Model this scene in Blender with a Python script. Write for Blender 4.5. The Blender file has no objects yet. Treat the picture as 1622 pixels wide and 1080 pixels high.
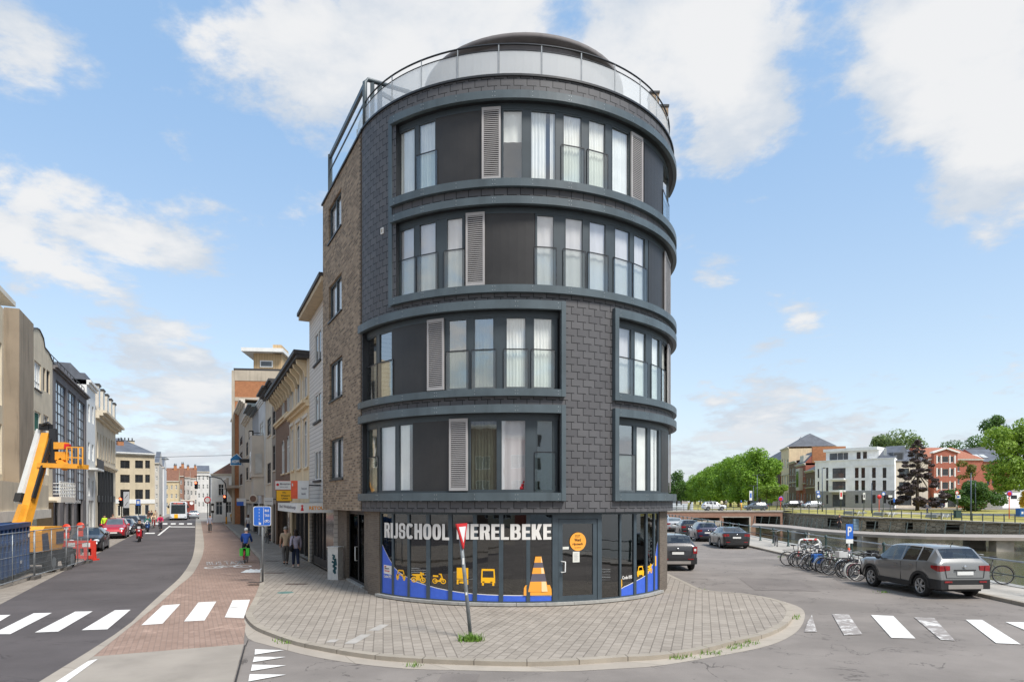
import bpy, bmesh, math, random
from math import sin, cos, pi, sqrt, atan2, radians as RAD
from mathutils import Vector, Matrix
random.seed(7)
S = bpy.context.scene
COL = S.collection
# ---------------------------------------------------------------- camera
F, CX, HZ, CZ = 1050.0, 811.0, 794.0, 3.08      # focal length / principal point in photo pixels, eye height
cam = bpy.data.objects.new('camera', bpy.data.cameras.new('camera'))
COL.objects.link(cam)
cam.location = (0, 0, CZ)
cam.rotation_euler = (RAD(90), 0, 0)
cam.data.lens = F / 1622 * 36
cam.data.shift_y = (HZ - 540) / 1622
cam.data.clip_end = 6000
S.camera = cam
# ---------------------------------------------------------------- light
S.view_settings.view_transform = 'Standard'
S.view_settings.look = 'None'
S.view_settings.exposure = 0.83
S.view_settings.gamma = 1
SUN = Vector((0.50, -0.52, 0.95)).normalized()
sd = bpy.data.lights.new('sun', 'SUN')
sd.energy = 2.5
sd.angle = RAD(15)
sd.color = (1, .965, .91)
so = bpy.data.objects.new('sun', sd)
COL.objects.link(so)
so.rotation_euler = SUN.to_track_quat('Z', 'Y').to_euler()


class G:
 """small node-graph writer"""
 def __init__(s, tree):
  s.t = tree
 def n(s, kind, props=None, **ins):
  nd = s.t.nodes.new(kind)
  for k, v in (props or {}).items():
   setattr(nd, k, v)
  for k, v in ins.items():
   key = k.replace('_', ' ')
   sk = nd.inputs[int(k[1:])] if k[0] == 'i' and k[1:].isdigit() else nd.inputs[key]
   s.set(sk, v)
  return nd
 def set(s, sk, v):
  if isinstance(v, bpy.types.NodeSocket):
   s.t.links.new(v, sk)
  elif isinstance(v, (tuple, list)) and len(v) == 3 and sk.type == 'RGBA':
   sk.default_value = (*v, 1)
  else:
   sk.default_value = v
 def m(s, op, a, b=None, c=None, clamp=False):
  nd = s.t.nodes.new('ShaderNodeMath')
  nd.operation = op
  nd.use_clamp = clamp
  for i, v in enumerate((a, b, c)):
   if v is not None:
    s.set(nd.inputs[i], v)
  return nd.outputs[0]
 def mix(s, fac, a, b, blend='MIX'):
  nd = s.t.nodes.new('ShaderNodeMix')
  nd.data_type = 'RGBA'
  nd.blend_type = blend
  s.set(nd.inputs[0], fac)
  s.set(nd.inputs[6], a)
  s.set(nd.inputs[7], b)
  return nd.outputs[2]
 def ramp(s, x, lo, hi):
  nd = s.t.nodes.new('ShaderNodeMapRange')
  nd.interpolation_type = 'SMOOTHSTEP'
  s.set(nd.inputs[0], x)
  nd.inputs[1].default_value = lo
  nd.inputs[2].default_value = hi
  return nd.outputs[0]
 def noise(s, vec, scale, detail=4, rough=.55, dist=0):
  return s.n('ShaderNodeTexNoise', None, Vector=vec, Scale=scale, Detail=detail, Roughness=rough, Distortion=dist).outputs['Fac']
 def sep(s, vec):
  return s.n('ShaderNodeSeparateXYZ', None, Vector=vec).outputs
 def comb(s, x, y, z=0.0):
  return s.n('ShaderNodeCombineXYZ', None, X=x, Y=y, Z=z).outputs[0]


# ---------------------------------------------------------------- sky
W = bpy.data.worlds.new('World')
S.world = W
W.use_nodes = True
g = G(W.node_tree)
bg = W.node_tree.nodes['Background']
sky = g.n('ShaderNodeTexSky', dict(sky_type='NISHITA', sun_disc=False, sun_elevation=math.asin(SUN.z),
   sun_rotation=atan2(SUN.x, SUN.y), altitude=0, air_density=1.0, dust_density=.7, ozone_density=2.2)).outputs[0]
dirn = g.n('ShaderNodeTexCoord').outputs['Generated']
dx, dy, dz = g.sep(dirn)
up = g.m('MAXIMUM', dz, 0.0)
den = g.m('ADD', up, .22)
plane = g.comb(g.m('DIVIDE', dx, den), g.m('DIVIDE', dy, den), g.m('MULTIPLY', up, .8))
shift = lambda v, t: g.n('ShaderNodeVectorMath', dict(operation='ADD'), i0=v, i1=t).outputs[0]
n1 = g.noise(plane, 2.6, 10, .62, .25)
n2 = g.noise(shift(plane, (3.1, 5.7, 1.3)), 7.5, 7, .6, .15)
n3 = g.noise(shift(plane, (7.3, 2.1, 4.0)), 3.2, 6, .55)
cov = g.m('MULTIPLY_ADD', g.m('SUBTRACT', n1, .5), 2.0, g.m('MULTIPLY', g.m('SUBTRACT', n2, .5), 1.1))
cov = g.m('SUBTRACT', cov, .17)
# banks of cloud in given directions of the sky (photo column/row of the direction), sigma in degrees, weight
BANKS = ((560, 60, 6, .50), (430, 60, 4.5, .42), (700, 30, 5, .4), (500, 140, 4, .35), (820, 10, 6, .45), (1010, 60, 6, .55), (1120, 110, 6, .55), (1220, 60, 4.5, .45), (1200, 160, 3.5, .3), (1420, 30, 5, .5), (1540, 60, 5, .55),
   (1600, 180, 4.6, .58), (1500, 130, 3.5, .34), (1570, 285, 3, .42), (1460, 110, 4, .35), (220, 350, 4, .44), (120, 390, 3.8, .46), (40, 340, 4, .46), (300, 380, 3.2, .36), (30, 420, 4, .34), (450, 370, 3, .26), (200, 545, 2.6, .44), (290, 575, 3.0, .52), (190, 640, 3, .25), (320, 650, 4, .3),
   (70, 95, 2.6, .40), (20, 90, 2.0, .24), (285, 222, 1.4, .36), (150, 120, 1.4, .26), (290, 60, 2.4, .30), (1140, 432, 1.8, .36), (1270, 478, 2.2, .42), (1170, 630, 3.4, .34), (1240, 620, 3, .24), (1380, 640, 5, .16),
   (1295, 90, 2.6, -.45), (905, 20, 2.0, -.25), (60, 470, 4, -.25), (170, 250, 4.5, -.3), (150, 30, 3.5, -.1), (1320, 400, 8, -.30), (1270, 270, 3.5, -.2), (400, 300, 4, -.15), (120, 490, 4, -.15), (410, 480, 4, -.2))
for bx, by, sig, wt in BANKS:
 d = Vector(((bx - CX) / F, 1, (HZ - by) / F)).normalized()
 dot = g.n('ShaderNodeVectorMath', dict(operation='DOT_PRODUCT'), i0=dirn, i1=tuple(d)).outputs['Value']
 e = g.m('EXPONENT', g.m('MULTIPLY', g.m('SUBTRACT', dot, 1.0), .7 / (1 - cos(RAD(sig)))))
 cov = g.m('MULTIPLY_ADD', e, wt * (.70 if wt > 0 else 1), cov)
behind = g.ramp(g.m('MULTIPLY', dy, -1.0), -.1, .6)
cov = g.m('MULTIPLY_ADD', behind, .42, cov)
low = g.m('SUBTRACT', 1.0, g.ramp(dz, 0.0, .20))
cov = g.m('MULTIPLY_ADD', low, .34, cov)
mask = g.ramp(cov, -.04, .34)
shade = g.ramp(g.m('ADD', cov, g.m('MULTIPLY', g.m('SUBTRACT', n3, .5), 2.4)), -.1, .75)
ccol = g.mix(shade, (3.6, 3.95, 4.4), (5.05, 5.05, 5.05))
ccol = g.mix(g.m('MULTIPLY', low, g.ramp(n3, .35, .65)), ccol, (3.7, 4.05, 4.5))
skyc = g.mix(1.0, sky, (2.05, 1.75, 1.52), 'MULTIPLY')
skyc = g.mix(.72, skyc, g.mix(g.ramp(dz, .02, .55), (3.1, 3.95, 4.75), (1.75, 3.0, 4.75)))
haze_c = g.mix(g.m('MULTIPLY', g.m('POWER', low, 2.0), .8), skyc, (4.1, 4.45, 4.8))
g.set(bg.inputs[0], g.mix(g.m('MULTIPLY', mask, .95), haze_c, ccol))
bg.inputs[1].default_value = .1

# ---------------------------------------------------------------- projecting from the survey of the photograph
def gp(x, y, z=0.0):
 """point of the level z seen at photo pixel (x, y)"""
 Y = F * (CZ - z) / (y - HZ)
 return Vector(((x - CX) * Y / F, Y, z))
def at(x, y, Y):
 return Vector(((x - CX) * Y / F, Y, CZ - (y - HZ) * Y / F))

# ---------------------------------------------------------------- materials
MATS = {}
def newmat(name):
 m = bpy.data.materials.new(name)
 m.use_nodes = True
 MATS[name] = m
 g = G(m.node_tree)
 b = m.node_tree.nodes['Principled BSDF']
 return m, g, b
def lin(r, g_, b):
 f = lambda c: (c / 255 / 12.92) if c <= 10 else ((c / 255 + .055) / 1.055) ** 2.4
 return (f(r), f(g_), f(b))
def mul(c, k):
 return tuple(min(1, x * k) for x in c)
def mat(name, col, rough=.6, metal=0.0, var=.12, vs=3.0, bump=0.0, bs=60.0, streak=0.0, coat=0.0, spec=.5, dirt=0.0):
 if name in MATS:
  return MATS[name]
 m, g, b = newmat(name)
 co = g.n('ShaderNodeTexCoord').outputs['Object']
 c = col
 if var:
  c = g.mix(g.ramp(g.noise(co, vs, 5), .3, .7), mul(col, 1 - var), mul(col, 1 + var))
 if streak:
  x, y, z = g.sep(co)
  sv = g.comb(g.m('MULTIPLY', x, 2.2), g.m('MULTIPLY', y, 2.2), g.m('MULTIPLY', z, .22))
  c = g.mix(g.m('MULTIPLY', g.ramp(g.noise(sv, 1.3, 6), .48, .75), streak), c, mul(col, .35))
 if dirt:
  c = g.mix(g.m('MULTIPLY', g.ramp(g.noise(co, .9, 8, .65), .5, .8), dirt), c, mul(col, .45))
 g.set(b.inputs['Base Color'], c)
 b.inputs['Roughness'].default_value = rough
 b.inputs['Metallic'].default_value = metal
 b.inputs['Specular IOR Level'].default_value = spec
 if coat:
  b.inputs['Coat Weight'].default_value = coat
  b.inputs['Coat Roughness'].default_value = .04
 if bump:
  bn = g.n('ShaderNodeBump', None, Strength=bump, Distance=.02, Height=g.noise(co, bs, 4))
  g.set(b.inputs['Normal'], bn.outputs[0])
 return m
def brickmat(name, c1, c2, mortar, bw=.22, bh=.075, ms=.012, rough=.85, var=.25, ground=False, rot=0.0, rot2=None, dirt=.3, off=.5, bump=.5, light=0.0):
 m, g, b = newmat(name)
 tc = g.n('ShaderNodeTexCoord')
 co = tc.outputs['Object']
 base = co if ground else tc.outputs['UV']
 def layer(r):
  v = g.n('ShaderNodeMapping', None, Vector=base, Rotation=(0, 0, RAD(r))).outputs[0]
  br = g.n('ShaderNodeTexBrick', dict(offset=off), Vector=v, Color1=c1, Color2=c2, Mortar=mortar, Scale=1.0)
  br.inputs['Mortar Size'].default_value = ms
  br.inputs['Mortar Smooth'].default_value = .15
  br.inputs['Bias'].default_value = -.1
  br.inputs['Brick Width'].default_value = bw
  br.inputs['Row Height'].default_value = bh
  return br.outputs[0], br.outputs[1]
 c, f = layer(rot)
 if rot2 is not None:
  c2_, f2 = layer(rot2)
  x, y, z = g.sep(co)
  side = g.m('GREATER_THAN', g.m('MULTIPLY_ADD', y, .02, x), -.75)
  c = g.mix(side, c, c2_)
  mx = g.n('ShaderNodeMix', None)
  g.set(mx.inputs[0], side); g.set(mx.inputs[2], f); g.set(mx.inputs[3], f2)
  f = mx.outputs[0]
 c = g.mix(var, c, g.mix(g.noise(co, 1.1 if ground else 2.0, 8, .65), mul(c1, .35), mul(c2, 1.7)))
 c = g.mix(g.m('MULTIPLY', g.ramp(g.noise(co, .55, 9, .7), .52, .8), dirt), c, mul(c1, .45))
 if light:
  c = g.mix(g.m('MULTIPLY', g.ramp(g.noise(co, .8, 9, .75, .4), .55, .75), light), c, mul(c2, 1.75))
 g.set(b.inputs['Base Color'], c)
 b.inputs['Roughness'].default_value = rough
 b.inputs['Specular IOR Level'].default_value = .25
 h = g.m('MULTIPLY_ADD', f, -1.0, g.m('MULTIPLY', g.noise(co, 90, 3), .35))
 bn = g.n('ShaderNodeBump', None, Strength=bump, Distance=.012, Height=h)
 g.set(b.inputs['Normal'], bn.outputs[0])
 return m
def glassmat(name, tint=(.9, .95, .93), refl=(1, 1, 1), ior=1.55, base=.0, basecol=(.02, .02, .02)):
 """clear window glass: fresnel reflection over a see-through pane"""
 m, g, b = newmat(name)
 nt = m.node_tree
 nt.nodes.remove(b)
 fr = g.n('ShaderNodeFresnel', None, IOR=ior).outputs[0]
 bf = g.n('ShaderNodeNewGeometry').outputs['Backfacing']
 fac = g.m('MULTIPLY', g.m('MULTIPLY_ADD', fr, 1.0, base, clamp=True), g.m('SUBTRACT', 1.0, bf))
 co = g.n('ShaderNodeTexCoord').outputs['Object']
 bn = g.n('ShaderNodeBump', None, Strength=.05, Distance=.02, Height=g.noise(co, 1.4, 2)).outputs[0]
 tr = g.n('ShaderNodeBsdfTransparent', None, Color=tint).outputs[0]
 gl = g.n('ShaderNodeBsdfGlossy', None, Color=refl, Roughness=.015, Normal=bn).outputs[0]
 mx = g.n('ShaderNodeMixShader', None)
 g.set(mx.inputs[0], fac); g.set(mx.inputs[1], tr); g.set(mx.inputs[2], gl)
 g.set(nt.nodes['Material Output'].inputs[0], mx.outputs[0])
 return m
def emit(name, col, k):
 m, g, b = newmat(name)
 g.set(b.inputs['Base Color'], mul(col, .5))
 g.set(b.inputs['Emission Color'], col)
 b.inputs['Emission Strength'].default_value = k
 return m

# ---------------------------------------------------------------- mesh builder
class MB:
 def __init__(s):
  s.v, s.f, s.m, s.uv, s.sm = [], [], [], [], []
 def face(s, pts, m=0, uv=None, sm=False):
  i = len(s.v)
  s.v += [tuple(p) for p in pts]
  s.f.append(tuple(range(i, i + len(pts)))); s.m.append(m); s.uv.append(uv); s.sm.append(sm)
 def grid(s, rows, m=0, closed=False, sm=True, cap0=False, cap1=False, fm=None, uvs=None):
  """rows of equal length; closed joins the last column to the first; fm(i, j) may give a material"""
  i0 = len(s.v); n = len(rows[0])
  for r in rows:
   s.v += [tuple(p) for p in r]
  for i in range(len(rows) - 1):
   for j in range(n if closed else n - 1):
    k = (j + 1) % n
    mm = fm(i, j) if fm else m
    if mm is None:
     continue
    s.f.append((i0 + i * n + j, i0 + i * n + k, i0 + (i + 1) * n + k, i0 + (i + 1) * n + j))
    s.m.append(mm); s.sm.append(sm)
    s.uv.append([uvs[i][j], uvs[i][k], uvs[i + 1][k], uvs[i + 1][j]] if uvs else None)
  if cap0:
   s.f.append(tuple(i0 + j for j in reversed(range(n)))); s.m.append(m); s.uv.append(None); s.sm.append(False)
  if cap1:
   b = i0 + (len(rows) - 1) * n
   s.f.append(tuple(b + j for j in range(n))); s.m.append(m); s.uv.append(None); s.sm.append(False)
 def box(s, x0, x1, y0, y1, z0, z1, m=0, M=None):
  p = [Vector((x, y, z)) for z in (z0, z1) for y in (y0, y1) for x in (x0, x1)]
  if M is not None:
   p = [M @ q for q in p]
  i = len(s.v)
  s.v += [tuple(q) for q in p]
  for f in ((0, 2, 3, 1), (4, 5, 7, 6), (0, 1, 5, 4), (2, 6, 7, 3), (0, 4, 6, 2), (1, 3, 7, 5)):
   s.f.append(tuple(i + k for k in f)); s.m.append(m); s.uv.append(None); s.sm.append(False)
 def bar(s, a, b, w, h=None, m=0, up=(0, 0, 1)):
  """rectangular bar from a to b"""
  a, b = Vector(a), Vector(b)
  h = w if h is None else h
  d = (b - a)
  L = d.length
  if L < 1e-6:
   return
  d /= L
  u = Vector(up)
  if abs(d.dot(u)) > .98:
   u = Vector((0, 1, 0))
  x = d.cross(u).normalized()
  y = x.cross(d).normalized()
  M = Matrix((( x.x, d.x, y.x, a.x), (x.y, d.y, y.y, a.y), (x.z, d.z, y.z, a.z), (0, 0, 0, 1)))
  s.box(-w / 2, w / 2, 0, L, -h / 2, h / 2, m, M)
 def tube(s, path, r, n=8, m=0, caps=True, closed=False):
  path = [Vector(p) for p in path]
  rows = []
  k = len(path)
  prev = None
  for i, p in enumerate(path):
   a = path[(i - 1) % k] if (closed or i > 0) else p
   b = path[(i + 1) % k] if (closed or i < k - 1) else p
   t = (b - a).normalized()
   if prev is None:
    u = Vector((0, 0, 1)) if abs(t.z) < .9 else Vector((1, 0, 0))
   else:
    u = prev
   x = t.cross(u)
   if x.length < 1e-5:
    x = t.cross(Vector((.3, 1, .2)))
   x.normalize()
   y = x.cross(t).normalized()
   prev = y
   rr = r[i] if isinstance(r, (list, tuple)) else r
   rows.append([p + x * (cos(2 * pi * j / n) * rr) + y * (sin(2 * pi * j / n) * rr) for j in range(n)])
  if closed:
   rows.append(rows[0])
  s.grid(rows, m, True, True, caps and not closed, caps and not closed)
 def lathe(s, prof, n=16, m=0, M=None, a0=0, a1=2 * pi, fm=None):
  """prof: list of (r, z) turned about z"""
  full = abs(a1 - a0 - 2 * pi) < 1e-6
  cols = n if full else n + 1
  rows = []
  for r, z in prof:
   row = [Vector((r * cos(a0 + (a1 - a0) * j / n), r * sin(a0 + (a1 - a0) * j / n), z)) for j in range(cols)]
   rows.append([M @ p for p in row] if M is not None else row)
  s.grid(rows, m, full, True, fm=fm)
 def prism(s, poly, z0, z1, m=0, M=None, ms=None):
  """polygon (x, y) extruded along z"""
  lo = [Vector((x, y, z0)) for x, y in poly]; hi = [Vector((x, y, z1)) for x, y in poly]
  if M is not None:
   lo = [M @ p for p in lo]; hi = [M @ p for p in hi]
  ms = m if ms is None else ms
  s.face(list(reversed(lo)), m); s.face(hi, m)
  n = len(poly)
  for i in range(n):
   k = (i + 1) % n
   s.face([lo[i], lo[k], hi[k], hi[i]], ms)
 def ball(s, c, r, n=10, m=0, sz=1.0, M=None):
  rows = []
  for i in range(n // 2 + 1):
   a = -pi / 2 + pi * i / (n // 2)
   rows.append([Vector(c) + Vector((cos(a) * cos(2 * pi * j / n) * r, cos(a) * sin(2 * pi * j / n) * r, sin(a) * r * sz)) for j in range(n)])
  if M is not None:
   rows = [[M @ p for p in q] for q in rows]
  s.grid(rows, m, True, True)
 def build(s, name, mats, parent=None, loc=None, smooth_angle=None):
  me = bpy.data.meshes.new(name)
  me.from_pydata(s.v, [], s.f)
  if not isinstance(mats, (list, tuple)):
   mats = [mats]
  for m in mats:
   me.materials.append(m)
  me.polygons.foreach_set('material_index', s.m)
  me.polygons.foreach_set('use_smooth', s.sm)
  uvl = me.uv_layers.new(name='UVMap').data
  vs = me.vertices
  for p, cu in zip(me.polygons, s.uv):
   if cu is not None:
    for li, c in zip(p.loop_indices, cu):
     uvl[li].uv = c
   else:
    n = p.normal
    for li in p.loop_indices:
     co = vs[me.loops[li].vertex_index].co
     if abs(n.z) > .75:
      uvl[li].uv = (co.x, co.y)
     elif abs(n.x) > abs(n.y):
      uvl[li].uv = (co.y, co.z)
     else:
      uvl[li].uv = (co.x, co.z)
  if smooth_angle is not None:
   me.set_sharp_from_angle(angle=RAD(smooth_angle))
  o = bpy.data.objects.new(name, me)
  COL.objects.link(o)
  if parent is not None:
   o.parent = parent
  if loc is not None:
   o.location = loc
  return o
def tag(o, label, cat, group=None):
 o['label'] = label
 o['category'] = cat
 if group:
  o['group'] = group
 return o
def thing(name, label, cat, loc=(0, 0, 0), rz=0.0, group=None):
 o = bpy.data.objects.new(name, None)
 o.empty_display_size = .2
 COL.objects.link(o)
 o.location = loc
 o.rotation_euler = (0, 0, rz)
 return tag(o, label, cat, group)
def structure(o, kind='structure'):
 o['kind'] = kind
 return o
def dup(root, loc=None, rz=None, label=None, group=None, scale=None):
 r = root.copy()
 COL.objects.link(r)
 if loc is not None:
  r.location = loc
 if rz is not None:
  r.rotation_euler = (0, 0, rz)
 if label:
  r['label'] = label
 if group:
  r['group'] = group
 if scale is not None:
  r.scale = (scale,) * 3
 def rec(a, b):
  for ch in list(a.children):
   c = ch.copy()
   COL.objects.link(c)
   c.parent = b
   rec(ch, c)
 rec(root, r)
 return r
def textmesh(txt, bold=0.0, align='LEFT', spacing=1.0):
 """vertices and faces of a line of lettering, 1 unit high capitals, starting at x=0"""
 cu = bpy.data.curves.new('lettering', 'FONT')
 cu.body = txt
 cu.fill_mode = 'FRONT'
 cu.offset = bold
 cu.resolution_u = 3
 cu.space_character = spacing
 o = bpy.data.objects.new('lettering', cu)
 COL.objects.link(o)
 dg = bpy.context.evaluated_depsgraph_get()
 me = bpy.data.meshes.new_from_object(o.evaluated_get(dg))
 vs = [v.co.copy() for v in me.vertices]
 fs = [tuple(p.vertices) for p in me.polygons]
 bpy.data.objects.remove(o)
 bpy.data.curves.remove(cu)
 bpy.data.meshes.remove(me)
 x0 = min(v.x for v in vs); x1 = max(v.x for v in vs)
 y0 = min(v.y for v in vs); y1 = max(v.y for v in vs)
 return vs, fs, (x0, x1, y0, y1)
def lettering(mb, txt, fn, u0, u1, v0, v1, m=0, bold=.0, spacing=1.0, maxw=None):
 """lay a line of text into the rectangle u0..u1 x v0..v1; fn(u, v) maps it into space"""
 vs, fs, (x0, x1, y0, y1) = textmesh(txt, bold, spacing=spacing)
 P = [fn(u0 + (v.x - x0) / (x1 - x0) * (u1 - u0), v0 + (v.y - y0) / (y1 - y0) * (v1 - v0)) for v in vs]
 i = len(mb.v)
 mb.v += [tuple(p) for p in P]
 for f in fs:
  mb.f.append(tuple(i + k for k in f)); mb.m.append(m); mb.uv.append(None); mb.sm.append(False)
def holed(mb, fn, us, vs, holes, rev=.15, inward=None, m=0, mr=None, ustep=None, uvs=True):
 """a wall sheet fn(u, v, d) (d = depth inwards) with rectangular holes (u0, u1, v0, v1) and reveals of depth rev"""
 U = set(us); V = set(vs)
 for a, b, c, d in holes:
  U |= {a, b}; V |= {c, d}
 if ustep:
  lo, hi = min(us), max(us)
  k = int((hi - lo) / ustep) + 1
  U |= {lo + (hi - lo) * i / k for i in range(k + 1)}
 U = sorted(u for u in U if min(us) - 1e-6 <= u <= max(us) + 1e-6)
 V = sorted(v for v in V if min(vs) - 1e-6 <= v <= max(vs) + 1e-6)
 mr = m if mr is None else mr
 for a, b in zip(U, U[1:]):
  if b - a < 1e-6:
   continue
  for c, d in zip(V, V[1:]):
   um, vm = (a + b) / 2, (c + d) / 2
   if any(h[0] < um < h[1] and h[2] < vm < h[3] for h in holes):
    continue
   mb.face([fn(a, c, 0), fn(b, c, 0), fn(b, d, 0), fn(a, d, 0)], m, [(a, c), (b, c), (b, d), (a, d)] if uvs else None)
  for h in holes:
   if h[0] - 1e-6 <= a and b <= h[1] + 1e-6:
    mb.face([fn(a, h[2], 0), fn(a, h[2], rev), fn(b, h[2], rev), fn(b, h[2], 0)], mr, [(a, h[2]), (a, h[2] + rev), (b, h[2] + rev), (b, h[2])] if uvs else None)
    mb.face([fn(a, h[3], 0), fn(b, h[3], 0), fn(b, h[3], rev), fn(a, h[3], rev)], mr, [(a, h[3]), (b, h[3]), (b, h[3] + rev), (a, h[3] + rev)] if uvs else None)
 for h in holes:
  a, b, c, d = h
  mb.face([fn(a, c, 0), fn(a, d, 0), fn(a, d, rev), fn(a, c, rev)], mr, [(a, c), (a, d), (a + rev, d), (a + rev, c)] if uvs else None)
  mb.face([fn(b, c, 0), fn(b, c, rev), fn(b, d, rev), fn(b, d, 0)], mr, [(b, c), (b + rev, c), (b + rev, d), (b, d)] if uvs else None)
# ---------------------------------------------------------------- shared materials
STEEL = mat('blue_grey_aluminium', lin(80, 91, 96), .42, 0, .14, 1.2, .05, 300, streak=.35)
FRAME = mat('window_frame_grey', lin(62, 71, 76), .45, 0, .08, 2, 0)
FRAMED = mat('door_frame_grey', lin(64, 75, 82), .42, 0, .12, 3, .08, 250)
PANEL = mat('dark_facade_panel', lin(46, 44, 43), .45, 0, .16, 1.2, .12, 220, dirt=.2)
LOUVRE = mat('louvre_grey', lin(172, 168, 166), .5, 0, .06, 2)
LOUVRED = mat('louvre_slot', lin(54, 52, 52), .8, 0, 0)
ZINC = mat('zinc_cladding', lin(112, 107, 106), .72, .0, .14, .8, .05, 40, streak=.3)
DARK = mat('black_metal', lin(38, 40, 43), .45, .0, .1, 4)
GALV = mat('galvanised_steel', lin(150, 155, 158), .42, .35, .14, 6, .05, 80)
INTER = mat('room_wall', lin(150, 146, 140), .9, 0, .05)
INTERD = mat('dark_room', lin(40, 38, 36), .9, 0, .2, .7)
CURT = mat('white_curtain', lin(240, 240, 238), .9, 0, .05, 2)
BLIND = mat('pale_blind', lin(214, 210, 214), .9, 0, .04, 1)
CURTB = mat('beige_curtain', lin(176, 166, 150), .9, 0, .10, 3)
GLASS = glassmat('window_glass_clear', (.98, .99, .98), base=.16)
GLASS2 = glassmat('window_glass_reflecting', (.74, .79, .77), base=.30)
GLASSS = glassmat('shop_glass', (.36, .37, .37), base=.09)
GLASSB = glassmat('balustrade_glass', (.95, .97, .96), base=.06)
GLASSF, g, b = newmat('frosted_glass')
g.set(b.inputs['Base Color'], (.80, .82, .83))
b.inputs['Roughness'].default_value = .18
mx = g.n('ShaderNodeMixShader', None)
g.set(mx.inputs[0], .42); g.set(mx.inputs[1], g.n('ShaderNodeBsdfTransparent', None, Color=(.96, .97, .97)).outputs[0]); g.set(mx.inputs[2], b.outputs[0])
g.set(GLASSF.node_tree.nodes['Material Output'].inputs[0], mx.outputs[0])
STONE = mat('blue_stone', lin(158, 156, 150), .75, 0, .14, 4, .25, 80, dirt=.35)
CONC = mat('concrete_pale', lin(172, 165, 154), .85, 0, .14, 1.2, .3, 60, dirt=.4)
WHITE = mat('white_paint', lin(226, 226, 222), .55, 0, .05, 2, dirt=.12)
VINYL = mat('white_vinyl', lin(224, 220, 214), .5, 0, .03)
VBLUE = mat('blue_vinyl', lin(62, 100, 204), .45, 0, .05, 8)
VYEL = mat('yellow_vinyl', lin(250, 186, 24), .5, 0, .04)
VORG = mat('orange_vinyl', lin(246, 166, 62), .5, 0, .04)
VGREY = mat('grey_vinyl', lin(96, 92, 104), .5, 0, .05)
VBLACK = mat('black_vinyl', lin(30, 28, 28), .5, 0, 0)
VRED = mat('red_vinyl', lin(206, 40, 40), .5, 0, 0)
BRICKG = brickmat('grey_brown_brick', lin(84, 70, 58), lin(184, 160, 134), lin(150, 140, 126), .27, .09, .014, var=.28, dirt=.3, bump=1.0)
BRICKD = brickmat('dark_brown_brick', lin(96, 86, 76), lin(124, 112, 100), lin(120, 114, 106), .21, .06, .009, var=.35, dirt=.25, bump=.9)

def slatemat():
 """rectangular fibre-cement slates hung in half bond, a dark joint down one side and under most of each slate"""
 m, g, b = newmat('fibre_cement_slate')
 tc = g.n('ShaderNodeTexCoord')
 u, v, _ = g.sep(tc.outputs['UV'])
 row = g.m('FLOOR', g.m('DIVIDE', v, .205))
 fv = g.m('FRACT', g.m('DIVIDE', v, .205))
 uu = g.m('MULTIPLY_ADD', row, .5, g.m('DIVIDE', u, .37))
 fu = g.m('FRACT', uu)
 cell = g.comb(g.m('FLOOR', uu), row)
 rnd = g.n('ShaderNodeTexWhiteNoise', None, Vector=cell).outputs[0]
 vert = g.m('LESS_THAN', fu, .055)
 hor = g.m('MULTIPLY', g.m('LESS_THAN', fv, .12), g.m('LESS_THAN', fu, .76))
 joint = g.m('MAXIMUM', vert, hor)
 co = tc.outputs['Object']
 base = g.mix(rnd, lin(72, 71, 74), lin(92, 91, 93))
 base = g.mix(.35, base, g.mix(g.noise(co, 2.5, 8, .7), lin(56, 56, 60), lin(108, 106, 106)))
 base = g.mix(g.m('MULTIPLY', g.ramp(g.noise(co, 180, 2), .55, .8), .25), base, lin(120, 118, 116))
 g.set(b.inputs['Base Color'], g.mix(joint, base, lin(16, 16, 18)))
 b.inputs['Roughness'].default_value = .62
 h = g.m('ADD', g.m('MULTIPLY', g.m('SUBTRACT', 1.0, joint), 1.0), g.m('ADD', g.m('MULTIPLY', fv, -.6), g.m('MULTIPLY', g.noise(co, 120, 3), .22)))
 bn = g.n('ShaderNodeBump', None, Strength=.55, Distance=.02, Height=h)
 g.set(b.inputs['Normal'], bn.outputs[0])
 return m
SLATE = slatemat()

# ---------------------------------------------------------------- the round corner building
CB = Vector((.042, 24.35, 0))
RT = 5.70
def ang(x, r=RT):
 """angle on the drum (0 towards the street corner) of photo column x"""
 t = (x - CX) / F
 a = 1 + t * t; b = -2 * (t * CB.x + CB.y); c = CB.x ** 2 + CB.y ** 2 - r * r
 D = max(b * b - 4 * a * c, 0)
 Y = (-b - sqrt(D)) / (2 * a)
 return atan2(t * Y - CB.x, CB.y - Y)
def dr(a, r, z):
 return Vector((CB.x + r * sin(a), CB.y - r * cos(a), z))
def sp(x, y, r):
 a = ang(x, r)
 Y = CB.y - r * cos(a)
 return a, CZ + (HZ - y) * Y / F
def arcbox(mb, a0, a1, r0, r1, z0, z1, m=0, seg=None, mtop=None):
 n = seg or max(1, int(abs(a1 - a0) / RAD(2.5)) + 1)
 A = [a0 + (a1 - a0) * i / n for i in range(n + 1)]
 rows = [[dr(a, r1, z0), dr(a, r1, z1), dr(a, r0, z1), dr(a, r0, z0)] for a in A]
 uv = [[(a * r1, z0), (a * r1, z1), (a * r1, z1 + r1 - r0), (a * r1, z0)] for a in A]
 i0 = len(mb.v)
 for i in range(n):
  p, q = rows[i], rows[i + 1]
  pu, qu = uv[i], uv[i + 1]
  for j in range(4):
   k = (j + 1) % 4
   mb.face([p[j], q[j], q[k], p[k]], m if j != 1 or mtop is None else mtop, [pu[j], qu[j], qu[k], pu[k]], sm=False)
 mb.face(list(reversed(rows[0])), m); mb.face(rows[-1], m)

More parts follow.
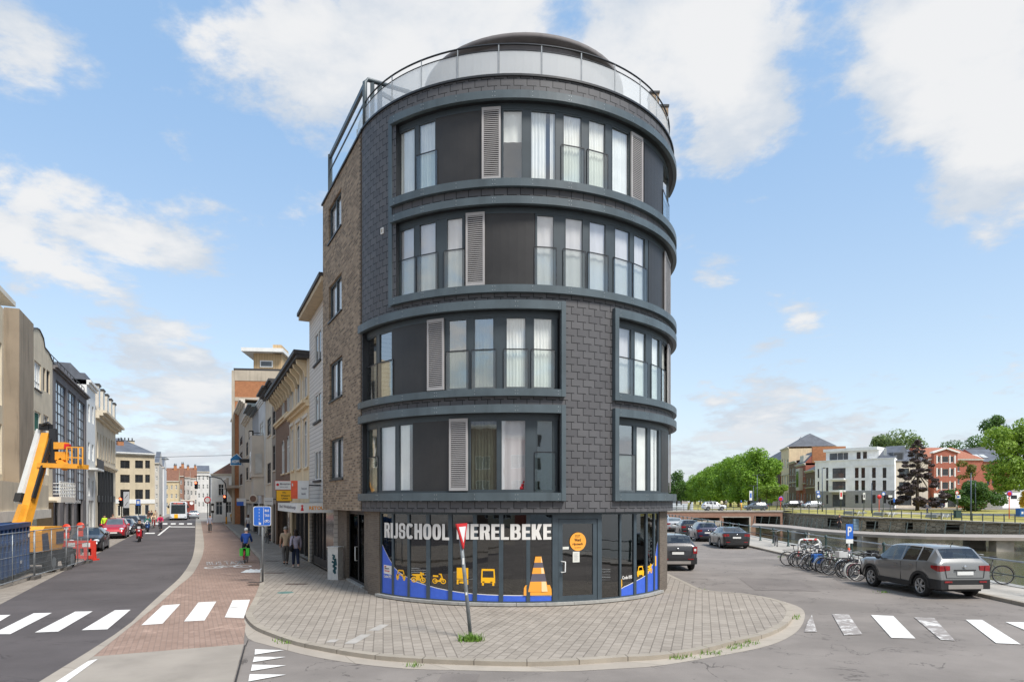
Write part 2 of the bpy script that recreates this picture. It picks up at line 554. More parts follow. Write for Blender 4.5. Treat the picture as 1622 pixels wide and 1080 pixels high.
main = thing('corner_building', 'dark slate clad apartment block with rounded corner and driving school shop below', 'building', (0, 0, 0))
CORN = dr(RAD(-59.1), RT, 0)
A_L = RAD(-59.1)
A_R = RAD(96)
WDIR = Vector((-.523, 1, 0)).normalized()          # along the side street, away
WIN = Vector((WDIR.y, -WDIR.x, 0))                 # into the building
FL = [(12.12, 14.36), (9.15, 11.41), (6.24, 8.48), (3.33, 5.57)]
bands = [(14.36, 14.58), (11.90, 12.12), (11.41, 11.62), (8.94, 9.15), (8.48, 8.72), (6.04, 6.24), (5.57, 5.80), (3.10, 3.33)]
aL43 = ang(627); aL21 = A_L + RAD(.6); aE21 = ang(887); aS21 = ang(977)
holes = [(aL43, A_R - RAD(4), *FL[0]), (aL43, A_R - RAD(4), *FL[1])]
for z0, z1 in FL[2:]:
 holes += [(aL21, aE21, z0, z1), (aS21, A_R - RAD(4), z0, z1)]
mb = MB()
hm = [(a * RT, b * RT, c, d) for a, b, c, d in holes]
holed(mb, lambda u, v, d: dr(u / RT, RT - d, v), [A_L * RT, A_R * RT], [2.77, 15.03], hm, .24, m=0, mr=1, ustep=.16)
arcbox(mb, A_L, A_R, 5.2, RT - .003, 2.765, 2.768, 1)
mb.build('slate_facade', [SLATE, DARK], main)
mb = MB()
arcbox(mb, A_L, A_R, 5.3, RT + .05, 15.03, 15.09, 0)
mb.build('coping', DARK, main)
# horizontal bands and the upright strips that frame the window ribbons
def band(a0, a1, z0, z1, bolts=True):
 mb = MB()
 arcbox(mb, a0, a1, RT - .02, RT + .13, z0, z1)
 if bolts:
  k = int((a1 - a0) / RAD(11))
  for i in range(k + 1):
   a = a0 + RAD(2) + (a1 - a0 - RAD(4)) * i / max(k, 1)
   for zz in (z0 + .055, z1 - .055):
    for da in ((-.006, .006) if i % 2 else (0,)):
     arcbox(mb, a + da - .0016, a + da + .0016, RT + .13, RT + .137, zz - .011, zz + .011, 1, 1)
 return mb.build('facade_band', [STEEL, GALV], main)
aB43 = ang(622)
for z0, z1 in bands[:4]:
 band(aB43, A_R - RAD(3), z0, z1)
for z0, z1 in bands[4:]:
 band(A_L - RAD(.4), ang(893), z0, z1)
 band(ang(970.5), A_R - RAD(3), z0, z1)
for a0, a1, z0, z1, r1 in ((ang(616), ang(621.5), 8.94, 14.60, RT + .02), (ang(887.5), ang(894), 6.035, 8.725, RT + .135), (ang(970), ang(976), 6.035, 8.725, RT + .135),
       (ang(887.5), ang(894), 3.095, 5.805, RT + .135), (ang(970), ang(976), 3.095, 5.805, RT + .135)):
 mb = MB()
 arcbox(mb, a0, a1, RT - .02, r1 + .004, z0, z1)
 mb.build('facade_strip', STEEL, main)
# rooms behind the windows
mb = MB()
arcbox(mb, A_L + .02, A_R - .1, 4.2, 4.3, 2.9, 15.0, 0)
for z in (2.9, 5.85, 8.78, 11.70, 14.62):
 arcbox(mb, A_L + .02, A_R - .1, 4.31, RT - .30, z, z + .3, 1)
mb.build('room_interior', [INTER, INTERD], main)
# windows, panels and shutters, floor by floor: kind, left, right (photo columns), style
W4 = [('w', 632, 658, 0, 'c'), ('w', 664, 690.5, 1, 'c'), ('p', 691, 763), ('l', 763, 793), ('w', 797, 827, 0, 'h'), ('w', 840.5, 880, 0, 'cs'),
  ('w', 892, 921, 1, 'c'), ('w', 932, 958.5, 1, 'c'), ('w', 968.5, 995.5, 0, 'c'), ('l', 1000.5, 1019), ('p', 1019.3, 1048.5), ('w', 1049, 1057.5, 1, 'd')]
W3 = [('w', 634, 657, 1, 'b'), ('w', 665, 691, 1, 'b'), ('w', 708, 733, 1, 'b'), ('l', 737.5, 767.5), ('p', 768, 846.5), ('w', 850, 877, 1, 'b'), ('w', 895, 923, 1, 'b'),
  ('w', 933, 959, 1, 'b'), ('w', 973, 997, 1, 'b'), ('w', 1003, 1021, 1, 'b'), ('p', 1026, 1053.5), ('l', 1054, 1063.5)]
W2 = [('w', 578.5, 597.5, 1, 'd'), ('w', 602, 622, 1, 'd'), ('p', 622.4, 676), ('l', 676, 702.5), ('w', 711, 739.5, 1, 'g'), ('w', 751.5, 782, 1, 'g'),
  ('w', 802, 832.5, 1, 'c'), ('w', 845, 874.5, 1, 'c'), ('w', 977.5, 999, 1, 'h'), ('w', 1004, 1022, 1, 'c'), ('w', 1031, 1043.5, 1, 'c'), ('w', 1047, 1056.5, 1, 'c'), ('l', 1059, 1066)]
W1 = [('w', 583, 598.5, 1, 'g'), ('w', 603, 627.5, 0, 'h'), ('w', 632.5, 655, 0, 'cs'), ('p', 655.4, 711), ('l', 711, 740.5), ('w', 745, 787.5, 0, 'g'), ('w', 794, 832.5, 0, 'h'),
  ('w', 850.5, 875.5, 1, 'd'), ('w', 977, 1002.5, 1, 'd'), ('w', 1007, 1024.5, 0, 'c'), ('w', 1029, 1042.5, 0, 'cs'), ('p', 1046, 1062.5), ('l', 1063, 1066.5)]
RG = RT - .17
def curtain(a0, a1, z0, z1, r, matl, name, parent, waves=1.0):
 mb = MB()
 n = max(6, int(abs(a1 - a0) * r / .028))
 rows = []
 ph = random.random() * 6
 for z in (z0, (z0 + z1) / 2, z1):
  rows.append([dr(a0 + (a1 - a0) * i / n, r + waves * .028 * sin(i * 1.9 + ph + .3 * sin(i * .37 + ph)) + .008 * sin(i * .7), z) for i in range(n + 1)])
 mb.grid(rows, 0, sm=True)
 mb.build(name, matl, parent)
def pane_box(mb, a0, a1, r, z0, z1, m=0, th=.012):
 arcbox(mb, a0, a1, r - th, r, z0, z1, m, 1)
for fi, (zs, zl) in enumerate(FL):
 items = (W4, W3, W2, W1)[fi]
 zt = zl - .16
 zb = zs + .05
 # fixed framework: head, foot and the uprights between the openings
 spans = [(aL43, A_R - RAD(4))] if fi < 2 else [(aL21, aE21), (aS21, A_R - RAD(4))]
 for s0, s1 in spans:
  mb = MB()
  arcbox(mb, s0, s1, RG - .07, RG + .035, zt, zl - .002, 0)
  arcbox(mb, s0, s1, RG - .07, RG + .035, zs + .002, zb, 0)
  its = sorted([(ang(i[1], RG), ang(i[2], RG)) for i in items if s0 - .03 < ang((i[1] + i[2]) / 2, RG) < s1 + .03])
  cur = s0 + .001
  for p, q in its + [(s1 - .001, s1)]:
   e_ = .0036
   if p - cur > .011:
    arcbox(mb, cur + (e_ if cur > s0 + .002 else .0005), p - (e_ if q != s1 - .001 or p != q else .0005), RG - .06, RG + .022, zb, zt, 0)
   cur = max(cur, q)
  mb.build('window_frame', FRAME, main)
 for it in items:
  kind = it[0]
  r = RG
  a0, a1 = ang(it[1], r), ang(it[2], r)
  if kind == 'p':
   mb = MB()
   arcbox(mb, a0, a1, r - .03, r + .03, zb + .001, zt + .06)
   mb.build('dark_panel', PANEL, main)
  elif kind == 'l':
   mb = MB()
   w = .055 / r
   rr = r + .10
   a0, a1 = ang(it[1], rr), ang(it[2], rr)
   z0, z1 = zb + .01, zt + .04
   arcbox(mb, a0, a0 + w, rr - .05, rr, z0, z1, 0, 1); arcbox(mb, a1 - w, a1, rr - .05, rr, z0, z1, 0, 1)
   arcbox(mb, a0 + w, a1 - w, rr - .05, rr, z0, z0 + .09, 0, 1); arcbox(mb, a0 + w, a1 - w, rr - .05, rr, z1 - .09, z1, 0, 1)
   arcbox(mb, a0 + w, a1 - w, rr - .048, rr - .040, z0 + .09, z1 - .09, 1, 1)
   k = 34
   for i in range(k):
    z = z0 + .09 + (z1 - z0 - .18) * (i + .5) / k
    h = (z1 - z0 - .18) / k
    P = [dr(a0 + w, rr - .034, z + h * .42), dr(a1 - w, rr - .034, z + h * .42), dr(a1 - w, rr - .008, z - h * .22), dr(a0 + w, rr - .008, z - h * .22)]
    mb.face(P, 0)
    mb.face([P[3], P[2], P[2] + Vector((0, 0, h * .42)), P[3] + Vector((0, 0, h * .42))], 0)
   mb.build('louvre_shutter', [LOUVRE, LOUVRED], main)
  else:
   tr, sty = it[3], it[4]
   fr = MB()
   b = .030 / r
   for p, q in ((a0 - b * .6, a0 + b * .4), (a1 - b * .4, a1 + b * .6)):
    arcbox(fr, p, q, r - .05, r + .028, zb + .001, zt - .001, 0, 1)
   arcbox(fr, a0 + b * .4, a1 - b * .4, r - .05, r + .028, zt - .04, zt - .001, 0, 1)
   arcbox(fr, a0 + b * .4, a1 - b * .4, r - .05, r + .028, zb + .001, zb + .04, 0, 1)
   win = fr.build('window', FRAME, main)
   pm = MB()
   pane_box(pm, a0 + b * .4, a1 - b * .4, r - .01, zb + .04, zt - .04)
   pm.build('pane', GLASS2 if sty in 'dg' else GLASS, win)
   if tr:
    bm_ = MB()
    rr = r + .05
    zm = zs + 1.14
    e = .012
    pane_box(bm_, a0 - e, a1 + e, rr, zb - .01, zm, 0)
    bm_.build('glass_balustrade', GLASSB, win)
    rl = MB()
    arcbox(rl, a0 - e, a1 + e, rr - .02, rr + .008, zm, zm + .028, 0, 1)
    for p in (a0 - e - .002, a1 + e):
     arcbox(rl, p, p + .002, rr - .02, rr + .004, zb - .01, zm, 0, 1)
    rl.build('rail', DARK, win)
   rc = r - .075
   if sty == 'c':
    curtain(a0 - .01, a1 + .01, zb, zt, rc, CURT, 'curtain', win)
   elif sty == 'cs':
    curtain(a0 - .01, a0 + (a1 - a0) * .62, zb, zt, rc, CURT, 'curtain', win)
    curtain(a0 + (a1 - a0) * .80, a1 + .01, zb, zt, rc, CURT, 'curtain', win)
   elif sty == 'b':
    curtain(a0 - .01, a1 + .01, zb, zt, rc, BLIND, 'roller_blind', win, .05)
   elif sty == 'g':
    curtain(a0 - .01, a1 + .01, zb, zt, rc, CURTB, 'curtain', win)
   elif sty == 'h':
    curtain(a0 - .01, a1 + .01, zb + (1.15 if fi == 0 else 0), zt, rc - .03, CURT if fi == 0 else BLIND, 'roller_blind', win, .05)
# opened tilt sash and the red figurine on the first-floor sill
mb = MB()
a = ang(826, RG - .25)
for da, zz, rr in ((0, 0, .07), (.004, .09, .05), (.010, .18, .035)):
 mb.ball(dr(a + da, RG - .12, 3.46 + zz), rr, 8, 0)
mb.build('figurine', mat('red_plastic', lin(214, 30, 48), .4, 0, 0), main)
# vent tiles and little wall sensor
mb = MB()
for x, z in ((606, 11.35),):
 a = ang(x)
 arcbox(mb, a - .012, a + .012, RT, RT + .03, z - .09, z + .09, 0, 1)
 arcbox(mb, a - .007, a + .007, RT + .03, RT + .034, z - .055, z + .055, 1, 1)
mb.build('wall_vent', [WHITE, CURTB], main)

# ------------------------------------------------ brick side wall along the street (upper floors jut out over the pavement)
LW = 6.0
def wl(u, d, z):
 """u metres along the side street from the corner, d metres into the building"""
 return Vector((CORN.x, CORN.y, 0)) + WDIR * u + WIN * d + Vector((0, 0, z))
def wu(x):
 t = (x - CX) / F
 return (t * CORN.y - CORN.x) / (WDIR.x - t * WDIR.y)
def wz(x, y):
 u = wu(x)
 return CZ + (HZ - y) * (CORN.y + WDIR.y * u) / F
sidewins = []
for x0, x1, y0, y1 in ((520.5, 540.5, 310, 378), (521, 541, 448, 506), (522, 542, 578, 625), (523, 543.5, 703, 750)):
 xm = (x0 + x1) / 2
 z1_, z0_ = wz(x1, {310: 297, 448: 430, 578: 561, 703: 690}[y0]), wz(x1, {378: 356, 506: 490, 625: 625, 750: 757}[y1])
 sidewins.append((wu(x1), wu(x0), z0_, z1_))
mb = MB()
holed(mb, lambda u, v, d: wl(u, d, v), [.02, LW], [2.77, 15.0], sidewins, .14, m=0, mr=0)
mb.face([wl(.02, 0, 2.77), wl(LW, 0, 2.77), wl(LW, .9, 2.77), wl(.02, .9, 2.77)], 0)
mb.face([wl(LW, 0, 2.77), wl(LW, 0, 15), wl(LW, 6, 15), wl(LW, 6, 2.77)], 0)
mb.build('brick_wall', BRICKG, main)
mb = MB()
# toothed brick edge against the slates
for i in range(0, 178):
 z = 2.8 + i * .0685
 e = .035 if i % 2 else .0
 p, q = wl(.02, -.004 - e * .3, 0), wl(.22 if i % 2 else .12, -.004 - e * .3, 0)
 mb.bar(p + Vector((0, 0, z)), q + Vector((0, 0, z)), .02, .056)
mb.build('brick_quoin', BRICKD, main)
mb = MB()
mb.bar(wl(-.06, .12, 15.03), wl(LW + .05, .12, 15.03), .36, .07)
mb.build('wall_coping', DARK, main)
for k, (u0, u1, z0, z1) in enumerate(sidewins):
 fr = MB()
 d0, d1 = .07, .135
 def wb(a, b, c, d, m=0, mb=fr, dd=(d0, d1)):
  P = [wl(uu, d_, z_) for z_ in (c, d) for d_ in dd for uu in (a, b)]
  i = len(mb.v); mb.v += [tuple(p) for p in P]
  for f in ((0, 2, 3, 1), (4, 5, 7, 6), (0, 1, 5, 4), (2, 6, 7, 3), (0, 4, 6, 2), (1, 3, 7, 5)):
   mb.f.append(tuple(i + q for q in f)); mb.m.append(m); mb.uv.append(None); mb.sm.append(False)
 wb(u0, u0 + .07, z0, z1); wb(u1 - .07, u1, z0, z1); wb(u0 + .07, u1 - .07, z0, z0 + .07); wb(u0 + .07, u1 - .07, z1 - .07, z1)
 wb((u0 + u1) / 2 - .04, (u0 + u1) / 2 + .04, z0 + .07, z1 - .07)
 win = fr.build('side_window', FRAME, main)
 pm = MB()
 wb(u0 + .07, u1 - .07, z0 + .07, z1 - .07, 0, pm, (.11, .12))
 pm.build('pane', GLASS, win)
 cm = MB()
 wb(u0 + .02, u1 - .02, z0 + .02, z1 - .02, 0, cm, (.155, .16))
 cm.build('curtain', BLIND, win)
 sm_ = MB()
 wb(u0 - .05, u1 + .05, z0 - .06, z0 - .003, 0, sm_, (-.05, .10))
 sm_.build('sill', DARK, win)
# back and flank of the block
mb = MB()
pr = dr(A_R, RT, 0)
q0 = wl(LW, 0, 0); q1 = wl(LW, 9, 0)
for a, b in ((pr, Vector((pr.x + .2, 35, 0))), (Vector((pr.x + .2, 35, 0)), Vector((q1.x, 35, 0))), (Vector((q1.x, 35, 0)), q1)):
 mb.face([a + Vector((0, 0, 0)), b, b + Vector((0, 0, 15)), a + Vector((0, 0, 15))], 0)
mb.build('rear_wall', BRICKD, main)
mb = MB()
roofpts = [dr(A_L + (A_R - A_L) * i / 24, RT - .3, 14.9) for i in range(25)] + [Vector((pr.x, 35, 14.9)), Vector((q1.x, 35, 14.9)), wl(LW, .1, 14.9)]
mb.face(roofpts, 0)
mb.build('roof_terrace', mat('terrace_deck', lin(120, 112, 104), .8), main)
for x, Y, w, z1 in ((5.63, 27.0, .36, 19.7), (6.0, 27.0, .37, 19.15)):
 mb = MB()
 mb.box(x, x + w, Y, Y + .5, 14.9, z1, 0); mb.box(x - .03, x + w + .03, Y - .03, Y + .53, z1, z1 + .08, 1)
 mb.build('chimney', [BRICKG, DARK], main)

# ------------------------------------------------ roof terrace: glass balustrade, penthouse drum, glazed screen
RR = RT - .12
mb = MB()
A0, A1 = RAD(-60), RAD(93)
pts = [dr(A0 + (A1 - A0) * i / 60, RR, 16.02) for i in range(61)]
mb.tube(pts, .026, 6)
mb.tube([p - Vector((0, 0, .17)) for p in pts], .015, 6)
rail = mb.build('roof_railing', DARK, main)
k = 15
posts = [ang(x, RR) for x in (560, 583, 621, 667.5, 725, 790, 858, 921, 974, 1014, 1040)]
posts += [posts[-1] + RAD(13), posts[-1] + RAD(26)]
for a in posts:
 mb = MB()
 mb.bar(dr(a, RR, 15.05), dr(a, RR, 16.0), .03, .03)
 mb.build('railing_post', GALV, rail)
for a, b in zip(posts, posts[1:]):
 mb = MB()
 arcbox(mb, a + .004, b - .004, RR - .012, RR, 15.10, 15.835, 0)
 mb.build('railing_glass', GLASSF, rail)
PC = Vector((.42, 24.45, 0))
mb = MB()
Mx = Matrix.Translation(PC)
mb.lathe([(3.40, 14.9), (3.40, 17.5), (3.40, 17.75)], 64, 0, Mx)
mb.build('penthouse_wall', ZINC, main)
mb = MB()
mb.lathe([(3.40, 17.60), (3.62, 17.66), (3.64, 17.70), (3.64, 17.80), (3.60, 17.82), (3.3, 17.88), (3.28, 17.95), (2.9, 18.02), (2.88, 18.06), (2.4, 18.14), (2.38, 18.18), (1.7, 18.25), (1.68, 18.29), (.9, 18.32), (.01, 18.34)], 64, 0, Mx)
mb.build('penthouse_roof', ZINC, main)
# lantern screen: framed glass at the street corner of the terrace
mb = MB()
zt = 16.82
a = wl(.10, .12, 0); b = wl(5.2, .12, 0)
c = Vector((-2.95, 22.55, 0))
up = lambda p, z: p + Vector((0, 0, z))
mb.tube([up(a, 15.05), up(a, zt - .12), up(a, zt) + (c - a).normalized() * .1, up(c, zt)], .075, 8)
mb.bar(up(a, 16.6), up(b, 16.62), .10, .16)
mb.bar(up(b, 15.05), up(b, 16.7), .14, .14)
mb.bar(up(a, 16.08), up(b, 16.1), .04, .05)
mb.bar(up(a + (c - a) * .12, 15.05), up(a + (c - a) * .12, zt - .08), .12, .10)
mb.bar(up(a + (c - a) * .24, 15.05), up(a + (c - a) * .24, zt - .10), .14, .12)
mb.bar(up(a + (c - a) * .28, 16.5), up(c, 16.05), .08, .12)
mb.build('terrace_screen', STEEL, main)
mb = MB()
mb.face([up(a, 15.1), up(b, 15.1), up(b, 16.06), up(a, 16.06)], 0)
mb.face([up(a + (c - a) * .3, 15.1), up(c, 15.1), up(c, 16.0), up(a + (c - a) * .3, 16.35)], 0)
mb.build('screen_glass', GLASSB, main)

# ------------------------------------------------ the shop at street level
RS = 5.45
ZP = .10
zg0, zg1 = .235, 2.70
panes = [(605.6, 621.8), (624.6, 646.4), (649.8, 676), (681.6, 710.6), (716.8, 749.3), (755.8, 790.3), (797.3, 833.5), (839.7, 873.9)]
panes2 = [(952.6, 980.3), (983, 1002.7), (1006.9, 1021.7), (1024.5, 1034.5), (1036.2, 1041.6)]
aS0, aS1 = ang(604, RS), ang(1042, RS)
mb = MB()
arcbox(mb, A_L, aS0 - .004, RS - .3, RS + .06, ZP - .1, 2.765)
mb.build('brick_pier', BRICKD, main)
mb = MB()
arcbox(mb, aS1 + .004, RAD(88), RS - .3, RS + .06, ZP - .1, 2.765)
mb.build('brick_pier', BRICKD, main)
mb = MB()
n = 13
for i in range(n):
 p, q = aS0 - .02 + (aS1 - aS0 + .04) * i / n, aS0 - .02 + (aS1 - aS0 + .04) * (i + 1) / n
 arcbox(mb, p + .001, q - .001, RS - .2, RS + .17, .125, .20)
mb.build('stone_sill', STONE, main)
mb = MB()
arcbox(mb, aS0 - .015, aS1 + .015, RS - .2, RS + .13, -.05, .124)
mb.build('plinth', BRICKD, main)
mb = MB()
arcbox(mb, aS0, aS1, RS - .10, RS + .03, .20, zg0); arcbox(mb, aS0, aS1, RS - .10, RS + .03, zg1, 2.764)
allp = panes + [(890.5, 938.8)] + panes2
cur = aS0
for x0, x1 in panes + panes2:
 p, q = ang(x0, RS), ang(x1, RS)
 if p - cur > .002 and not (x0 == 952.6):
  arcbox(mb, cur + .0005, p - .0005, RS - .10, RS + .035, zg0, zg1, 0, 1)
 cur = q
arcbox(mb, cur + .0005, aS1, RS - .10, RS + .035, zg0, zg1, 0, 1)
mb.build('shopfront_frame', FRAMED, main)
for x0, x1 in panes + panes2:
 mb = MB()
 p, q = ang(x0, RS), ang(x1, RS)
 arcbox(mb, p, q, RS - .02, RS - .004, zg0 + .001, zg1 - .001, 0, 2)
 mb.build('shop_pane', GLASSS, main)
# door
door = MB()
da0, da1 = ang(873.9, RS) + .002, ang(952.6, RS) - .002
dl0, dl1 = ang(884, RS), ang(945, RS)
dg0, dg1 = ang(890.8, RS), ang(938.8, RS)
arcbox(door, da0, dl0 - .002, RS - .10, RS + .04, .20, zg1, 0, 2); arcbox(door, dl1 + .002, da1, RS - .10, RS + .04, .20, zg1, 0, 2)
arcbox(door, dl0 - .002, dl1 + .002, RS - .10, RS + .04, 2.58, zg1, 0, 3)
arcbox(door, dl0, dg0, RS - .07, RS + .02, .21, 2.57, 0, 1); arcbox(door, dg1, dl1, RS - .07, RS + .02, .21, 2.57, 0, 1)
arcbox(door, dg0, dg1, RS - .07, RS + .02, .21, .36, 0, 1); arcbox(door, dg0, dg1, RS - .07, RS + .02, 2.44, 2.57, 0, 1)
door = door.build('shop_door', FRAMED, main)
mb = MB()
arcbox(mb, dg0 + .0005, dg1 - .0005, RS - .03, RS - .01, .361, 2.439, 0, 1)
mb.build('door_pane', GLASSS, door)
mb = MB()
ah, zh0 = sp(888.2, 905.5, RS); _, zh1 = sp(888.2, 888.5, RS); ah2, _ = sp(895.5, 890, RS + .1)
mb.tube([dr(ah, RS + .02, zh0), dr(ah, RS + .10, zh0), dr(ah2, RS + .10, zh0 + .01), dr(ah2, RS + .10, zh1 - .01), dr(ah, RS + .10, zh1), dr(ah, RS + .02, zh1)], .018, 8)
mb.build('handle', WHITE, door)
# interior of the shop: dim room with a few pale shapes
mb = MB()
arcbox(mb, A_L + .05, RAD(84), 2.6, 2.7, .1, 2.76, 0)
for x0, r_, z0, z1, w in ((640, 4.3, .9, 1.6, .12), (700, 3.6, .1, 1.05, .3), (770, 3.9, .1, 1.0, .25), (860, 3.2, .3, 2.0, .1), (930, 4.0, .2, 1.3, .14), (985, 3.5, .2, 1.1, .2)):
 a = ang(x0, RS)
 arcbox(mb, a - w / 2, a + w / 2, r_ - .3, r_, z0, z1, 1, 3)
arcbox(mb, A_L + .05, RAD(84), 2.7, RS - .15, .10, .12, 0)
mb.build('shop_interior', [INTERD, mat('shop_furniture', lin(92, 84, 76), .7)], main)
# lettering on the glass
RD = RS + .004
def smap(x0, x1, ytop, ybot, r=RD):
 a0, a1 = ang(x0, r), ang(x1, r)
 xm = (x0 + x1) / 2
 z1 = sp(xm, ytop, r)[1]; z0 = sp(xm, ybot, r)[1]
 return a0, a1, z0, z1
def arcpoly(cx_, cy_, rx, ry, a0, a1, n=6):
 return [(cx_ + rx * cos(RAD(a0 + (a1 - a0) * i / n)), cy_ + ry * sin(RAD(a0 + (a1 - a0) * i / n))) for i in range(n + 1)]
def bowl(x0, x1, y0, y1, s, h, side='b'):
 """heavy ring piece: list of quads between an outer and an inner outline"""
 cy = (y0 + y1) / 2; cx_ = (x0 + x1) / 2
 rx, ry = (x1 - x0) / 2, (y1 - y0) / 2
 r = min(rx, ry)
 def outline(rx, ry, r, a0, a1):
  P = []
  for i in range(25):
   a = RAD(a0 + (a1 - a0) * i / 24)
   c, q = cos(a), sin(a)
   k = 1 / ((abs(c) ** 3.2 + abs(q) ** 3.2) ** (1 / 3.2))
   P.append((cx_ + rx * c * k, cy + ry * q * k))
  return P
 a0, a1 = {'b': (0, 360), 'C': (38, 322), 'D': (-90, 90)}[side]
 O, I = outline(rx, ry, r, a0, a1), outline(rx - s, ry - h, r, a0, a1)
 return [[O[i], O[i + 1], I[i + 1], I[i]] for i in range(24)]
rc_ = lambda x0, y0, x1, y1: [(x0, y0), (x1, y0), (x1, y1), (x0, y1)]
SW, SH = .40, .17
GLY = {
 'I': (.42, [rc_(0, 0, 1, 1)]), 'L': (.78, [rc_(0, 0, SW, 1), rc_(SW, 0, 1, SH)]), 'H': (1, [rc_(0, 0, SW, 1), rc_(1 - SW, 0, 1, 1), rc_(SW, .42, 1 - SW, .60)]),
 'E': (.80, [rc_(0, 0, SW + .05, 1), rc_(SW, 0, 1, SH), rc_(SW, 1 - SH, 1, 1), rc_(SW, .42, .93, .58)]), 'O': (1, bowl(0, 1, 0, 1, SW - .02, SH)), 'C': (1, bowl(0, 1, 0, 1, SW - .02, SH, 'C')),
 'M': (1.28, [rc_(0, 0, .27, 1), rc_(.73, 0, 1, 1), [(.27, 1), (.27, .55), (.41, 0), (.59, 0), (.5, .42), (.37, 1)], [(.63, 1), (.5, .42), (.59, 0), (.73, .55), (.73, 1)]]),
 'K': (1, [rc_(0, 0, SW, 1), [(SW, .36), (.62, 1), (1, 1), (.70, .52), (SW, .62)], [(SW, .30), (.60, 0), (1, 0), (.70, .54), (SW + .02, .62)]]),
 'R': (1, [rc_(0, 0, SW, 1)] + bowl(-.02, .98, .44, 1, SW - .04, .15, 'D') + [rc_(SW, .44, .52, .58), rc_(SW, 1 - .15, .52, 1), [(.46, .50), (.60, 0), (1, 0), (.94, .40), (.80, .50)]]),
 'B': (1, [rc_(0, 0, SW, 1)] + bowl(-.02, .96, .47, 1, SW - .04, .14, 'D') + bowl(-.02, 1, 0, .55, SW - .04, .14, 'D') + [rc_(SW, .86, .52, 1), rc_(SW, .45, .52, .57), rc_(SW, 0, .52, .14)]),
 'J': (.70, [rc_(.44, .2, 1, 1), [(.44, .2), (1, .2), (.92, .06), (.7, 0), (0, 0), (0, .17), (.36, .17)]]),
 'S': (.98, [q for q in bowl(0, 1, .42, 1, SW - .04, .15) if not (sum(p[0] for p in q) / 4 > .6 and sum(p[1] for p in q) / 4 < .62)] + [q for q in bowl(0, 1, 0, .58, SW - .04, .15) if not (sum(p[0] for p in q) / 4 < .4 and sum(p[1] for p in q) / 4 > .38)]),
}
for txt, x0, x1, yt, yb in (('RIJSCHOOL', 609, 711.5, 828.8, 853.6), ('MERELBEKE', 723.5, 873.3, 829.6, 854.4)):
 r_ = RS + .040
 a0, a1 = ang(x0, r_), ang(x1, r_)
 z0, z1 = smap(x0, x1, yt, yb, r_)[2:]
 tot = sum(GLY[c][0] + .13 for c in txt) - .13
 cur = 0
 mb = MB()
 for c in txt:
  w, polys = GLY[c]
  for poly in polys:
   mb.face([dr(a0 + (cur + u * w) / tot * (a1 - a0), r_ + .0, z0 + v * (z1 - z0)) for u, v in poly], 0)
  cur += w + .13
 mb.build('shop_lettering', VINYL, main)
# blue sweep along the foot of the panes with a white edge
def sweep(pts, name):
 mb = MB(); we = MB()
 P = []
 for (x, y), (x2, y2) in zip(pts, pts[1:]):
  k = max(1, int((x2 - x) / 4))
  P += [(x + (x2 - x) * i / k, y + (y2 - y) * i / k) for i in range(k)]
 P.append(pts[-1])
 for (x, y), (x2, y2) in zip(P, P[1:]):
  a, z = sp(x, y, RD); b, z2 = sp(x2, y2, RD)
  mb.face([dr(a, RD, zg0 + .002), dr(b, RD, zg0 + .002), dr(b, RD, z2), dr(a, RD, z)], 0)
  we.face([dr(a, RD + .001, z - .004), dr(b, RD + .001, z2 - .004), dr(b, RD + .001, z2 + .018), dr(a, RD + .001, z + .018)], 0)
 o = mb.build(name, VBLUE, main)
 we.build('white_edge', VINYL, o)
sweep([(605.7, 862.5), (611, 874), (616, 884), (621.8, 893.5), (625, 899), (633, 907), (646.4, 915), (660, 921.5), (676, 926.8), (693, 931.5), (710.6, 935), (730, 938.2), (749.3, 940.2), (772, 941.8), (790.3, 942.5), (815, 943), (873.8, 943.2)], 'blue_window_film')
sweep([(983, 933), (988, 929.5), (995, 926.5), (1002.7, 922.5), (1014, 916.5), (1021.7, 912), (1028, 904), (1034.5, 893), (1038, 880), (1041.5, 858)], 'blue_window_film')
mb_y = MB()
def icon(box, polys, m=0, r=RD + .003, mb=None):
 x0, x1, yt, yb = box
 a0, a1, z0, z1 = smap(x0, x1, yt, yb, r)
 for poly in polys:
  mb.face([dr(a0 + u * (a1 - a0), r, z0 + v * (z1 - z0)) for u, v in poly], m)
def ring(cx_, cy_, ro, ri, n=14, k=1.0):
 out = []
 for i in range(n):
  p, q = 2 * pi * i / n, 2 * pi * (i + 1) / n
  out.append([(cx_ + ri * cos(p), cy_ + ri * k * sin(p)), (cx_ + ro * cos(p), cy_ + ro * k * sin(p)), (cx_ + ro * cos(q), cy_ + ro * k * sin(q)), (cx_ + ri * cos(q), cy_ + ri * k * sin(q))])
 return out
carI = [[(.0, .15), (1, .15), (1, .5), (.9, .58), (.10, .58), (0, .5)], [(.05, .0), (.22, .0), (.22, .15), (.05, .15)], [(.78, .0), (.95, .0), (.95, .15), (.78, .15)],
  [(.10, .58), (.2, .58), (.28, .9), (.18, .95)], [(.8, .58), (.9, .58), (.82, .95), (.72, .9)], [(.18, .88), (.82, .88), (.76, 1), (.24, 1)]]
mcI = ring(.2, .25, .2, .12, k=1.35) + ring(.8, .25, .2, .12, k=1.35) + ring(.2, .25, .07, 0, k=1.3) + ring(.8, .25, .07, 0, k=1.3) + [[(.1, .62), (.45, .55), (.7, .7), (.72, .82), (.4, .8), (.05, .75)], [(.35, .2), (.6, .2), (.62, .6), (.33, .6)], [(.62, .72), (.78, .25), (.84, .27), (.72, .98), (.62, 1.0)], [(.66, .75), (.9, .72), (.88, .9), (.7, .92)]]
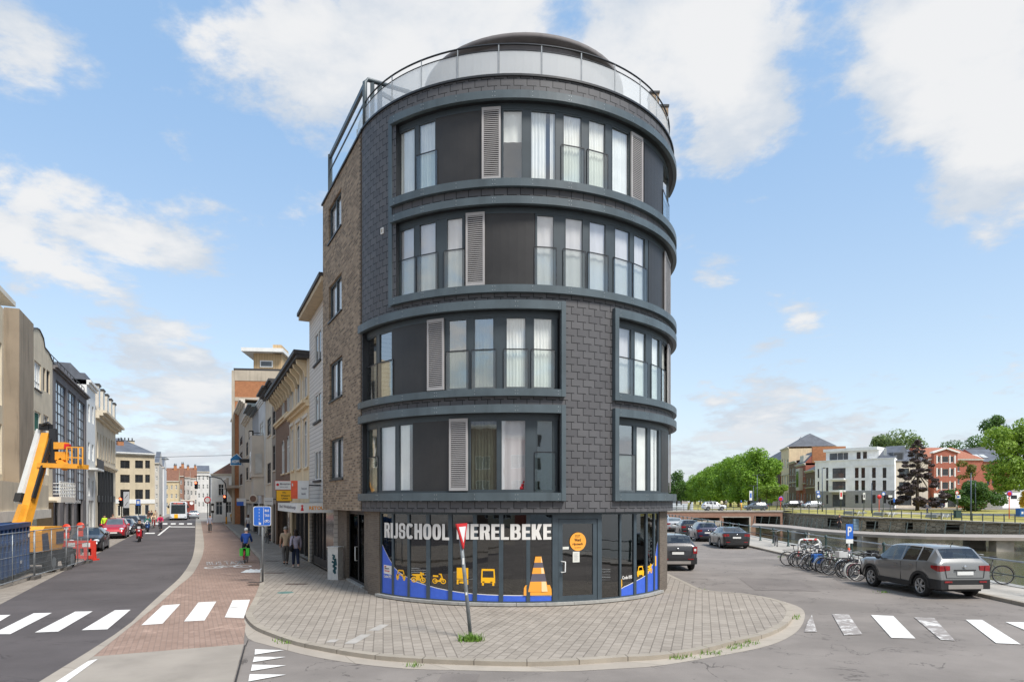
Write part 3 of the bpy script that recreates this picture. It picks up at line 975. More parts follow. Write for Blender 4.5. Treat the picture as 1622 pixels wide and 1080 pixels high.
mpI = ring(.2, .27, .2, .13, k=1.3) + ring(.8, .27, .2, .13, k=1.3) + ring(.2, .27, .05, 0, k=1.3) + ring(.8, .27, .05, 0, k=1.3) + [[(.05, .66), (.45, .66), (.45, .82), (.05, .84)], [(.2, .22), (.62, .2), (.7, .6), (.6, .62), (.52, .36), (.2, .34)], [(.58, .94), (.68, 1.0), (.84, .3), (.78, .27)], [(.48, .92), (.7, .92), (.7, 1), (.48, 1)]]
trI = [[(0, .34), (1, .34), (1, 1), (0, 1)], [(0, .24), (1, .24), (1, .30), (0, .30)], [(0, 0), (.16, 0), (.16, .24), (0, .24)], [(.84, 0), (1, 0), (1, .24), (.84, .24)], [(.24, .07), (.55, .05), (.66, .12), (.55, .19), (.24, .17)]]
buI = [[(.0, .16), (1, .16), (1, .48), (0, .48)], [(0, .48), (.1, .48), (.12, .88), (.03, .88)], [(.9, .48), (1, .48), (.97, .88), (.88, .88)], [(.03, .88), (.97, .88), (.95, 1), (.05, 1)], [(.06, 0), (.2, 0), (.2, .16), (.06, .16)], [(.8, 0), (.94, 0), (.94, .16), (.8, .16)]]
icon((627.8, 642.2, 902, 918.5), carI, mb=mb_y); icon((651.3, 674.6, 905, 922.2), mcI, mb=mb_y); icon((684.8, 706.5, 908, 924.2), mpI, mb=mb_y)
icon((723.5, 741.7, 898.8, 925), trI, mb=mb_y); icon((762, 784.3, 900.5, 927), buI, mb=mb_y)
icon((1009.2, 1020, 896, 912.5), carI, mb=mb_y); icon((1024.8, 1033.2, 892, 907.5), mcI, mb=mb_y); icon((1037, 1039.6, 880, 896), [[(0, 0), (1, 0), (1, 1), (0, 1)]], mb=mb_y)
icon((983.1, 985.6, 917, 932), [[(0, 0), (.6, .1), (1, .35), (.8, 1), (0, 1)]], mb=mb_y)
mb_y.build('vehicle_stickers', VYEL, main)
mb = MB()
icon((764.2, 780, 920.5, 922), [[(0, 0), (.2, 0), (.2, 1), (0, 1)], [(.8, 0), (1, 0), (1, 1), (.8, 1)]], r=RD + .005, mb=mb)
icon((629, 641, 909, 911.5), [[(0, 0), (.16, 0), (.16, 1), (0, 1)], [(.84, 0), (1, 0), (1, 1), (.84, 1)]], r=RD + .005, mb=mb)
mb.build('sticker_headlights', VBLACK, main)
# traffic-cone sticker across the last pane
mb = MB()
rc = RS + .039
def coneband(v0, v1, m):
 hw = lambda v: .5 - .0 if v < .0 else (.105 + (1 - v) * .285)
 icon((829.5, 874, 881, 943), [[(.52 - hw(v0), v0), (.52 + hw(v0), v0), (.52 + hw(v1), v1), (.52 - hw(v1), v1)]], m, rc, mb)
icon((829.5, 874, 881, 943), [[(.0, .01), (1, .01), (.99, .16), (.93, .27), (.06, .27), (.01, .2)]], 0, rc - .001, mb)
coneband(.10, .36, 0); coneband(.36, .56, 1); coneband(.56, .715, 0); coneband(.715, .845, 1); coneband(.845, 1.0, 0)
mb.build('cone_sticker', [VORG, VGREY], main)
mb = MB()
hw = lambda v: (.105 + (1 - v) * .285)
for v0, v1 in ((.10, .36), (.56, .715), (.845, 1.0)):
 icon((829.5, 874, 881, 943), [[(.60 + hw(v0) * .1, v0), (.52 + hw(v0) * .92, v0), (.52 + hw(v1) * .92, v1), (.60 + hw(v1) * .1, v1)]], 0, rc + .002, mb)
mb.build('cone_highlight', mat('pale_orange_vinyl', lin(250, 214, 160), .5, 0, 0), main)
# small notices
mb = MB()
icon((608, 620.2, 894.5, 909.3), [[(0, .08), (1, 0), (1, .95), (0, 1)]], 0, RD + .004, mb)
icon((1042, 1042.1, 895, 900), [[(0, 0), (1, 0), (1, 1), (0, 1)]], 0, RD, mb)
lo = mb.build('window_notice', VINYL, main)
mb = MB()
for t, b, mm in (((609, 611.6, 895.8, 897.3), None, 1), ((609, 616.5, 898, 901), 'Start', 0), ((609, 617, 902, 905.5), 'Stop', 1)):
 a0, a1, z0, z1 = smap(*t, RD + .006)
 if b:
  lettering(mb, b, lambda u, v: dr(u, RD + .006, v), a0, a1, z0, z1, mm, .03)
 else:
  mb.face([dr(a0, RD + .006, z0), dr(a1, RD + .006, z0), dr(a1, RD + .006, z1), dr(a0, RD + .006, z1)], mm)
mb.build('notice_print', [VBLACK, VRED], lo)
mb = MB()
for t in ((608, 619.8, 910, 914.8), (985.5, 1001, 911, 916.5)):
 a0, a1, z0, z1 = smap(*t, RD + .006)
 lettering(mb, 'Code 095', lambda u, v: dr(u, RD + .006, v), a0, a1, z0, z1, 0, .03)
mb.build('code_lettering', VINYL, main)
rd = RS + .0
mb = MB()
a0, a1, z0, z1 = smap(902.5, 928.2, 842.8, 872, RS)
mb.face([dr((a0 + a1) / 2 + (a1 - a0) / 2 * cos(2 * pi * i / 32), RS, (z0 + z1) / 2 + (z1 - z0) / 2 * sin(2 * pi * i / 32)) for i in range(32)], 0)
st = mb.build('round_sticker', VORG, door)
mb = MB()
for txt, bx in (('Word', (910, 920, 852, 857)), ('rijcoach', (906.8, 923, 859, 864)), ('samen met', (910.5, 919, 846.8, 848.3)), ('de leerling', (911, 918.6, 849.2, 850.6)), ('rijcoach.be', (909.5, 920.2, 866, 867.8))):
 a0, a1, z0, z1 = smap(*bx, RS)
 lettering(mb, txt, lambda u, v: dr(u, RS + .003, v), a0, a1, z0, z1, 0, .02)
mb.build('sticker_lettering', VBLACK, st)
mb = MB()
a0, a1, z0, z1 = smap(907.2, 918, 873.2, 890, RS)
mb.face([dr(a0, RS + .001, z0), dr(a1, RS + .001, z0), dr(a1, RS + .001, z1), dr(a0, RS + .001, z1)], 0)
for i in range(6):
 z = z1 - (z1 - z0) * (.2 + i * .12)
 mb.face([dr(a0 + (a1 - a0) * .18, RS + .003, z), dr(a0 + (a1 - a0) * (.8 - .1 * (i % 2)), RS + .003, z), dr(a0 + (a1 - a0) * (.8 - .1 * (i % 2)), RS + .003, z + .006), dr(a0 + (a1 - a0) * .18, RS + .003, z + .006)], 1)
a0, a1, z0, z1 = smap(891.3, 901, 865.5, 869.5, RS)
mb.face([dr(a0, RS + .001, z0), dr(a1, RS + .001, z0), dr(a1, RS + .001, z1), dr(a0, RS + .001, z1)], 0)
mb.build('paper_notice', [mat('paper', lin(214, 214, 204), .8, 0, .04), VGREY], door)
# street-side shop entrance under the jutting wall
GDIR = Vector((-.46, 1, 0)).normalized(); GIN = Vector((GDIR.y, -GDIR.x, 0))
G0 = Vector((-5.05, 22.55, 0))
def gl_(u, d, z):
 return G0 + GDIR * u + GIN * d + Vector((0, 0, z))
def gu(x):
 t = (x - CX) / F
 return (t * G0.y - G0.x) / (GDIR.x - t * GDIR.y)
def gbox(mb, u0, u1, d0, d1, z0, z1, m=0):
 P = [gl_(uu, d_, z_) for z_ in (z0, z1) for d_ in (d0, d1) for uu in (u0, u1)]
 i = len(mb.v); mb.v += [tuple(p) for p in P]
 for f in ((0, 2, 3, 1), (4, 5, 7, 6), (0, 1, 5, 4), (2, 6, 7, 3), (0, 4, 6, 2), (1, 3, 7, 5)):
  mb.f.append(tuple(i + q for q in f)); mb.m.append(m); mb.uv.append(None); mb.sm.append(False)
mb = MB()
gbox(mb, gu(549), gu(533), 0, .5, 0, 2.765)
gbox(mb, -.75, 0.0, .02, .5, 0, 2.765)
gbox(mb, gu(575.5), gu(533), .6, .7, 0, 2.765)
mb.build('brick_pier', BRICKD, main)
mb = MB()
u0, u1 = gu(574.5), gu(549)
gbox(mb, u0, u1, -.02, .3, .06, .16)
mb.build('stone_sill', STONE, main)
dd = MB()
um = u0 + (u1 - u0) * .42
for p, q in ((u0, u0 + .06), (um - .05, um + .05), (u1 - .07, u1)):
 gbox(dd, p, q, .10, .18, .16, 2.74)
gbox(dd, u0, u1, .10, .18, 2.62, 2.74); gbox(dd, u0, u1, .10, .18, .16, .24)
dd = dd.build('side_entrance', DARK, main)
mb = MB(); gbox(mb, u0 + .06, um - .05, .13, .14, .24, 2.62); gbox(mb, um + .05, u1 - .07, .13, .14, .24, 2.62)
mb.build('entrance_pane', GLASSS, dd)
mb = MB(); mb.tube([gl_(um + .16, .10, .95), gl_(um + .16, .02, .95), gl_(um + .16, .02, 1.45), gl_(um + .16, .10, 1.45)], .02, 6)
mb.build('handle', WHITE, dd)
# ================================================================ ground
ASPH = mat('dark_asphalt', lin(99, 95, 97), .88, 0, .10, .5, .5, 160, dirt=.10, spec=.3)
def asphaltmat(name, col, patch):
 m, g, b = newmat(name)
 co = g.n('ShaderNodeTexCoord').outputs['Object']
 c = g.mix(g.ramp(g.noise(co, .35, 9, .65), .3, .72), mul(col, .80), mul(col, 1.12))
 c = g.mix(g.m('MULTIPLY', g.ramp(g.noise(co, 60, 3), .5, .75), .35), c, mul(col, .5))
 c = g.mix(g.m('MULTIPLY', g.ramp(g.noise(co, 140, 2), .6, .8), .4), c, mul(col, 1.6))
 # cracks: thin contour of a warped noise, broken up by a second one
 k = g.noise(co, .42, 6, .6, .8)
 crack = g.m('SUBTRACT', 1.0, g.ramp(g.m('ABSOLUTE', g.m('SUBTRACT', k, .5)), .0005, .008))
 crack = g.m('MULTIPLY', crack, g.ramp(g.noise(co, .9, 3), .44, .55))
 c = g.mix(g.m('MULTIPLY', crack, .8 * patch), c, mul(col, .35))
 c = g.mix(g.m('MULTIPLY', g.ramp(g.noise(co, .16, 4, .5), .54, .58), .30 * patch), c, mul(col, .6))
 g.set(b.inputs['Base Color'], c)
 b.inputs['Roughness'].default_value = .9
 b.inputs['Specular IOR Level'].default_value = .25
 bn = g.n('ShaderNodeBump', None, Strength=.45, Distance=.01, Height=g.noise(co, 170, 3))
 g.set(b.inputs['Normal'], bn.outputs[0])
 return m
ASPH2 = asphaltmat('worn_asphalt', lin(138, 130, 123), 1.0)
ASPH = asphaltmat('dark_asphalt_new', lin(95, 89, 88), .6)
PAVER = brickmat('concrete_pavers', lin(140, 131, 120), lin(164, 154, 142), lin(80, 73, 65), .30, .20, .012, .9, .45, True, 79, 106, .5, .5, .6, .45)
PAVER2 = brickmat('grey_pavers', lin(142, 133, 122), lin(162, 152, 140), lin(96, 88, 78), .22, .22, .010, .9, .3, True, 25, None, .25, .5, .5, .2)
REDP = brickmat('red_klinkers', lin(138, 114, 100), lin(160, 136, 122), lin(122, 106, 96), .22, .11, .010, .9, .45, True, 64, None, .30, .5, .5, .85)
KERB = brickmat('kerb_stone', lin(150, 141, 128), lin(168, 158, 144), lin(70, 64, 56), 1.0, 2.0, .012, .85, .3, False, 0, None, .35, 0, .4)
GUTTER = brickmat('concrete_gutter', lin(160, 150, 138), lin(176, 166, 152), lin(96, 88, 78), 2.0, 4.0, .01, .9, .25, False, 0, None, .3, 0, .3)
APRON = mat('apron_concrete', lin(158, 149, 138), .9, 0, .10, .8, .4, 120, dirt=.3, spec=.25)
GRASSY = mat('dry_lawn', lin(158, 150, 88), .95, 0, .30, .5, .8, 30, dirt=.3, spec=.1)
def paintmat():
 m, g, b = newmat('road_paint')
 co = g.n('ShaderNodeTexCoord').outputs['Object']
 worn = g.ramp(g.noise(co, 2.2, 10, .75, .5), .55, .68)
 c = g.mix(g.noise(co, 30, 4), lin(222, 218, 210), lin(238, 234, 228))
 c = g.mix(g.m('MULTIPLY', worn, .75), c, lin(140, 130, 122))
 g.set(b.inputs['Base Color'], c)
 b.inputs['Roughness'].default_value = .7
 return m
PAINT = paintmat()
def wornpaint():
 m, g, b = newmat('worn_road_paint')
 co = g.n('ShaderNodeTexCoord').outputs['Object']
 worn = g.ramp(g.noise(co, 3.0, 10, .75, .5), .40, .52)
 g.set(b.inputs['Base Color'], g.mix(worn, lin(216, 212, 206), lin(148, 140, 134)))
 b.inputs['Roughness'].default_value = .8
 return m
PAINTW = wornpaint()

def smooth(pts, k=5):
 """Catmull-Rom through 3D points"""
 P = [Vector(p) for p in pts]
 out = []
 n = len(P)
 for i in range(n - 1):
  a, b, c, d = P[max(i - 1, 0)], P[i], P[i + 1], P[min(i + 2, n - 1)]
  for j in range(k):
   t = j / k
   out.append(.5 * ((2 * b) + (c - a) * t + (2 * a - 5 * b + 4 * c - d) * t * t + (3 * b - a - 3 * c + d) * t ** 3))
 out.append(P[-1])
 return out
def offset(path, d):
 """shift a ground path sideways by d (positive = to its left)"""
 out = []
 for i, p in enumerate(path):
  t = (path[min(i + 1, len(path) - 1)] - path[max(i - 1, 0)])
  t.z = 0
  t.normalize()
  out.append(p + Vector((-t.y, t.x, 0)) * d)
 return out
def lens(path):
 L = [0]
 for a, b in zip(path, path[1:]):
  L.append(L[-1] + (b - a).length)
 return L
def ribbon(mb, A, B, m=0, zA=None, zB=None):
 L = lens(A)
 fa = lambda p, z: Vector((p.x, p.y, p.z if z is None else z))
 for i in range(len(A) - 1):
  mb.face([fa(A[i], zA), fa(B[i], zB), fa(B[i + 1], zB), fa(A[i + 1], zA)], m, [(L[i], .02), (L[i], .3), (L[i + 1], .3), (L[i + 1], .02)])
def sheet(name, pts, m, z=None, kind='structure'):
 mb = MB()
 mb.face([Vector((p[0], p[1], (p[2] if len(p) > 2 else 0) if z is None else z)) for p in pts], 0)
 return structure(mb.build(name, m), kind)

QUAY = [(17.2, -300), (17.4, -40), (17.75, 18), (18.0, 24), (18.8, 36), (19.9, 47), (22.2, 71), (26.4, 113), (28.5, 130), (60, 330), (300, 1500), (560, 3000)]
# the near bank: one sheet out to the horizon, its edge the canal quay
sheet('ground', [(-3500, -300)] + QUAY + [(-3500, 3000)], mat('far_ground', lin(140, 134, 126), .9, 0, .15, .05), -.012)
mb = MB()
mb.face([(-200, -300, -1.5), (3500, -300, -1.5), (3500, 3200, -1.5), (-200, 3200, -1.5)], 0)
wm, g, b = newmat('canal_water')
co = g.n('ShaderNodeTexCoord').outputs['Object']
g.set(b.inputs['Base Color'], g.mix(g.noise(co, .12, 4), lin(84, 82, 60), lin(104, 100, 78)))
b.inputs['Roughness'].default_value = .06
hx, hy, hz_ = g.sep(co)
sc = g.comb(g.m('MULTIPLY', hx, 1.0), g.m('MULTIPLY', hy, .6))
g.set(b.inputs['Normal'], g.n('ShaderNodeBump', None, Strength=.5, Distance=.05, Height=g.noise(sc, 3.2, 5, .6)).outputs[0])
structure(mb.build('water', wm))

# --- canal-side road (worn asphalt), also the junction in front of and behind the camera
kr = [Vector((15.05, -250, 0)), Vector((15.1, 5, 0)), Vector((15.3, 19.8, 0)), Vector((15.65, 38, 0)), Vector((16.2, 45, 0)), Vector((18.3, 66, 0)), Vector((22.5, 108, 0)), Vector((25, 135, 0))]
sheet('canal_road', [(-60, -250)] + [(p.x, p.y) for p in kr] + [(6, 135), (6, 20), (-11, 14), (-60, 14)], ASPH2, 0)
# pavement along the canal railing
mb = MB()
q_edge = [Vector((x, y, 0)) for x, y in QUAY[1:8]]
k_edge = [Vector((15.05, -40, 0)), kr[1] + Vector((0, 13, 0)), Vector((15.45, 24, 0)), kr[3] - Vector((.05, 2, 0)), kr[4] + Vector((.1, 2, 0)), Vector((18.8, 71, 0)), Vector((23, 113, 0))]
ribbon(mb, k_edge, q_edge, 0, .11, .10)
structure(mb.build('canal_pavement', CONC))
mb = MB()
kk = offset(k_edge, .16)
ribbon(mb, kk, k_edge, 0, .112, .115); ribbon(mb, kk, kk, 0, -.01, .112)
structure(mb.build('canal_kerb', KERB))

# --- the main street on the left (dark asphalt)
a_right = [gp(x, y) for x, y in ((20, 1106), (60.7, 1080), (103.6, 1054.5), (160, 1019), (204, 989), (231, 963), (257.5, 939), (284, 915.4), (299, 894.7), (306.3, 877), (309.3, 853), (309.9, 825))]
c_right = [gp(x, y) for x, y in ((60, 1108), (97, 1080), (120, 1062), (148, 1039.7), (192.4, 1004), (225, 977.6), (257.5, 951), (284, 927), (304.8, 909.5), (316.7, 888.8), (322, 874), (322.6, 853.3), (318, 825))]
SD = Vector((-.475, 1, 0))
def lp(Y, off=0):
 """left edge of the carriageway"""
 return Vector((-5.9 - .475 * Y + off, Y, 0))
far_r = Vector((a_right[-1].x, a_right[-1].y, 0))
poly = [Vector((-40, -60, 0)), Vector((-40, 8, 0)), Vector((-26, 19, 0)), Vector((-19, 22, 0)), lp(27), lp(400)] + [far_r + SD * 290] + list(reversed(smooth(a_right))) + [Vector((-6.6, 8, 0)), Vector((-5, 0, 0)), Vector((-5, -60, 0))]
sheet('main_street', [(p.x, p.y) for p in poly], ASPH, .004)
mb = MB()
A = smooth(a_right); B = smooth(c_right)
k = 60
def resamp(path, k):
 L = lens(path); out = []
 j = 0
 for i in range(k + 1):
  d = L[-1] * i / k
  while j < len(path) - 2 and L[j + 1] < d:
   j += 1
  out.append(path[j].lerp(path[j + 1], (d - L[j]) / max(L[j + 1] - L[j], 1e-9)))
 return out
A2, B2 = resamp(A, k), resamp(B, k)
ribbon(mb, A2, B2, 0, .010, .012)
structure(mb.build('gutter', GUTTER))
# bus and cycle lane of red klinkers
r_right = [gp(x, y) for x, y in ((386, 1020), (389, 990), (396, 966), (405.4, 942), (411.4, 921), (411, 889), (399.5, 874), (375, 848), (352, 826.6))]
RRt = smooth(r_right)
lane = [c_right[3]] + smooth(c_right[3:]) + list(reversed(RRt))
sheet('bus_lane', [(p.x, p.y) for p in lane], REDP, .008)
ap = [gp(148, 1039.7), gp(386, 1020), gp(368, 1085), gp(330, 1160), gp(60, 1108), gp(97, 1080), gp(120, 1062)]
sheet('concrete_apron', [(p.x, p.y) for p in ap], APRON, .008)
# --- the raised pavement on the corner
kout = [gp(x, y, .0) for x, y in ((352, 826.9), (375, 848.6), (399.5, 874.8), (411.3, 890), (411.8, 922), (406, 944), (394, 968), (388.7, 979), (401.7, 996), (429, 1008.8), (468.8, 1022.6), (510, 1031.5), (553.6, 1039.4), (605, 1046.3), (662, 1050.4),
  (720, 1053), (803.6, 1055.4), (862.8, 1055.4), (925.7, 1052.4), (985, 1048), (1042, 1045), (1107, 1036), (1162.5, 1022), (1210.5, 1011), (1243.8, 995), (1256, 979), (1252, 966), (1232, 954.5), (1180, 944.5), (1130, 940), (1107, 935.5), (1088, 926), (1070, 917.5))]
kout += [Vector((6.5, 32, 0)), Vector((6.7, 60, 0)), Vector((7.5, 130, 0))]
KO = smooth(kout, 4)
KI = offset(KO, .17)
mb = MB()
ribbon(mb, KO, KI, 0, .098, .103)
ribbon(mb, KO, KO, 0, -.005, .098)
structure(mb.build('kerb', KERB))
pin = [(p.x, p.y) for p in KI] + [(3, 135), (-60, 150), (KI[0].x + .3, KI[0].y + 1)]
sheet('corner_pavement', pin, PAVER, .100)
# concrete gutter round the corner kerb
gout = [gp(x, y) for x, y in ((385, 985), (392, 1010), (415, 1019), (443, 1026.5), (488.5, 1038), (557.5, 1050), (646, 1059), (700, 1060.5), (811, 1063), (907, 1062.8), (970, 1059), (1033, 1055.4), (1125, 1041), (1218, 1022), (1262, 1000), (1275, 976), (1268, 962), (1240, 952))]
go = resamp(smooth(gout), 50)
i0 = min(range(len(KO)), key=lambda i: (KO[i] - gp(388.7, 979)).length)
i1 = min(range(len(KO)), key=lambda i: (KO[i] - gp(1236, 956)).length)
gi = resamp(KO[i0:i1 + 1], 50)
mb = MB()
ribbon(mb, go, gi, 0, .005, .012)
structure(mb.build('corner_gutter', GUTTER))
# old grey pavers in the middle of the walk, drain covers, white patches
mb = MB()
for q in ([(545, 1018.5), (563, 1018.5), (588, 1004), (572, 1004)], [(583, 998), (600, 998), (616, 988.5), (602, 988.5)], [(516, 1016.5), (530, 1016.5), (538, 1012), (524, 1012)]):
 mb.face([gp(x, y, .104) for x, y in q], 0)
structure(mb.build('pale_paving_slabs', mat('pale_slab', lin(172, 166, 158), .85, 0, .08, 3)))
for x, y, w, d in ((435, 907, .8, .35), (470, 924.5, .75, .3), (404, 922, .5, .3), (432, 888, .6, .4)):
 p = gp(x, y, .1)
 mb = MB()
 mb.box(p.x - w / 2, p.x + w / 2, p.y - d / 2, p.y + d / 2, .09, .106)
 for i in range(6):
  xx = p.x - w / 2 + w * (i + .5) / 6
  mb.box(xx - .02, xx + .02, p.y - d * .38, p.y + d * .38, .106, .109, 1)
 structure(mb.build('drain_cover', [mat('rusty_iron', lin(112, 92, 78), .8, .2, .2), DARK]))
p = gp(452, 938, .1)
mb = MB(); mb.lathe([(.01, .107), (.24, .107), (.26, .10)], 20, 0, Matrix.Translation((p.x, p.y, 0)))
structure(mb.build('valve_cover', mat('green_iron', lin(96, 128, 120), .7, .2, .2)))

# --- painted markings
def marking(name, quads, z=.016, m=None, kind='structure'):
 for q in quads:
  mb = MB()
  mb.face([gp(x, y, z) for x, y in q], 0)
  structure(mb.build(name, m or PAINT))
marking('crossing_stripe', [[(17, 973), (-30, 1001), (-60, 1003), (-20, 974)], [(82.3, 969.9), (16.3, 1003.6), (-13, 1003.6), (53.3, 970.5)], [(146.8, 967.5), (92.3, 999.5), (55.3, 1001), (119, 968)],
  [(207, 965), (170, 996), (129.3, 997.4), (182, 965.7)], [(285.6, 956), (257.5, 987), (224, 989.4), (257.5, 958.3)], [(342.7, 952), (324, 982), (291.5, 983.5), (314.3, 953.3)], [(396, 949), (386, 978.5), (356, 977), (368.5, 950)]])
marking('crossing_stripe', [[(1414.8, 974.8), (1450, 1010.4), (1412, 1009.4), (1379.6, 973.3)], [(1555.6, 981), (1616.7, 1019.6), (1577.8, 1017.8), (1529.6, 980.7)], [(1630, 985), (1672, 1005), (1640, 1004), (1592.6, 984.4)]])
marking('worn_crossing_stripe', [[(1344, 972), (1366, 1004), (1337, 1005), (1318, 972)], [(1479.6, 978), (1513, 1014), (1490, 1012.2), (1448, 977)], [(1286, 973), (1294, 1000), (1274, 1000), (1279, 985)]], m=PAINTW)
marking('give_way_triangle', [[(403.3, 1036), (404, 1027.5), (450, 1029)], [(400.3, 1048), (402.7, 1039.4), (453, 1039.6)], [(397.4, 1062), (399.3, 1051.8), (453, 1053)], [(393.4, 1078.4), (395.4, 1067), (453, 1067.6)]])
marking('lane_line', [[(155, 1043), (104, 1080), (80, 1099), (60, 1099), (87, 1080), (140, 1046)], [(268, 832.5), (270.5, 832.5), (252.5, 847.5), (249, 847.5)], [(231, 843.3), (246, 843.3), (244.5, 844.9), (229, 844.9)], [(268.5, 833.4), (309, 833.6), (309, 834.6), (268.5, 834.4)]])
marking('far_crossing_stripe', [[(x, 828.2), (x + 7.5, 828.2), (x + 7, 830.2), (x - .8, 830.2)] for x in (246, 258, 271, 284, 297)])
marking('asphalt_seam', [[(387.2, 1021), (389.4, 1021), (374.5, 1080), (371, 1080)], [(389, 1021), (392.5, 1012.5), (393.5, 1013), (390.4, 1021.5)], [(1092, 934), (1120, 939), (1160, 941), (1160, 942.3), (1118, 940.6), (1090, 935)]], .0165, mat('seam_bitumen', lin(52, 48, 46), .9, 0, .2, 6))
marking('asphalt_patch', [[(1170, 915), (1262, 918), (1300, 936), (1196, 934)], [(700, 1066), (760, 1067), (752, 1085), (690, 1084)]], .0062, asphaltmat('patched_asphalt', lin(130, 122, 116), .8))
# worn writing and cycle symbol on the bus lane
c0 = gp(362, 899)
def lanemap(u, v):
 d = SD.normalized(); r = Vector((d.y, -d.x, 0))
 return Vector((c0.x, c0.y, .016)) + r * u + d * v
mb = MB()
lettering(mb, 'BUS TAXI', lanemap, -.9, .8, 1.7, 3.6, 0, .01)
structure(mb.build('lane_lettering', PAINTW))
mb = MB()
def fl(a, b, w=.09):
 a, b = Vector(a), Vector(b)
 n = (b - a).normalized(); n = Vector((-n.y, n.x)) * w / 2
 mb.face([lanemap(*(a - n)), lanemap(*(b - n)), lanemap(*(b + n)), lanemap(*(a + n))], 0)
for cx_ in (-.62, .62):
 for poly in ring(cx_, .35, .42, .32, 16, 1.3):
  mb.face([lanemap(u, v) for u, v in poly], 0)
for a, b in (((-.62, .35), (-.3, 1.0)), ((-.3, 1.0), (.42, 1.0)), ((.42, 1.0), (0, .35)), ((0, .35), (-.62, .35)), ((-.3, 1.0), (0, .35)), ((.62, .35), (.38, 1.3)), ((.38, 1.3), (.62, 1.4)), ((-.42, 1.15), (-.15, 1.15))):
 fl(a, b)
structure(mb.build('cycle_symbol', PAINT))

# --- parking strip and pavement on the far side of the main street
def lf(Y, off=0):
 return Vector((-11.4 - .475 * Y + off, Y, 0))
mb = MB()
mb.face([lp(-60) + Vector((0, 0, .005)), lf(-60, 2.9) + Vector((0, 0, .005)), lf(100, 2.9) + Vector((0, 0, .005)), lp(100) + Vector((0, 0, .005))], 0)
structure(mb.build('parking_strip', PAVER2))
mb = MB()
mb.face([lf(-60, 2.9) + Vector((0, 0, .11)), lf(-60, -9) + Vector((0, 0, .11)), lf(100, -9) + Vector((0, 0, .11)), lf(100, 2.9) + Vector((0, 0, .11))], 0)
mb.face([lf(-60, 2.9), lf(-60, 2.9) + Vector((0, 0, .11)), lf(100, 2.9) + Vector((0, 0, .11)), lf(100, 2.9)], 0)
structure(mb.build('far_pavement', PAVER2))

# --- the far bank: lawn rising from the quay wall to the road before the houses
QF = [(1098, 128, 1.30), (1180, 128, 1.35), (1240, 119, 1.2), (1262, 115, 1.05), (1340, 100, .92), (1450, 95, .55), (1560, 88, .36), (1640, 84, .26), (1800, 76, .2), (2100, 66, .2), (3200, 50, .2)]
def TQ(x):
 for (a, ya, za), (b, yb, zb) in zip(QF, QF[1:]):
  if x <= b:
   t = max(0, (x - a) / (b - a))
   return ya + (yb - ya) * t, za + (zb - za) * t
 return QF[-1][1:]
def TZ(X, Y):
 x = CX + F * X / Y
 yq, zq = TQ(x)
 t = min(1, max(0, (Y - yq) / max(1, 134 - yq)))
 return zq + (1.7 - zq) * t
def far(x, Y):
 """point on the far bank at depth Y under photo column x"""
 X = (x - CX) * Y / F
 return Vector((X, Y, TZ(X, Y)))
mb = MB()
xs = [1098, 1120, 1150, 1180, 1210, 1240, 1262, 1300, 1340, 1395, 1450, 1505, 1560, 1600, 1640, 1720, 1800, 1950, 2100, 2500, 3200]
ts = [0, .12, .25, .4, .55, .7, .85, 1]
rows = []
for t in ts:
 row = []
 for x in xs:
  yq, zq = TQ(x)
  Y = yq + (134 - yq) * t
  row.append(far(x, Y))
 rows.append(row)
rows.append([Vector(((x - CX) * 240 / F, 240, 1.7)) for x in xs])
rows.append([Vector(((x - CX) * 700 / F, 700, 1.9)) for x in xs])
rows.append([Vector(((x - CX) * 3000 / F, 3000, 2.3)) for x in xs])
mb.grid(rows, 0, sm=True)
structure(mb.build('lawn', GRASSY))
def farstrip(name, t0, t1, x0, x1, m, dz):
 mb = MB()
 A, B = [], []
 for i in range(25):
  x = x0 + (x1 - x0) * i / 24
  yq, _ = TQ(x)
  A.append(far(x, yq + (134 - yq) * t0) + Vector((0, 0, dz))); B.append(far(x, yq + (134 - yq) * t1) + Vector((0, 0, dz)))
 ribbon(mb, A, B, 0)
 structure(mb.build(name, m))
farstrip('quay_coping', -.012, .03, 1262, 3000, CONC, .03)
farstrip('lawn_path', .36, .50, 1385, 2000, CONC, .03)
farstrip('far_road', .86, 1.0, 1240, 2500, ASPH2, .02)
farstrip('far_walk', .74, .82, 1250, 1420, CONC, .03)
mb = MB()
mb.face([Vector(((x - CX) * Y / F, Y, 1.72)) for x, Y in ((1150, 134), (2600, 134), (2600, 139), (1150, 139))], 0)
structure(mb.build('far_pavement', PAVER2))
# ================================================================ street buildings
WGL = mat('far_window_glass', lin(70, 78, 84), .12, 0, .35, .6, spec=.8)
WGD = mat('dark_window_glass', lin(42, 44, 46), .1, 0, .3, .8, spec=.8)
WCU = mat('curtained_glass', lin(196, 196, 192), .25, 0, .12, 1.5)
FWH = mat('white_frame', lin(232, 232, 228), .5, 0, .03)
FDK = mat('dark_frame', lin(62, 60, 60), .5, 0, .05)
ROOFG = mat('slate_roof', lin(92, 96, 104), .7, 0, .18, .8, .3, 12, streak=.2)
ROOFT = brickmat('tile_roof', lin(118, 84, 68), lin(142, 102, 82), lin(80, 58, 48), .25, .3, .03, var=.4, bump=.8)
ROOFO = brickmat('orange_tile_roof', lin(168, 108, 86), lin(184, 124, 100), lin(120, 80, 64), .25, .3, .03, var=.3, bump=.8)
PALE = mat('pale_trim', lin(214, 206, 192), .8, 0, .07, 2, dirt=.2)
GUT = mat('dark_gutter', lin(60, 58, 58), .6, 0, .1)
SHOPD = mat('shop_dark', lin(50, 48, 48), .4, 0, .3, 1)
def render_mat(name, rgb, streak=.35, **k):
 return mat(name, lin(*rgb), .88, 0, .08, .7, .12, 30, streak=streak, dirt=.18, spec=.2, **k)

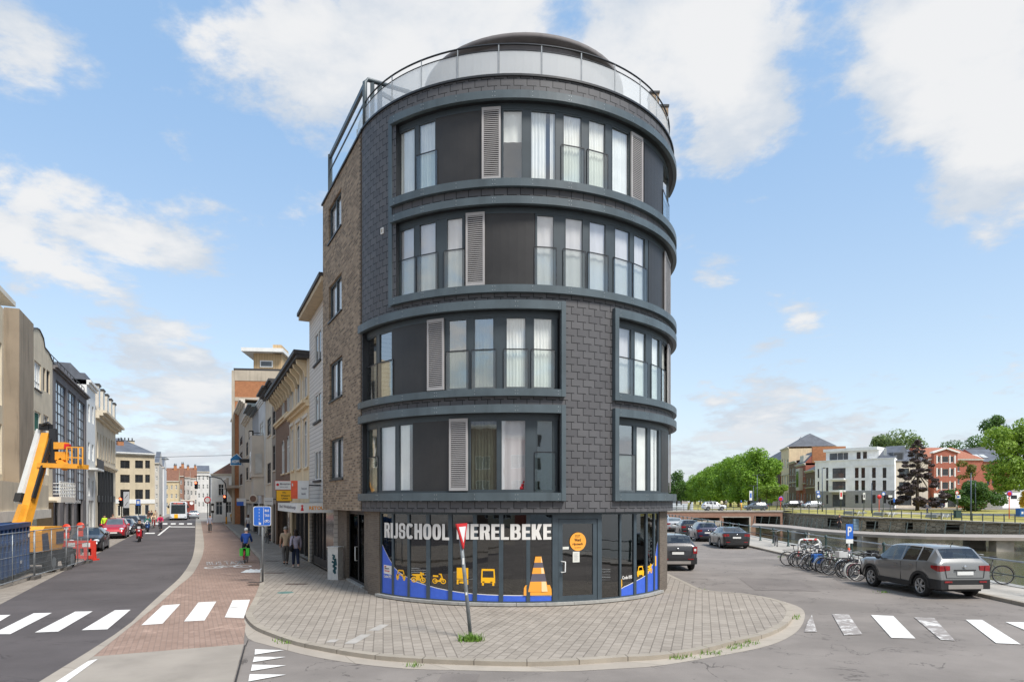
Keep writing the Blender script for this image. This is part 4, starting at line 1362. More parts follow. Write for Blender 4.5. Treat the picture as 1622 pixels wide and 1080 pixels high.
class Facade:
 """a building whose street front runs from P0 to P1 (left to right seen from the street); local x along it, y inwards, z up"""
 def __init__(s, name, label, cat, P0, P1, z0, h, depth, m, group=None, rev=.14):
  s.P0, s.P1 = Vector((*P0, 0)), Vector((*P1, 0))
  s.d = (s.P1 - s.P0)
  s.w = s.d.length
  s.d.normalize()
  s.root = thing(name, label, cat, (P0[0], P0[1], z0), atan2(s.d.y, s.d.x), group)
  s.z0, s.h, s.depth, s.m, s.rev = z0, h, depth, m, rev
  s.holes = []
 def u(s, x):
  t = (x - CX) / F
  return (t * s.P0.y - s.P0.x) / (s.d.x - t * s.d.y)
 def z(s, x, y):
  Y = s.P0.y + s.d.y * s.u(x)
  return CZ - (y - HZ) * Y / F - s.z0
 def rect(s, x0, x1, y0, y1):
  """photo box -> u0, u1, z0, z1"""
  a, b = sorted((s.u(x0), s.u(x1)))
  xm = (x0 + x1) / 2
  return a, b, s.z(xm, y1), s.z(xm, y0)
 def win(s, u0, u1, z0, z1, fm=None, gm=None, nx=2, nz=(), name='window', fw=.06, sill=None, shutter=None, arch=False, hole=True, rev=None):
  rev = s.rev if rev is None else rev
  fm, gm = fm or FWH, gm or WGL
  if hole:
   s.holes.append((u0, u1, z0, z1))
  d = rev if hole else -.02
  mb = MB()
  a, b = d - .05, d + .02
  e = .002
  mb.box(u0 + e, u0 + fw, a, b, z0 + e, z1 - e); mb.box(u1 - fw, u1 - e, a, b, z0 + e, z1 - e)
  mb.box(u0 + fw, u1 - fw, a, b, z0 + e, z0 + fw); mb.box(u0 + fw, u1 - fw, a, b, z1 - fw, z1 - e)
  for i in range(1, nx):
   x = u0 + (u1 - u0) * i / nx
   mb.box(x - fw * .45, x + fw * .45, a + .004, b, z0 + fw, z1 - fw)
  for f in nz:
   z = z0 + (z1 - z0) * f
   mb.box(u0 + fw, u1 - fw, a + .008, b, z - fw * .4, z + fw * .4)
  if sill is not None:
   mb.box(u0 - .08, u1 + .08, -.08, d - .055, z0 - .09, z0 - .004, 1)
  if arch:
   k = 8
   c = (u0 + u1) / 2; r = (u1 - u0) / 2
   for q in (0, 1):
    P = [(c + r * cos(pi * i / k), z1 - r * .55 + r * .55 * sin(pi * i / k)) for i in range(k + 1)]
    pts = P[:k // 2 + 1] + [(c, z1 + .002), (u1, z1 + .002)] if q == 0 else P[k // 2:] + [(u0, z1 + .002), (c, z1 + .002)]
    mb.face([(x, -.003, zz) for x, zz in pts], 2)
  w = mb.build(name, [fm, sill or PALE, s.m], s.root)
  pm = MB()
  pm.face([(u0 + fw, d, z0 + fw), (u1 - fw, d, z0 + fw), (u1 - fw, d, z1 - fw), (u0 + fw, d, z1 - fw)], 0)
  pm.build('pane', gm, w)
  return w
 def wins(s, boxes, **k):
  for b in boxes:
   s.win(*s.rect(*b), **k)
 def wall(s, top=None, name='wall', m=None):
  mb = MB()
  holed(mb, lambda u, v, d: Vector((u, d, v)), [0, s.w], [0, s.h], s.holes, s.rev + .03, m=0)
  w, D, h = s.w, s.depth, s.h
  for P in ([(0, 0, 0), (0, 0, h), (0, D, h), (0, D, 0)], [(w, 0, 0), (w, D, 0), (w, D, h), (w, 0, h)], [(0, D, 0), (0, D, h), (w, D, h), (w, D, 0)], [(0, 0, h), (w, 0, h), (w, D, h), (0, D, h)]):
   mb.face(P, 0)
  return mb.build(name, m or s.m, s.root)
 def cornice(s, z, out=.3, hh=.3, m=None, u0=None, u1=None, name='cornice', steps=2):
  mb = MB()
  u0 = 0 if u0 is None else u0; u1 = s.w if u1 is None else u1
  for i in range(steps):
   f = (i + 1) / steps
   mb.box(u0 - .02, u1 + .02, -out * f, .02, z + hh * i / steps + .002 * i, z + hh * (i + 1) / steps, 0)
  return mb.build(name, m or PALE, s.root)
 def box(s, u0, u1, y0, y1, z0, z1, m, name, parent=None):
  mb = MB()
  mb.box(u0, u1, y0, y1, z0, z1)
  return mb.build(name, m, parent or s.root)
 def gable(s, z, rise, m=ROOFG, over=.25, hip0=0.0, hip1=0.0, name='roof', wallm=None):
  """ridge parallel to the street"""
  w, D = s.w, s.depth
  a, b = -over, D + over
  mb = MB()
  p = [(0, a, z), (w, a, z), (w, b, z), (0, b, z), (hip0, D / 2, z + rise), (w - hip1, D / 2, z + rise)]
  L = sqrt((D / 2 + over) ** 2 + rise ** 2)
  mb.face([p[0], p[1], p[5], p[4]], 0, [(0, 0), (w, 0), (w - hip1, L), (hip0, L)]); mb.face([p[2], p[3], p[4], p[5]], 0, [(0, 0), (w, 0), (w, L), (0, L)])
  mb.face([p[1], p[2], p[5]], 0 if hip1 else 1); mb.face([p[3], p[0], p[4]], 0 if hip0 else 1)
  mb.face([p[3], p[2], p[1], p[0]], 1)
  return mb.build(name, [m, wallm or s.m], s.root)
 def mansard(s, z, h, inset=1.0, m=ROOFG):
  w, D = s.w, s.depth
  mb = MB()
  A = [(0, 0, z), (w, 0, z), (w, D, z), (0, D, z)]
  B = [(.0, inset, z + h), (w, inset, z + h), (w, D - inset, z + h), (.0, D - inset, z + h)]
  for i in range(4):
   k = (i + 1) % 4
   mb.face([A[i], A[k], B[k], B[i]], 0)
  mb.face(B, 0)
  return mb.build('roof', m, s.root)
 def chimney(s, u, y, z0, z1, w=.7, m=None, pots=2):
  mb = MB()
  mb.box(u - w / 2, u + w / 2, y - .3, y + .3, z0, z1, 0); mb.box(u - w / 2 - .05, u + w / 2 + .05, y - .35, y + .35, z1, z1 + .12, 1)
  for i in range(pots):
   x = u - w / 2 + w * (i + .5) / pots
   mb.lathe([(.10, z1 + .12), (.09, z1 + .5), (.12, z1 + .55)], 8, 1, Matrix.Translation((x, y, 0)))
  return mb.build('chimney', [m or BRICKO, GUT], s.root)
BRICKO = brickmat('orange_brick', lin(160, 104, 72), lin(188, 128, 88), lin(150, 120, 96), .22, .07, .010, var=.4, dirt=.3)
BRICKR = brickmat('red_brick', lin(160, 92, 76), lin(178, 106, 88), lin(158, 120, 104), .22, .07, .008, var=.25, dirt=.15)
BRICKB = brickmat('brown_brick', lin(112, 90, 76), lin(138, 112, 94), lin(130, 114, 100), .22, .07, .010, var=.4, dirt=.35)
BRICKY = brickmat('yellow_brick', lin(170, 150, 116), lin(188, 168, 134), lin(150, 136, 112), .22, .07, .010, var=.3, dirt=.3)

# ------------------------------------------------ right side of the main street (fronts face the carriageway)
def wline(Y):
 return (5.54 - .475 * Y, Y)
def wY(x):
 return 5.54 / ((x - CX) / F + .475)
def rowhouse(x0, x1, **k):
 """P0 is the far end"""
 return wline(wY(x0)), wline(wY(x1))
GSET = .22
# white clad house with deep eaves
p0, p1 = wline(wY(490)), wline(26.9)
WCLAD = brickmat('white_cladding', lin(206, 200, 192), lin(214, 209, 202), lin(150, 144, 138), 6.0, .18, .014, var=.1, dirt=.25, bump=.6)
f = Facade('clad_house', 'narrow house clad in white boards beside the brick corner block, deep pale eaves', 'building', p0, p1, 0, 11.95, 9, WCLAD, rev=.07)
hd = f.z(490, 800)
for y0, y1 in ((524, 574), (622, 667), (713, 760)):
 f.win(*f.rect(498, 508.5, y0, y1), FWH, WGL, 2, (), sill=GUT)
f.holes.append((.1, f.w - .02, .1, 2.75))
f.wall()
zt = f.h
mb = MB()
mb.box(-.1, f.w, -.50, .3, zt + .01, zt + .20, 0); mb.box(-.13, f.w, -.58, .3, zt + .201, zt + .36, 1)
mb.build('eaves', [mat('eaves_boards', lin(196, 178, 150), .8, 0, .1, 3), GUT], f.root)
f.gable(zt + .36, 1.2, ROOFG, .2)
mb = MB()
mb.box(.1, f.w, GSET, GSET + .05, .1, 2.75, 0)
for uu in (.2, 1.3, 2.1, 3.0):
 mb.box(uu, uu + .09, GSET - .06, GSET - .003, .1, 2.7, 1)
mb.box(.1, f.w, GSET - .06, GSET - .003, .1, .45, 1)
mb.build('shopfront', [WGD, FDK], f.root)
# ornate cream house and its brown-brick half
CREAM = render_mat('cream_stone', (226, 206, 172), .3)
p0, p1 = rowhouse(459.5, 489.8)
f = Facade('ornate_house', 'ornate cream stone house with arched windows under a bracketed dark cornice', 'building', p0, p1, 0, 10.15, 10, CREAM, rev=.06)
for b in ((482, 488, 570, 630), (470.5, 476.5, 585, 640), (461.5, 465.5, 598, 650), (482, 488, 665, 740), (470.5, 476.5, 672, 743), (461.5, 465.5, 678, 745)):
 f.win(*f.rect(*b), FWH, WGL, 2, (.7,), sill=CREAM, arch=True)
 u0, u1, z0, z1 = f.rect(*b)
 mb = MB()
 for a, c in ((u0 - .22, u0 - .04), (u1 + .04, u1 + .22)):
  mb.box(a, c, -.07, -.001, z0, z1 + .1)
 mb.box(u0 - .26, u1 + .26, -.10, -.001, z1 + .101, z1 + .26)
 mb.build('window_surround', PALE, f.root)
zt = f.h
zm = f.z(475, 655)
f.cornice(zm, .35, .3, CREAM, name='string_course')
f.holes.append((.3, f.w - .3, .1, 3.0))
f.wall()
mb = MB()
mb.box(.3, f.w - .3, .4, .45, .1, 3.0, 0)
for i in range(5):
 mb.box(.3 + (f.w - .6) * i / 4.05, .42 + (f.w - .6) * i / 4.05, .3, .395, .1, 3.0, 1)
mb.build('shopfront', [WGD, FDK], f.root)
def bracketed(f, n, zt):
 mb = MB()
 mb.box(-.05, f.w + .05, -.62, .3, zt, zt + .16, 0); mb.box(-.08, f.w + .08, -.75, .3, zt + .161, zt + .36, 0)
 mb.build('cornice', GUT, f.root)
 for i in range(n):
  u = f.w * (i + .5) / n
  mb = MB()
  mb.prism([(0, 0), (-.55, 0), (-.52, -.18), (-.34, -.35), (-.2, -.5), (-.12, -.8), (0, -.8)], -.11, .11, 0, Matrix.Translation((u, -.002, zt - .003)) @ Matrix(((0, 0, 1, 0), (1, 0, 0, 0), (0, 1, 0, 0), (0, 0, 0, 1))))
  mb.build('bracket', CREAM, f.root)
bracketed(f, 6, zt)
f.gable(zt + .36, 1.0, ROOFG, .1)
p0, p1 = rowhouse(437, 459.3)
f = Facade('brick_house', 'brown brick house with arched windows next to the ornate cream house', 'building', p0, p1, 0, 10.15, 10, BRICKB, rev=.06)
for b in ((454.5, 458.5, 612, 655), (446.5, 450.5, 620, 664), (454.5, 458.5, 690, 748), (446.5, 450.5, 697, 750)):
 f.win(*f.rect(*b), FWH, WGL, 2, (.7,), sill=CREAM, arch=True)
f.cornice(f.z(450, 668), .2, .3, CREAM, name='string_course')
f.holes.append((.3, f.w - .3, .1, 3.0))
f.wall()
f.box(.3, f.w - .3, .4, .45, .1, 3.0, WGD, 'shopfront')
bracketed(f, 7, f.h)
f.gable(f.h + .36, 1.0, ROOFG, .1)
# further houses
GREYR = render_mat('grey_render', (164, 154, 144), .3)
specs = [
 (431, 436.8, 614, 'grey_house', 'narrow grey rendered house with a dark stepped cornice', GREYR, [(432.3, 435.8, 650, 690), (432.3, 435.8, 705, 745)], GUT, .5),
 (420.5, 430.8, 628, 'cream_house', 'cream rendered house with black balcony rails', render_mat('cream_render', (220, 208, 188)), [(423.5, 429, 662, 690), (423.5, 429, 733, 765)], GUT, .7),
 (409.5, 420.3, 640, 'white_house', 'smooth white house with a tall window strip and a pale stone bay', render_mat('white_render', (214, 214, 212), .15), [(411.5, 417, 668, 690)], WHITE, .25),
 (400, 409.3, 654, 'grey_modern_house', 'grey house with a projecting blue-grey roof box', render_mat('light_grey_render', (172, 172, 172), .2), [(402, 407.5, 690, 706), (402, 407.5, 722, 745), (402, 407.5, 765, 782)], STEEL, .9),
 (388, 399.8, 667, 'beige_house', 'beige terrace house with brown window openings and moulded cornice', render_mat('beige_render', (206, 190, 168)), [(390, 393, 700, 722), (395, 398, 700, 722), (390, 393, 740, 760), (395, 398, 740, 760)], PALE, .5),
 (371.5, 387.8, 655, 'balcony_house', 'grey stone corner house with a heavy stone balcony', render_mat('grey_stone', (184, 172, 158)), [(374, 377, 690, 705), (380, 384, 692, 706), (374, 377, 715, 730), (380, 384, 716, 732), (380, 384, 750, 768)], PALE, .6),
]
for x0, x1, h, nm, lb, m, wn, cm, out in specs:
 p0, p1 = rowhouse(x0, x1)
 f = Facade(nm, lb, 'building', p0, p1, 0, h, 10, m, rev=.07)
 h = f.h = f.z((x0 + x1) / 2, h)
 for b in wn:
  f.win(*f.rect(*b), FDK if nm != 'white_house' else FWH, WGD, 2, (.7,), sill=PALE)
 f.holes.append((.5, f.w - .5, .1, 2.9))
 f.wall()
 mb = MB()
 mb.box(.5, f.w - .5, .25, .3, .1, 2.9, 0)
 k = max(3, int(f.w / 2))
 for i in range(k):
  u = .5 + (f.w - 1.1) * i / (k - 1)
  mb.box(u, u + .12, .15, .245, .1, 2.9, 1)
 mb.build('shopfront', [WGD, FWH if nm in ('white_house', 'beige_house') else FDK], f.root)
 f.cornice(h, out, .45, cm, steps=3)
 f.gable(h + .45, 1.2, ROOFG, .05)
 if nm == 'white_house':
  mb = MB()
  u0, u1 = f.u(400), f.u(417)
  mb.prism([(u1 + 1.0, 0), (u1 - 2.0, 0), (u1 - 1.9, -.95), (u1 + .9, -.95)], 5.1, 8.5, 0)
  mb.prism([(u1 + .9, 0), (u1 - 1.9, 0), (u1 - 1.8, -.8), (u1 + .75, -.8)], 3.6, 5.097, 0)
  b = mb.build('stone_bay', render_mat('bay_stone', (206, 198, 186), .2), f.root)
  mb = MB(); mb.box(u1 - 1.2, u1 + .2, -.98, -.953, 5.5, 7.2); mb.box(u1 + 1.0, u1 + 1.03, -.7, -.2, 5.4, 7.0)
  mb.build('bay_window', WCU, b)
 if nm == 'balcony_house':
  mb = MB()
  zb = f.z(378, 773)
  mb.box(1.2, f.w * .55, -1.5, 0, zb, zb + .35); mb.box(1.2, f.w * .55, -1.5, -1.3, zb + .35, zb + 1.3)
  mb.prism([(0, 0), (-1.3, 0), (-.9, -.5), (-.4, -1.4), (0, -1.8)], 1.6, 2.2, 0, Matrix.Translation((0, 0, zb)) @ Matrix(((0, 0, 1, 0), (1, 0, 0, 0), (0, 1, 0, 0), (0, 0, 0, 1))))
  mb.build('balcony', f.m, f.root)
# tall block whose bare orange brick flank rises above the row
Yo = 88.0
pL = at(372, 800, Yo)
f = Facade('tall_block', 'tall block with a bare orange brick flank and a wood clad penthouse on top', 'building', (pL.x, pL.y), (pL.x + 9, pL.y + 1.0), 0, 20.0, 16, BRICKO)
f.h = f.z(374, 586)
f.wall()
zt = f.h
mb = MB()
mb.box(-.15, f.w, -.05, 16, zt, zt + .25); mb.build('coping', GUT, f.root)
mb = MB(); mb.box(0, f.w, -.04, -.002, zt - 1.4, zt - .02); mb.box(0, f.w, -.04, -.002, f.z(380, 635), f.z(380, 629)); mb.box(-.4, -.02, -.05, 3, 0, zt - .05)
mb.build('concrete_band', render_mat('band_concrete', (186, 174, 156), .3), f.root)
WOOD = brickmat('vertical_boards', lin(190, 162, 124), lin(204, 178, 140), lin(140, 116, 88), .35, 9, .02, var=.2, dirt=.15)
u0, u1 = f.u(395), f.u(441)
z1 = f.z(395, 554)
mb = MB(); mb.box(u0, u1, 2, 9, zt + .2, z1); mb.box(f.u(427), f.u(441), 1.7, 6, z1, f.z(427, 541))
ph = mb.build('penthouse', WOOD, f.root)
mb = MB(); mb.box(u0 - 1.3, u1 + .4, .8, 9.4, z1, z1 + .5); mb.build('penthouse_roof', WHITE, f.root)
a, b, c, d = f.rect(405.5, 426.5, 566, 577)
mb = MB(); mb.box(a, b, 1.93, 1.998, c, d); w = mb.build('window', FWH, f.root)
mb = MB(); mb.box(a + .15, b - .15, 1.9, 1.927, c + .15, d - .15); mb.build('pane', WGL, w)

# ------------------------------------------------ far end of the main street
def frontal(name, label, x0, x1, Y, ytop, m, z0=0.0, depth=12, dY=0.0, base=None, group=None):
 a, b = at(x0, 800, Y), at(x1, 800, Y + dY)
 f = Facade(name, label, 'building', (a.x, a.y), (b.x, b.y), z0, 8, depth, m, group)
 f.h = f.z(x0, ytop)
 return f
BEIGE = render_mat('beige_stone', (200, 186, 160), .25)
f = frontal('corner_house', 'beige corner house with slate roof at the end of the left row', 183, 245, 103, 719, BEIGE, depth=14, dY=4)
for y0, y1 in ((729, 741.5), (751.5, 764), (775, 790)):
 f.wins([(190.5, 205.5, y0, y1), (214, 226.5, y0, y1), (230, 237.5, y0, y1)], fm=FDK, gm=WGD, nx=2)
for b in ((186.5, 191.5, 800, 817), (194, 205, 800, 817), (213.5, 224.5, 799, 815), (229.5, 236.5, 799, 815)):
 f.win(*f.rect(*b), FWH, WGD, 1)
f.wall()
f.cornice(f.h, .5, .35, WHITE)
f.box(0, f.w, -.08, -.002, f.z(210, 797), f.z(210, 790.5), WHITE, 'shop_fascia')
f.gable(f.h + .35, f.z(215, 693) - f.h, ROOFG, .5, 0, 3.0)
f.chimney(f.u(200), 3.2, f.h + .5, f.z(200, 697), .9)
f.chimney(f.u(222), 7.0, f.h + 2, f.z(222, 694), 2.2, BEIGE, 4)
mb = MB()
u = f.u(221); mb.box(u - .6, u + .6, 2.4, 3.6, f.h + 1.1, f.h + 1.18, 0, Matrix.Translation((0, 0, 0)))
mb.build('skylight', WCU, f.root)
farh = [
 ('far_pale_house', 'pale plastered house just behind the bus', 244.5, 252, 122, 735, (196, 190, 180), 2.5, ROOFG, 5),
 ('far_white_house', 'white gabled house with ivy beside it, behind the bus', 252, 259.5, 140, 741, (220, 218, 214), 2.5, ROOFG, 4),
 ('far_yellow_house', 'yellowish corner house with white windows and a brown roof', 261, 283, 165, 763, (198, 180, 146), 3.5, ROOFT, 4),
 ('far_brick_house', 'small brick fronted house in the distance with a red chimney', 283, 291, 185, 755, (150, 116, 100), 3, ROOFT, 0),
 ('far_grey_house', 'distant grey house with white windows', 289, 301, 200, 757, (198, 194, 188), 3, ROOFT, 0),
 ('far_red_chimney_house', 'distant pale house under a red roof with a tall chimney', 300, 313, 210, 758, (204, 198, 190), 3.5, ROOFT, 0),
 ('far_flat_house', 'pale flat fronted house where the street bends', 312, 332, 185, 748, (206, 204, 200), 2, ROOFG, 0),
]
for nm, lb, x0, x1, Y, yt, c, rise, rm, _ in farh:
 t1 = (x1 - CX) / F; ax_ = (x0 - CX) * Y / F
 w_ = (t1 * Y - ax_) / (1 - .475 * t1)
 f = frontal(nm, lb, x0, x1, Y, yt, render_mat(nm + '_wall', c, .2), depth=14)
 o_ = f
 f = Facade.__new__(Facade)
 bpy.data.objects.remove(o_.root)
 f.__init__(nm, lb, 'building', (ax_, Y), (ax_ + w_, Y + .475 * w_), 0, 8, 14, render_mat(nm + '_wall', c, .2))
 f.h = f.z(x0, yt)
 n = max(1, int((x1 - x0) / 6))
 k = 0
 y = yt + 5
 while y < 800:
  for i in range(n):
   xx = x0 + (x1 - x0) * (i + .5) / n
   f.win(*f.rect(xx - 1.4, xx + 1.4, y, y + 7), FWH, WGD, 2, (.6,))
  y += 14
 f.wall()
 f.cornice(f.h, .3, .3, PALE)
 f.gable(f.h + .3, rise, rm, .2)
 if rm is ROOFT:
  f.chimney(f.w * .7, 6, f.h + 1.5, f.h + rise + .9, .7)
# white house with the steep tiled gable facing along the street
f = frontal('gabled_house', 'white house with a steep brown tiled roof at the end of the red lane', 334.5, 372, 98, 753, WHITE, depth=11)
f.wins([(345.5, 354, 766.5, 784.5)], fm=FWH, gm=WGD, nx=2, nz=(.65,), sill=PALE)
for b in ((341.5, 352, 794, 815), (358, 366, 794, 812)):
 f.win(*f.rect(*b), FWH, WGL, 2, (.7,))
f.wall()
f.cornice(f.h, .25, .3, PALE)
mb = MB()
zr = f.z(366, 722); zb = f.h + .3
ur = f.u(372)
mb.face([(f.u(338), -.3, zb), (f.w + 4, -.3, zb), (f.w + 4, 4.5, zr), (f.u(357), 4.5, zr)], 0, [(0, 0), (9, 0), (9, 6), (2, 6)])
mb.face([(f.u(338), 9, zb), (f.u(338), -.3, zb), (f.u(357), 4.5, zr)], 1)
mb.face([(f.w + 4, 9, zb), (f.u(338), 9, zb), (f.u(357), 4.5, zr), (f.w + 4, 4.5, zr)], 0, [(0, 0), (9, 0), (9, 6), (2, 6)])
mb.build('roof', [ROOFT, WHITE], f.root)

# ------------------------------------------------ left side of the main street (P0 is the near end)
def lY(x):
 return -11.4 / ((x - CX) / F + .475)
def lrow(x0, x1):
 a, b = lY(x0), lY(x1)
 return (-11.4 - .475 * a, a), (-11.4 - .475 * b, b)
TAN = render_mat('tan_render', (206, 192, 168), .30)
TAND = render_mat('stained_render', (150, 136, 118), .5)
p0, p1 = lrow(-62, 31)
f = Facade('tan_apartments', 'tan rendered flats with a dark stained pier and white penthouse, at the left edge', 'building', p0, p1, 0, 14.2, 12, TAN)
f.h = f.z(20, 503)
for y0, y1 in ((560, 640), (690, 750)):
 f.win(*f.rect(-8, 3, y0 - 20, y1), FWH, WGD, 2, (.45,))
f.wins([(x, x + 11, y0, y1) for x in (-58, -42, -25) for y0, y1 in ((530, 600), (650, 720))], fm=FWH, gm=WGD, nx=2)
f.wall()
u0, u1 = f.u(6), f.u(31) - .02
mb = MB(); mb.box(u0, u1, -.75, -.002, f.z(15, 770), f.h + .1); mb.build('stained_pier', TAND, f.root)
mb = MB(); mb.box(0, f.w, 1.2, 9, f.h, f.z(12, 463)); pw = mb.build('penthouse', WHITE, f.root)
mb = MB(); mb.box(-.5, f.w + .5, .3, 9.5, f.z(12, 463), f.z(12, 455)); mb.build('penthouse_roof', PALE, f.root)
mb = MB(); mb.box(f.u(0), f.u(7), 1.1, 1.197, f.h + .4, f.z(12, 466)); mb.build('window', WGD, f.root)
zb = f.z(0, 808); zc = f.z(0, 765)
mb = MB(); mb.box(-.1, f.w + 1.5, -1.3, -.003, zb, zc); mb.box(-.1, f.w + 1.5, -1.45, -.003, zb - .55, zb - .002, 1); mb.build('concrete_canopy', [TAN, PALE], f.root)
f.box(.4, f.w - .3, -.04, -.003, .2, zb - .6, WGD, 'shopfront')
# building with the curved gable
p0, p1 = lrow(31.3, 83)
f = Facade('curved_gable_flats', 'tan rendered flats with a curved gable, white window frames and a green shutter', 'building', p0, p1, 0, 12, 12, TAN)
f.h = f.z(82, 577)
f.wins([(38.5, 43.8, 558, 597), (46, 51, 565, 603)], fm=FDK, gm=WGD, nx=1)
f.wins([(54.5, 65, 574, 617)], fm=FWH, gm=WCU, nx=3, nz=(.3,), sill=GUT)
f.wins([(68.5, 72.5, 583, 619), (74, 79, 587, 623)], fm=FDK, gm=WGD, nx=1)
f.wins([(39.5, 47, 653, 692), (39.5, 47, 719, 765)], fm=FWH, gm=WCU, nx=1, nz=(.3,))
f.wins([(54.5, 64.5, 652, 684)], fm=FWH, gm=mat('green_blind', lin(28, 96, 78), .8, 0, .1), nx=1)
f.wins([(69, 77, 658, 690), (54.5, 64.5, 695, 750), (69, 77, 700, 752)], fm=FWH, gm=WGD, nx=2)
f.wall()
zb = f.h
prof = [(31.3, 505), (36, 507), (42.5, 516), (47, 526), (50, 526), (53.5, 521.5), (58, 520.5), (62, 523), (66, 531), (68.5, 537), (70.5, 551), (77, 559), (83, 573)]
mb = MB()
pp = [(f.u(x), f.z(x, y)) for x, y in prof]
mb.prism([(0, zb - .003)] + pp + [(f.w, zb - .003)], -.003, .35, 0, Matrix(((1, 0, 0, 0), (0, 0, 1, 0), (0, 1, 0, 0), (0, 0, 0, 1))))
mb.build('curved_gable', TAN, f.root)
mb = MB()
for (a, b), (c, d) in zip(pp, pp[1:]):
 mb.bar((a, .17, b + .04), (c, .17, d + .04), .46, .08)
mb.build('gable_coping', GUT, f.root)
f.chimney(f.u(60), 4.5, zb, f.z(60, 515), 1.2, GUT, 3)
# balcony with the white grid railing
u0, u1 = f.u(56), f.w + .3
zr0, zr1 = f.z(75, 787), f.z(75, 764)
mb = MB()
mb.box(u0, u1, -1.5, 0, zr0 - .4, zr0); sl = mb.build('balcony', PALE, f.root)
mb = MB()
for i in range(10):
 u = u0 + (u1 - u0) * i / 9
 mb.bar((u, -1.45, zr0), (u, -1.45, zr1), .05)
for k in range(5):
 z = zr0 + (zr1 - zr0) * k / 4
 mb.bar((u0, -1.45, z), (u1, -1.45, z), .05)
 mb.bar((u1, -1.45, z), (u1, 0, z), .05)
mb.build('grid_railing', WHITE, sl)
for i in range(2):
 mb = MB()
 for k in range(6):
  z = f.z(60, 690 if i == 0 else 700) - k * .22
  mb.bar((f.u(53), -.5, z), (f.u(60), -.5, z), .05)
 mb.build('balcony_rail', WHITE, f.root)
f.box(.4, f.w * .55, -.05, -.003, .2, 2.3, WCU, 'shopfront')
mb = MB(); mb.box(f.u(57), f.w, -.06, -.003, .1, 3.0); mb.build('ground_floor_brick', BRICKY, f.root)
mb = MB()
mb.bar((0, -1.2, 3.1), (f.w * .8, -1.2, 3.1), .15, .12); mb.face([(0, 0, 3.4), (f.w * .8, 0, 3.4), (f.w * .8, -1.25, 3.1), (0, -1.25, 3.1)], 0)
mb.build('awning', CREAM, f.root)
# glass fronted building
DST = render_mat('dark_stone', (120, 116, 116), .3)
p0, p1 = lrow(83.3, 137)
f = Facade('glass_front_building', 'grey stone office building with three tall bays of glass, left of the white house', 'building', p0, p1, 0, 13, 12, DST)
f.h = f.z(83.5, 584)
GBAY = mat('bay_glass', lin(150, 164, 178), .08, 0, .25, .5, spec=.9)
for x0, x1, yt, yb in ((88.5, 104.5, 608, 783), (107.5, 120, 622, 788), (123, 134.5, 636, 792)):
 u0, u1 = f.u(x0), f.u(x1)
 f.win(u0, u1, f.z(x1, yb), f.z((x0 + x1) / 2, yt), FDK, GBAY, 3, [i / 11 for i in range(1, 11)], fw=.09)
for x0, x1 in ((87, 95), (100, 105), (108, 117), (121, 131)):
 f.holes.append((f.u(x0), f.u(x1), .15, 3.3))
f.wall()
f.box(.2, f.w - .2, .35, .4, .1, 3.4, SHOPD, 'shopfront')
f.cornice(f.h, .35, .3, DST)
mb = MB()
for i in range(12):
 u = f.w * i / 11
 mb.bar((u, .2, f.h + .3), (u, .2, f.h + 1.2), .05)
for z in (.75, 1.2):
 mb.bar((0, .2, f.h + z), (f.w, .2, f.h + z), .05)
mb.build('roof_railing', GUT, f.root)
mb = MB(); mb.box(f.w * .45, f.w, 2.5, 8, f.h, f.h + 2.3, 0); mb.box(f.w * .4, f.w + .3, 2, 8.5, f.h + 2.3, f.h + 2.6, 1); mb.build('roof_house', [PALE, GUT], f.root)
mb = MB()
r_ = lambda u, v: (u, -.03, v)
lettering(mb, 'ammonite', r_, f.w * .30, f.w * .78, f.z(115, 797), f.z(115, 790), 0, .02)
mb.build('fascia_lettering', WHITE, f.root)
# narrow white house
p0, p1 = lrow(137.3, 151)
f = Facade('narrow_white_house', 'narrow white house with tall windows between the glass front and the stone house', 'building', p0, p1, 0, 14, 12, WHITE)
f.h = f.z(137.5, 609)
for y0, y1 in ((640, 668), (700, 727), (757, 785)):
 f.wins([(139.5, 142.5, y0, y1), (145.5, 148.5, y0 + 4, y1 + 3)], fm=FWH, gm=WGL, nx=1, nz=(.6,))
f.win(f.w * .2, f.w * .8, .1, 3.2, FWH, WGD, 2)
f.wall()
f.cornice(f.h, .4, .5, WHITE)
f.mansard(f.h + .5, 1.6, 1.4)
f.chimney(f.w * .2, 4, f.h + 1, f.h + 3.2, 1.0, PALE, 2)
mb = MB()
zb = f.z(144, 742)
mb.box(.6, f.w - .6, -.9, 0, zb - .2, zb); mb.box(.6, f.w - .6, -.9, -.82, zb, zb + .95, 1)
mb.build('balcony', [WHITE, GUT], f.root)
# cream stone house with mansard
CST = render_mat('cream_ashlar', (216, 204, 182), .3)
p0, p1 = lrow(151.3, 183)
f = Facade('mansard_house', 'cream stone house with dormered slate mansard and tall black shop columns', 'building', p0, p1, 0, 13, 13, CST)
f.h = f.z(152, 662)
for x in (153.7, 158.6, 163.2, 167.7, 172, 176, 179.6):
 f.win(*f.rect(x, x + 1.9, 684 + (x - 153) * .55, 724 + (x - 153) * .35), CST, WGD, 1, sill=CST)
for x in (155, 160, 165, 170, 175):
 f.holes.append((f.u(x), f.u(x + 3.4), .2, f.z(168, 748)))
f.wall()
f.box(.3, f.w - .3, .35, .42, .1, f.z(168, 746), WGD, 'shopfront')
mb = MB()
zt = f.z(168, 746)
for x in (157, 162, 166.5, 171, 175.5):
 mb.lathe([(.28, .1), (.24, zt)], 8, 0, Matrix.Translation((f.u(x), -.05, 0)))
mb.box(f.u(154), f.u(181), -.12, -.02, f.z(168, 795), f.z(168, 785))
mb.build('shop_columns', DARK, f.root)
f.cornice(f.h, 1.1, .9, CST, steps=3)
f.cornice(f.z(160, 740), .35, .4, CST, name='string_course')
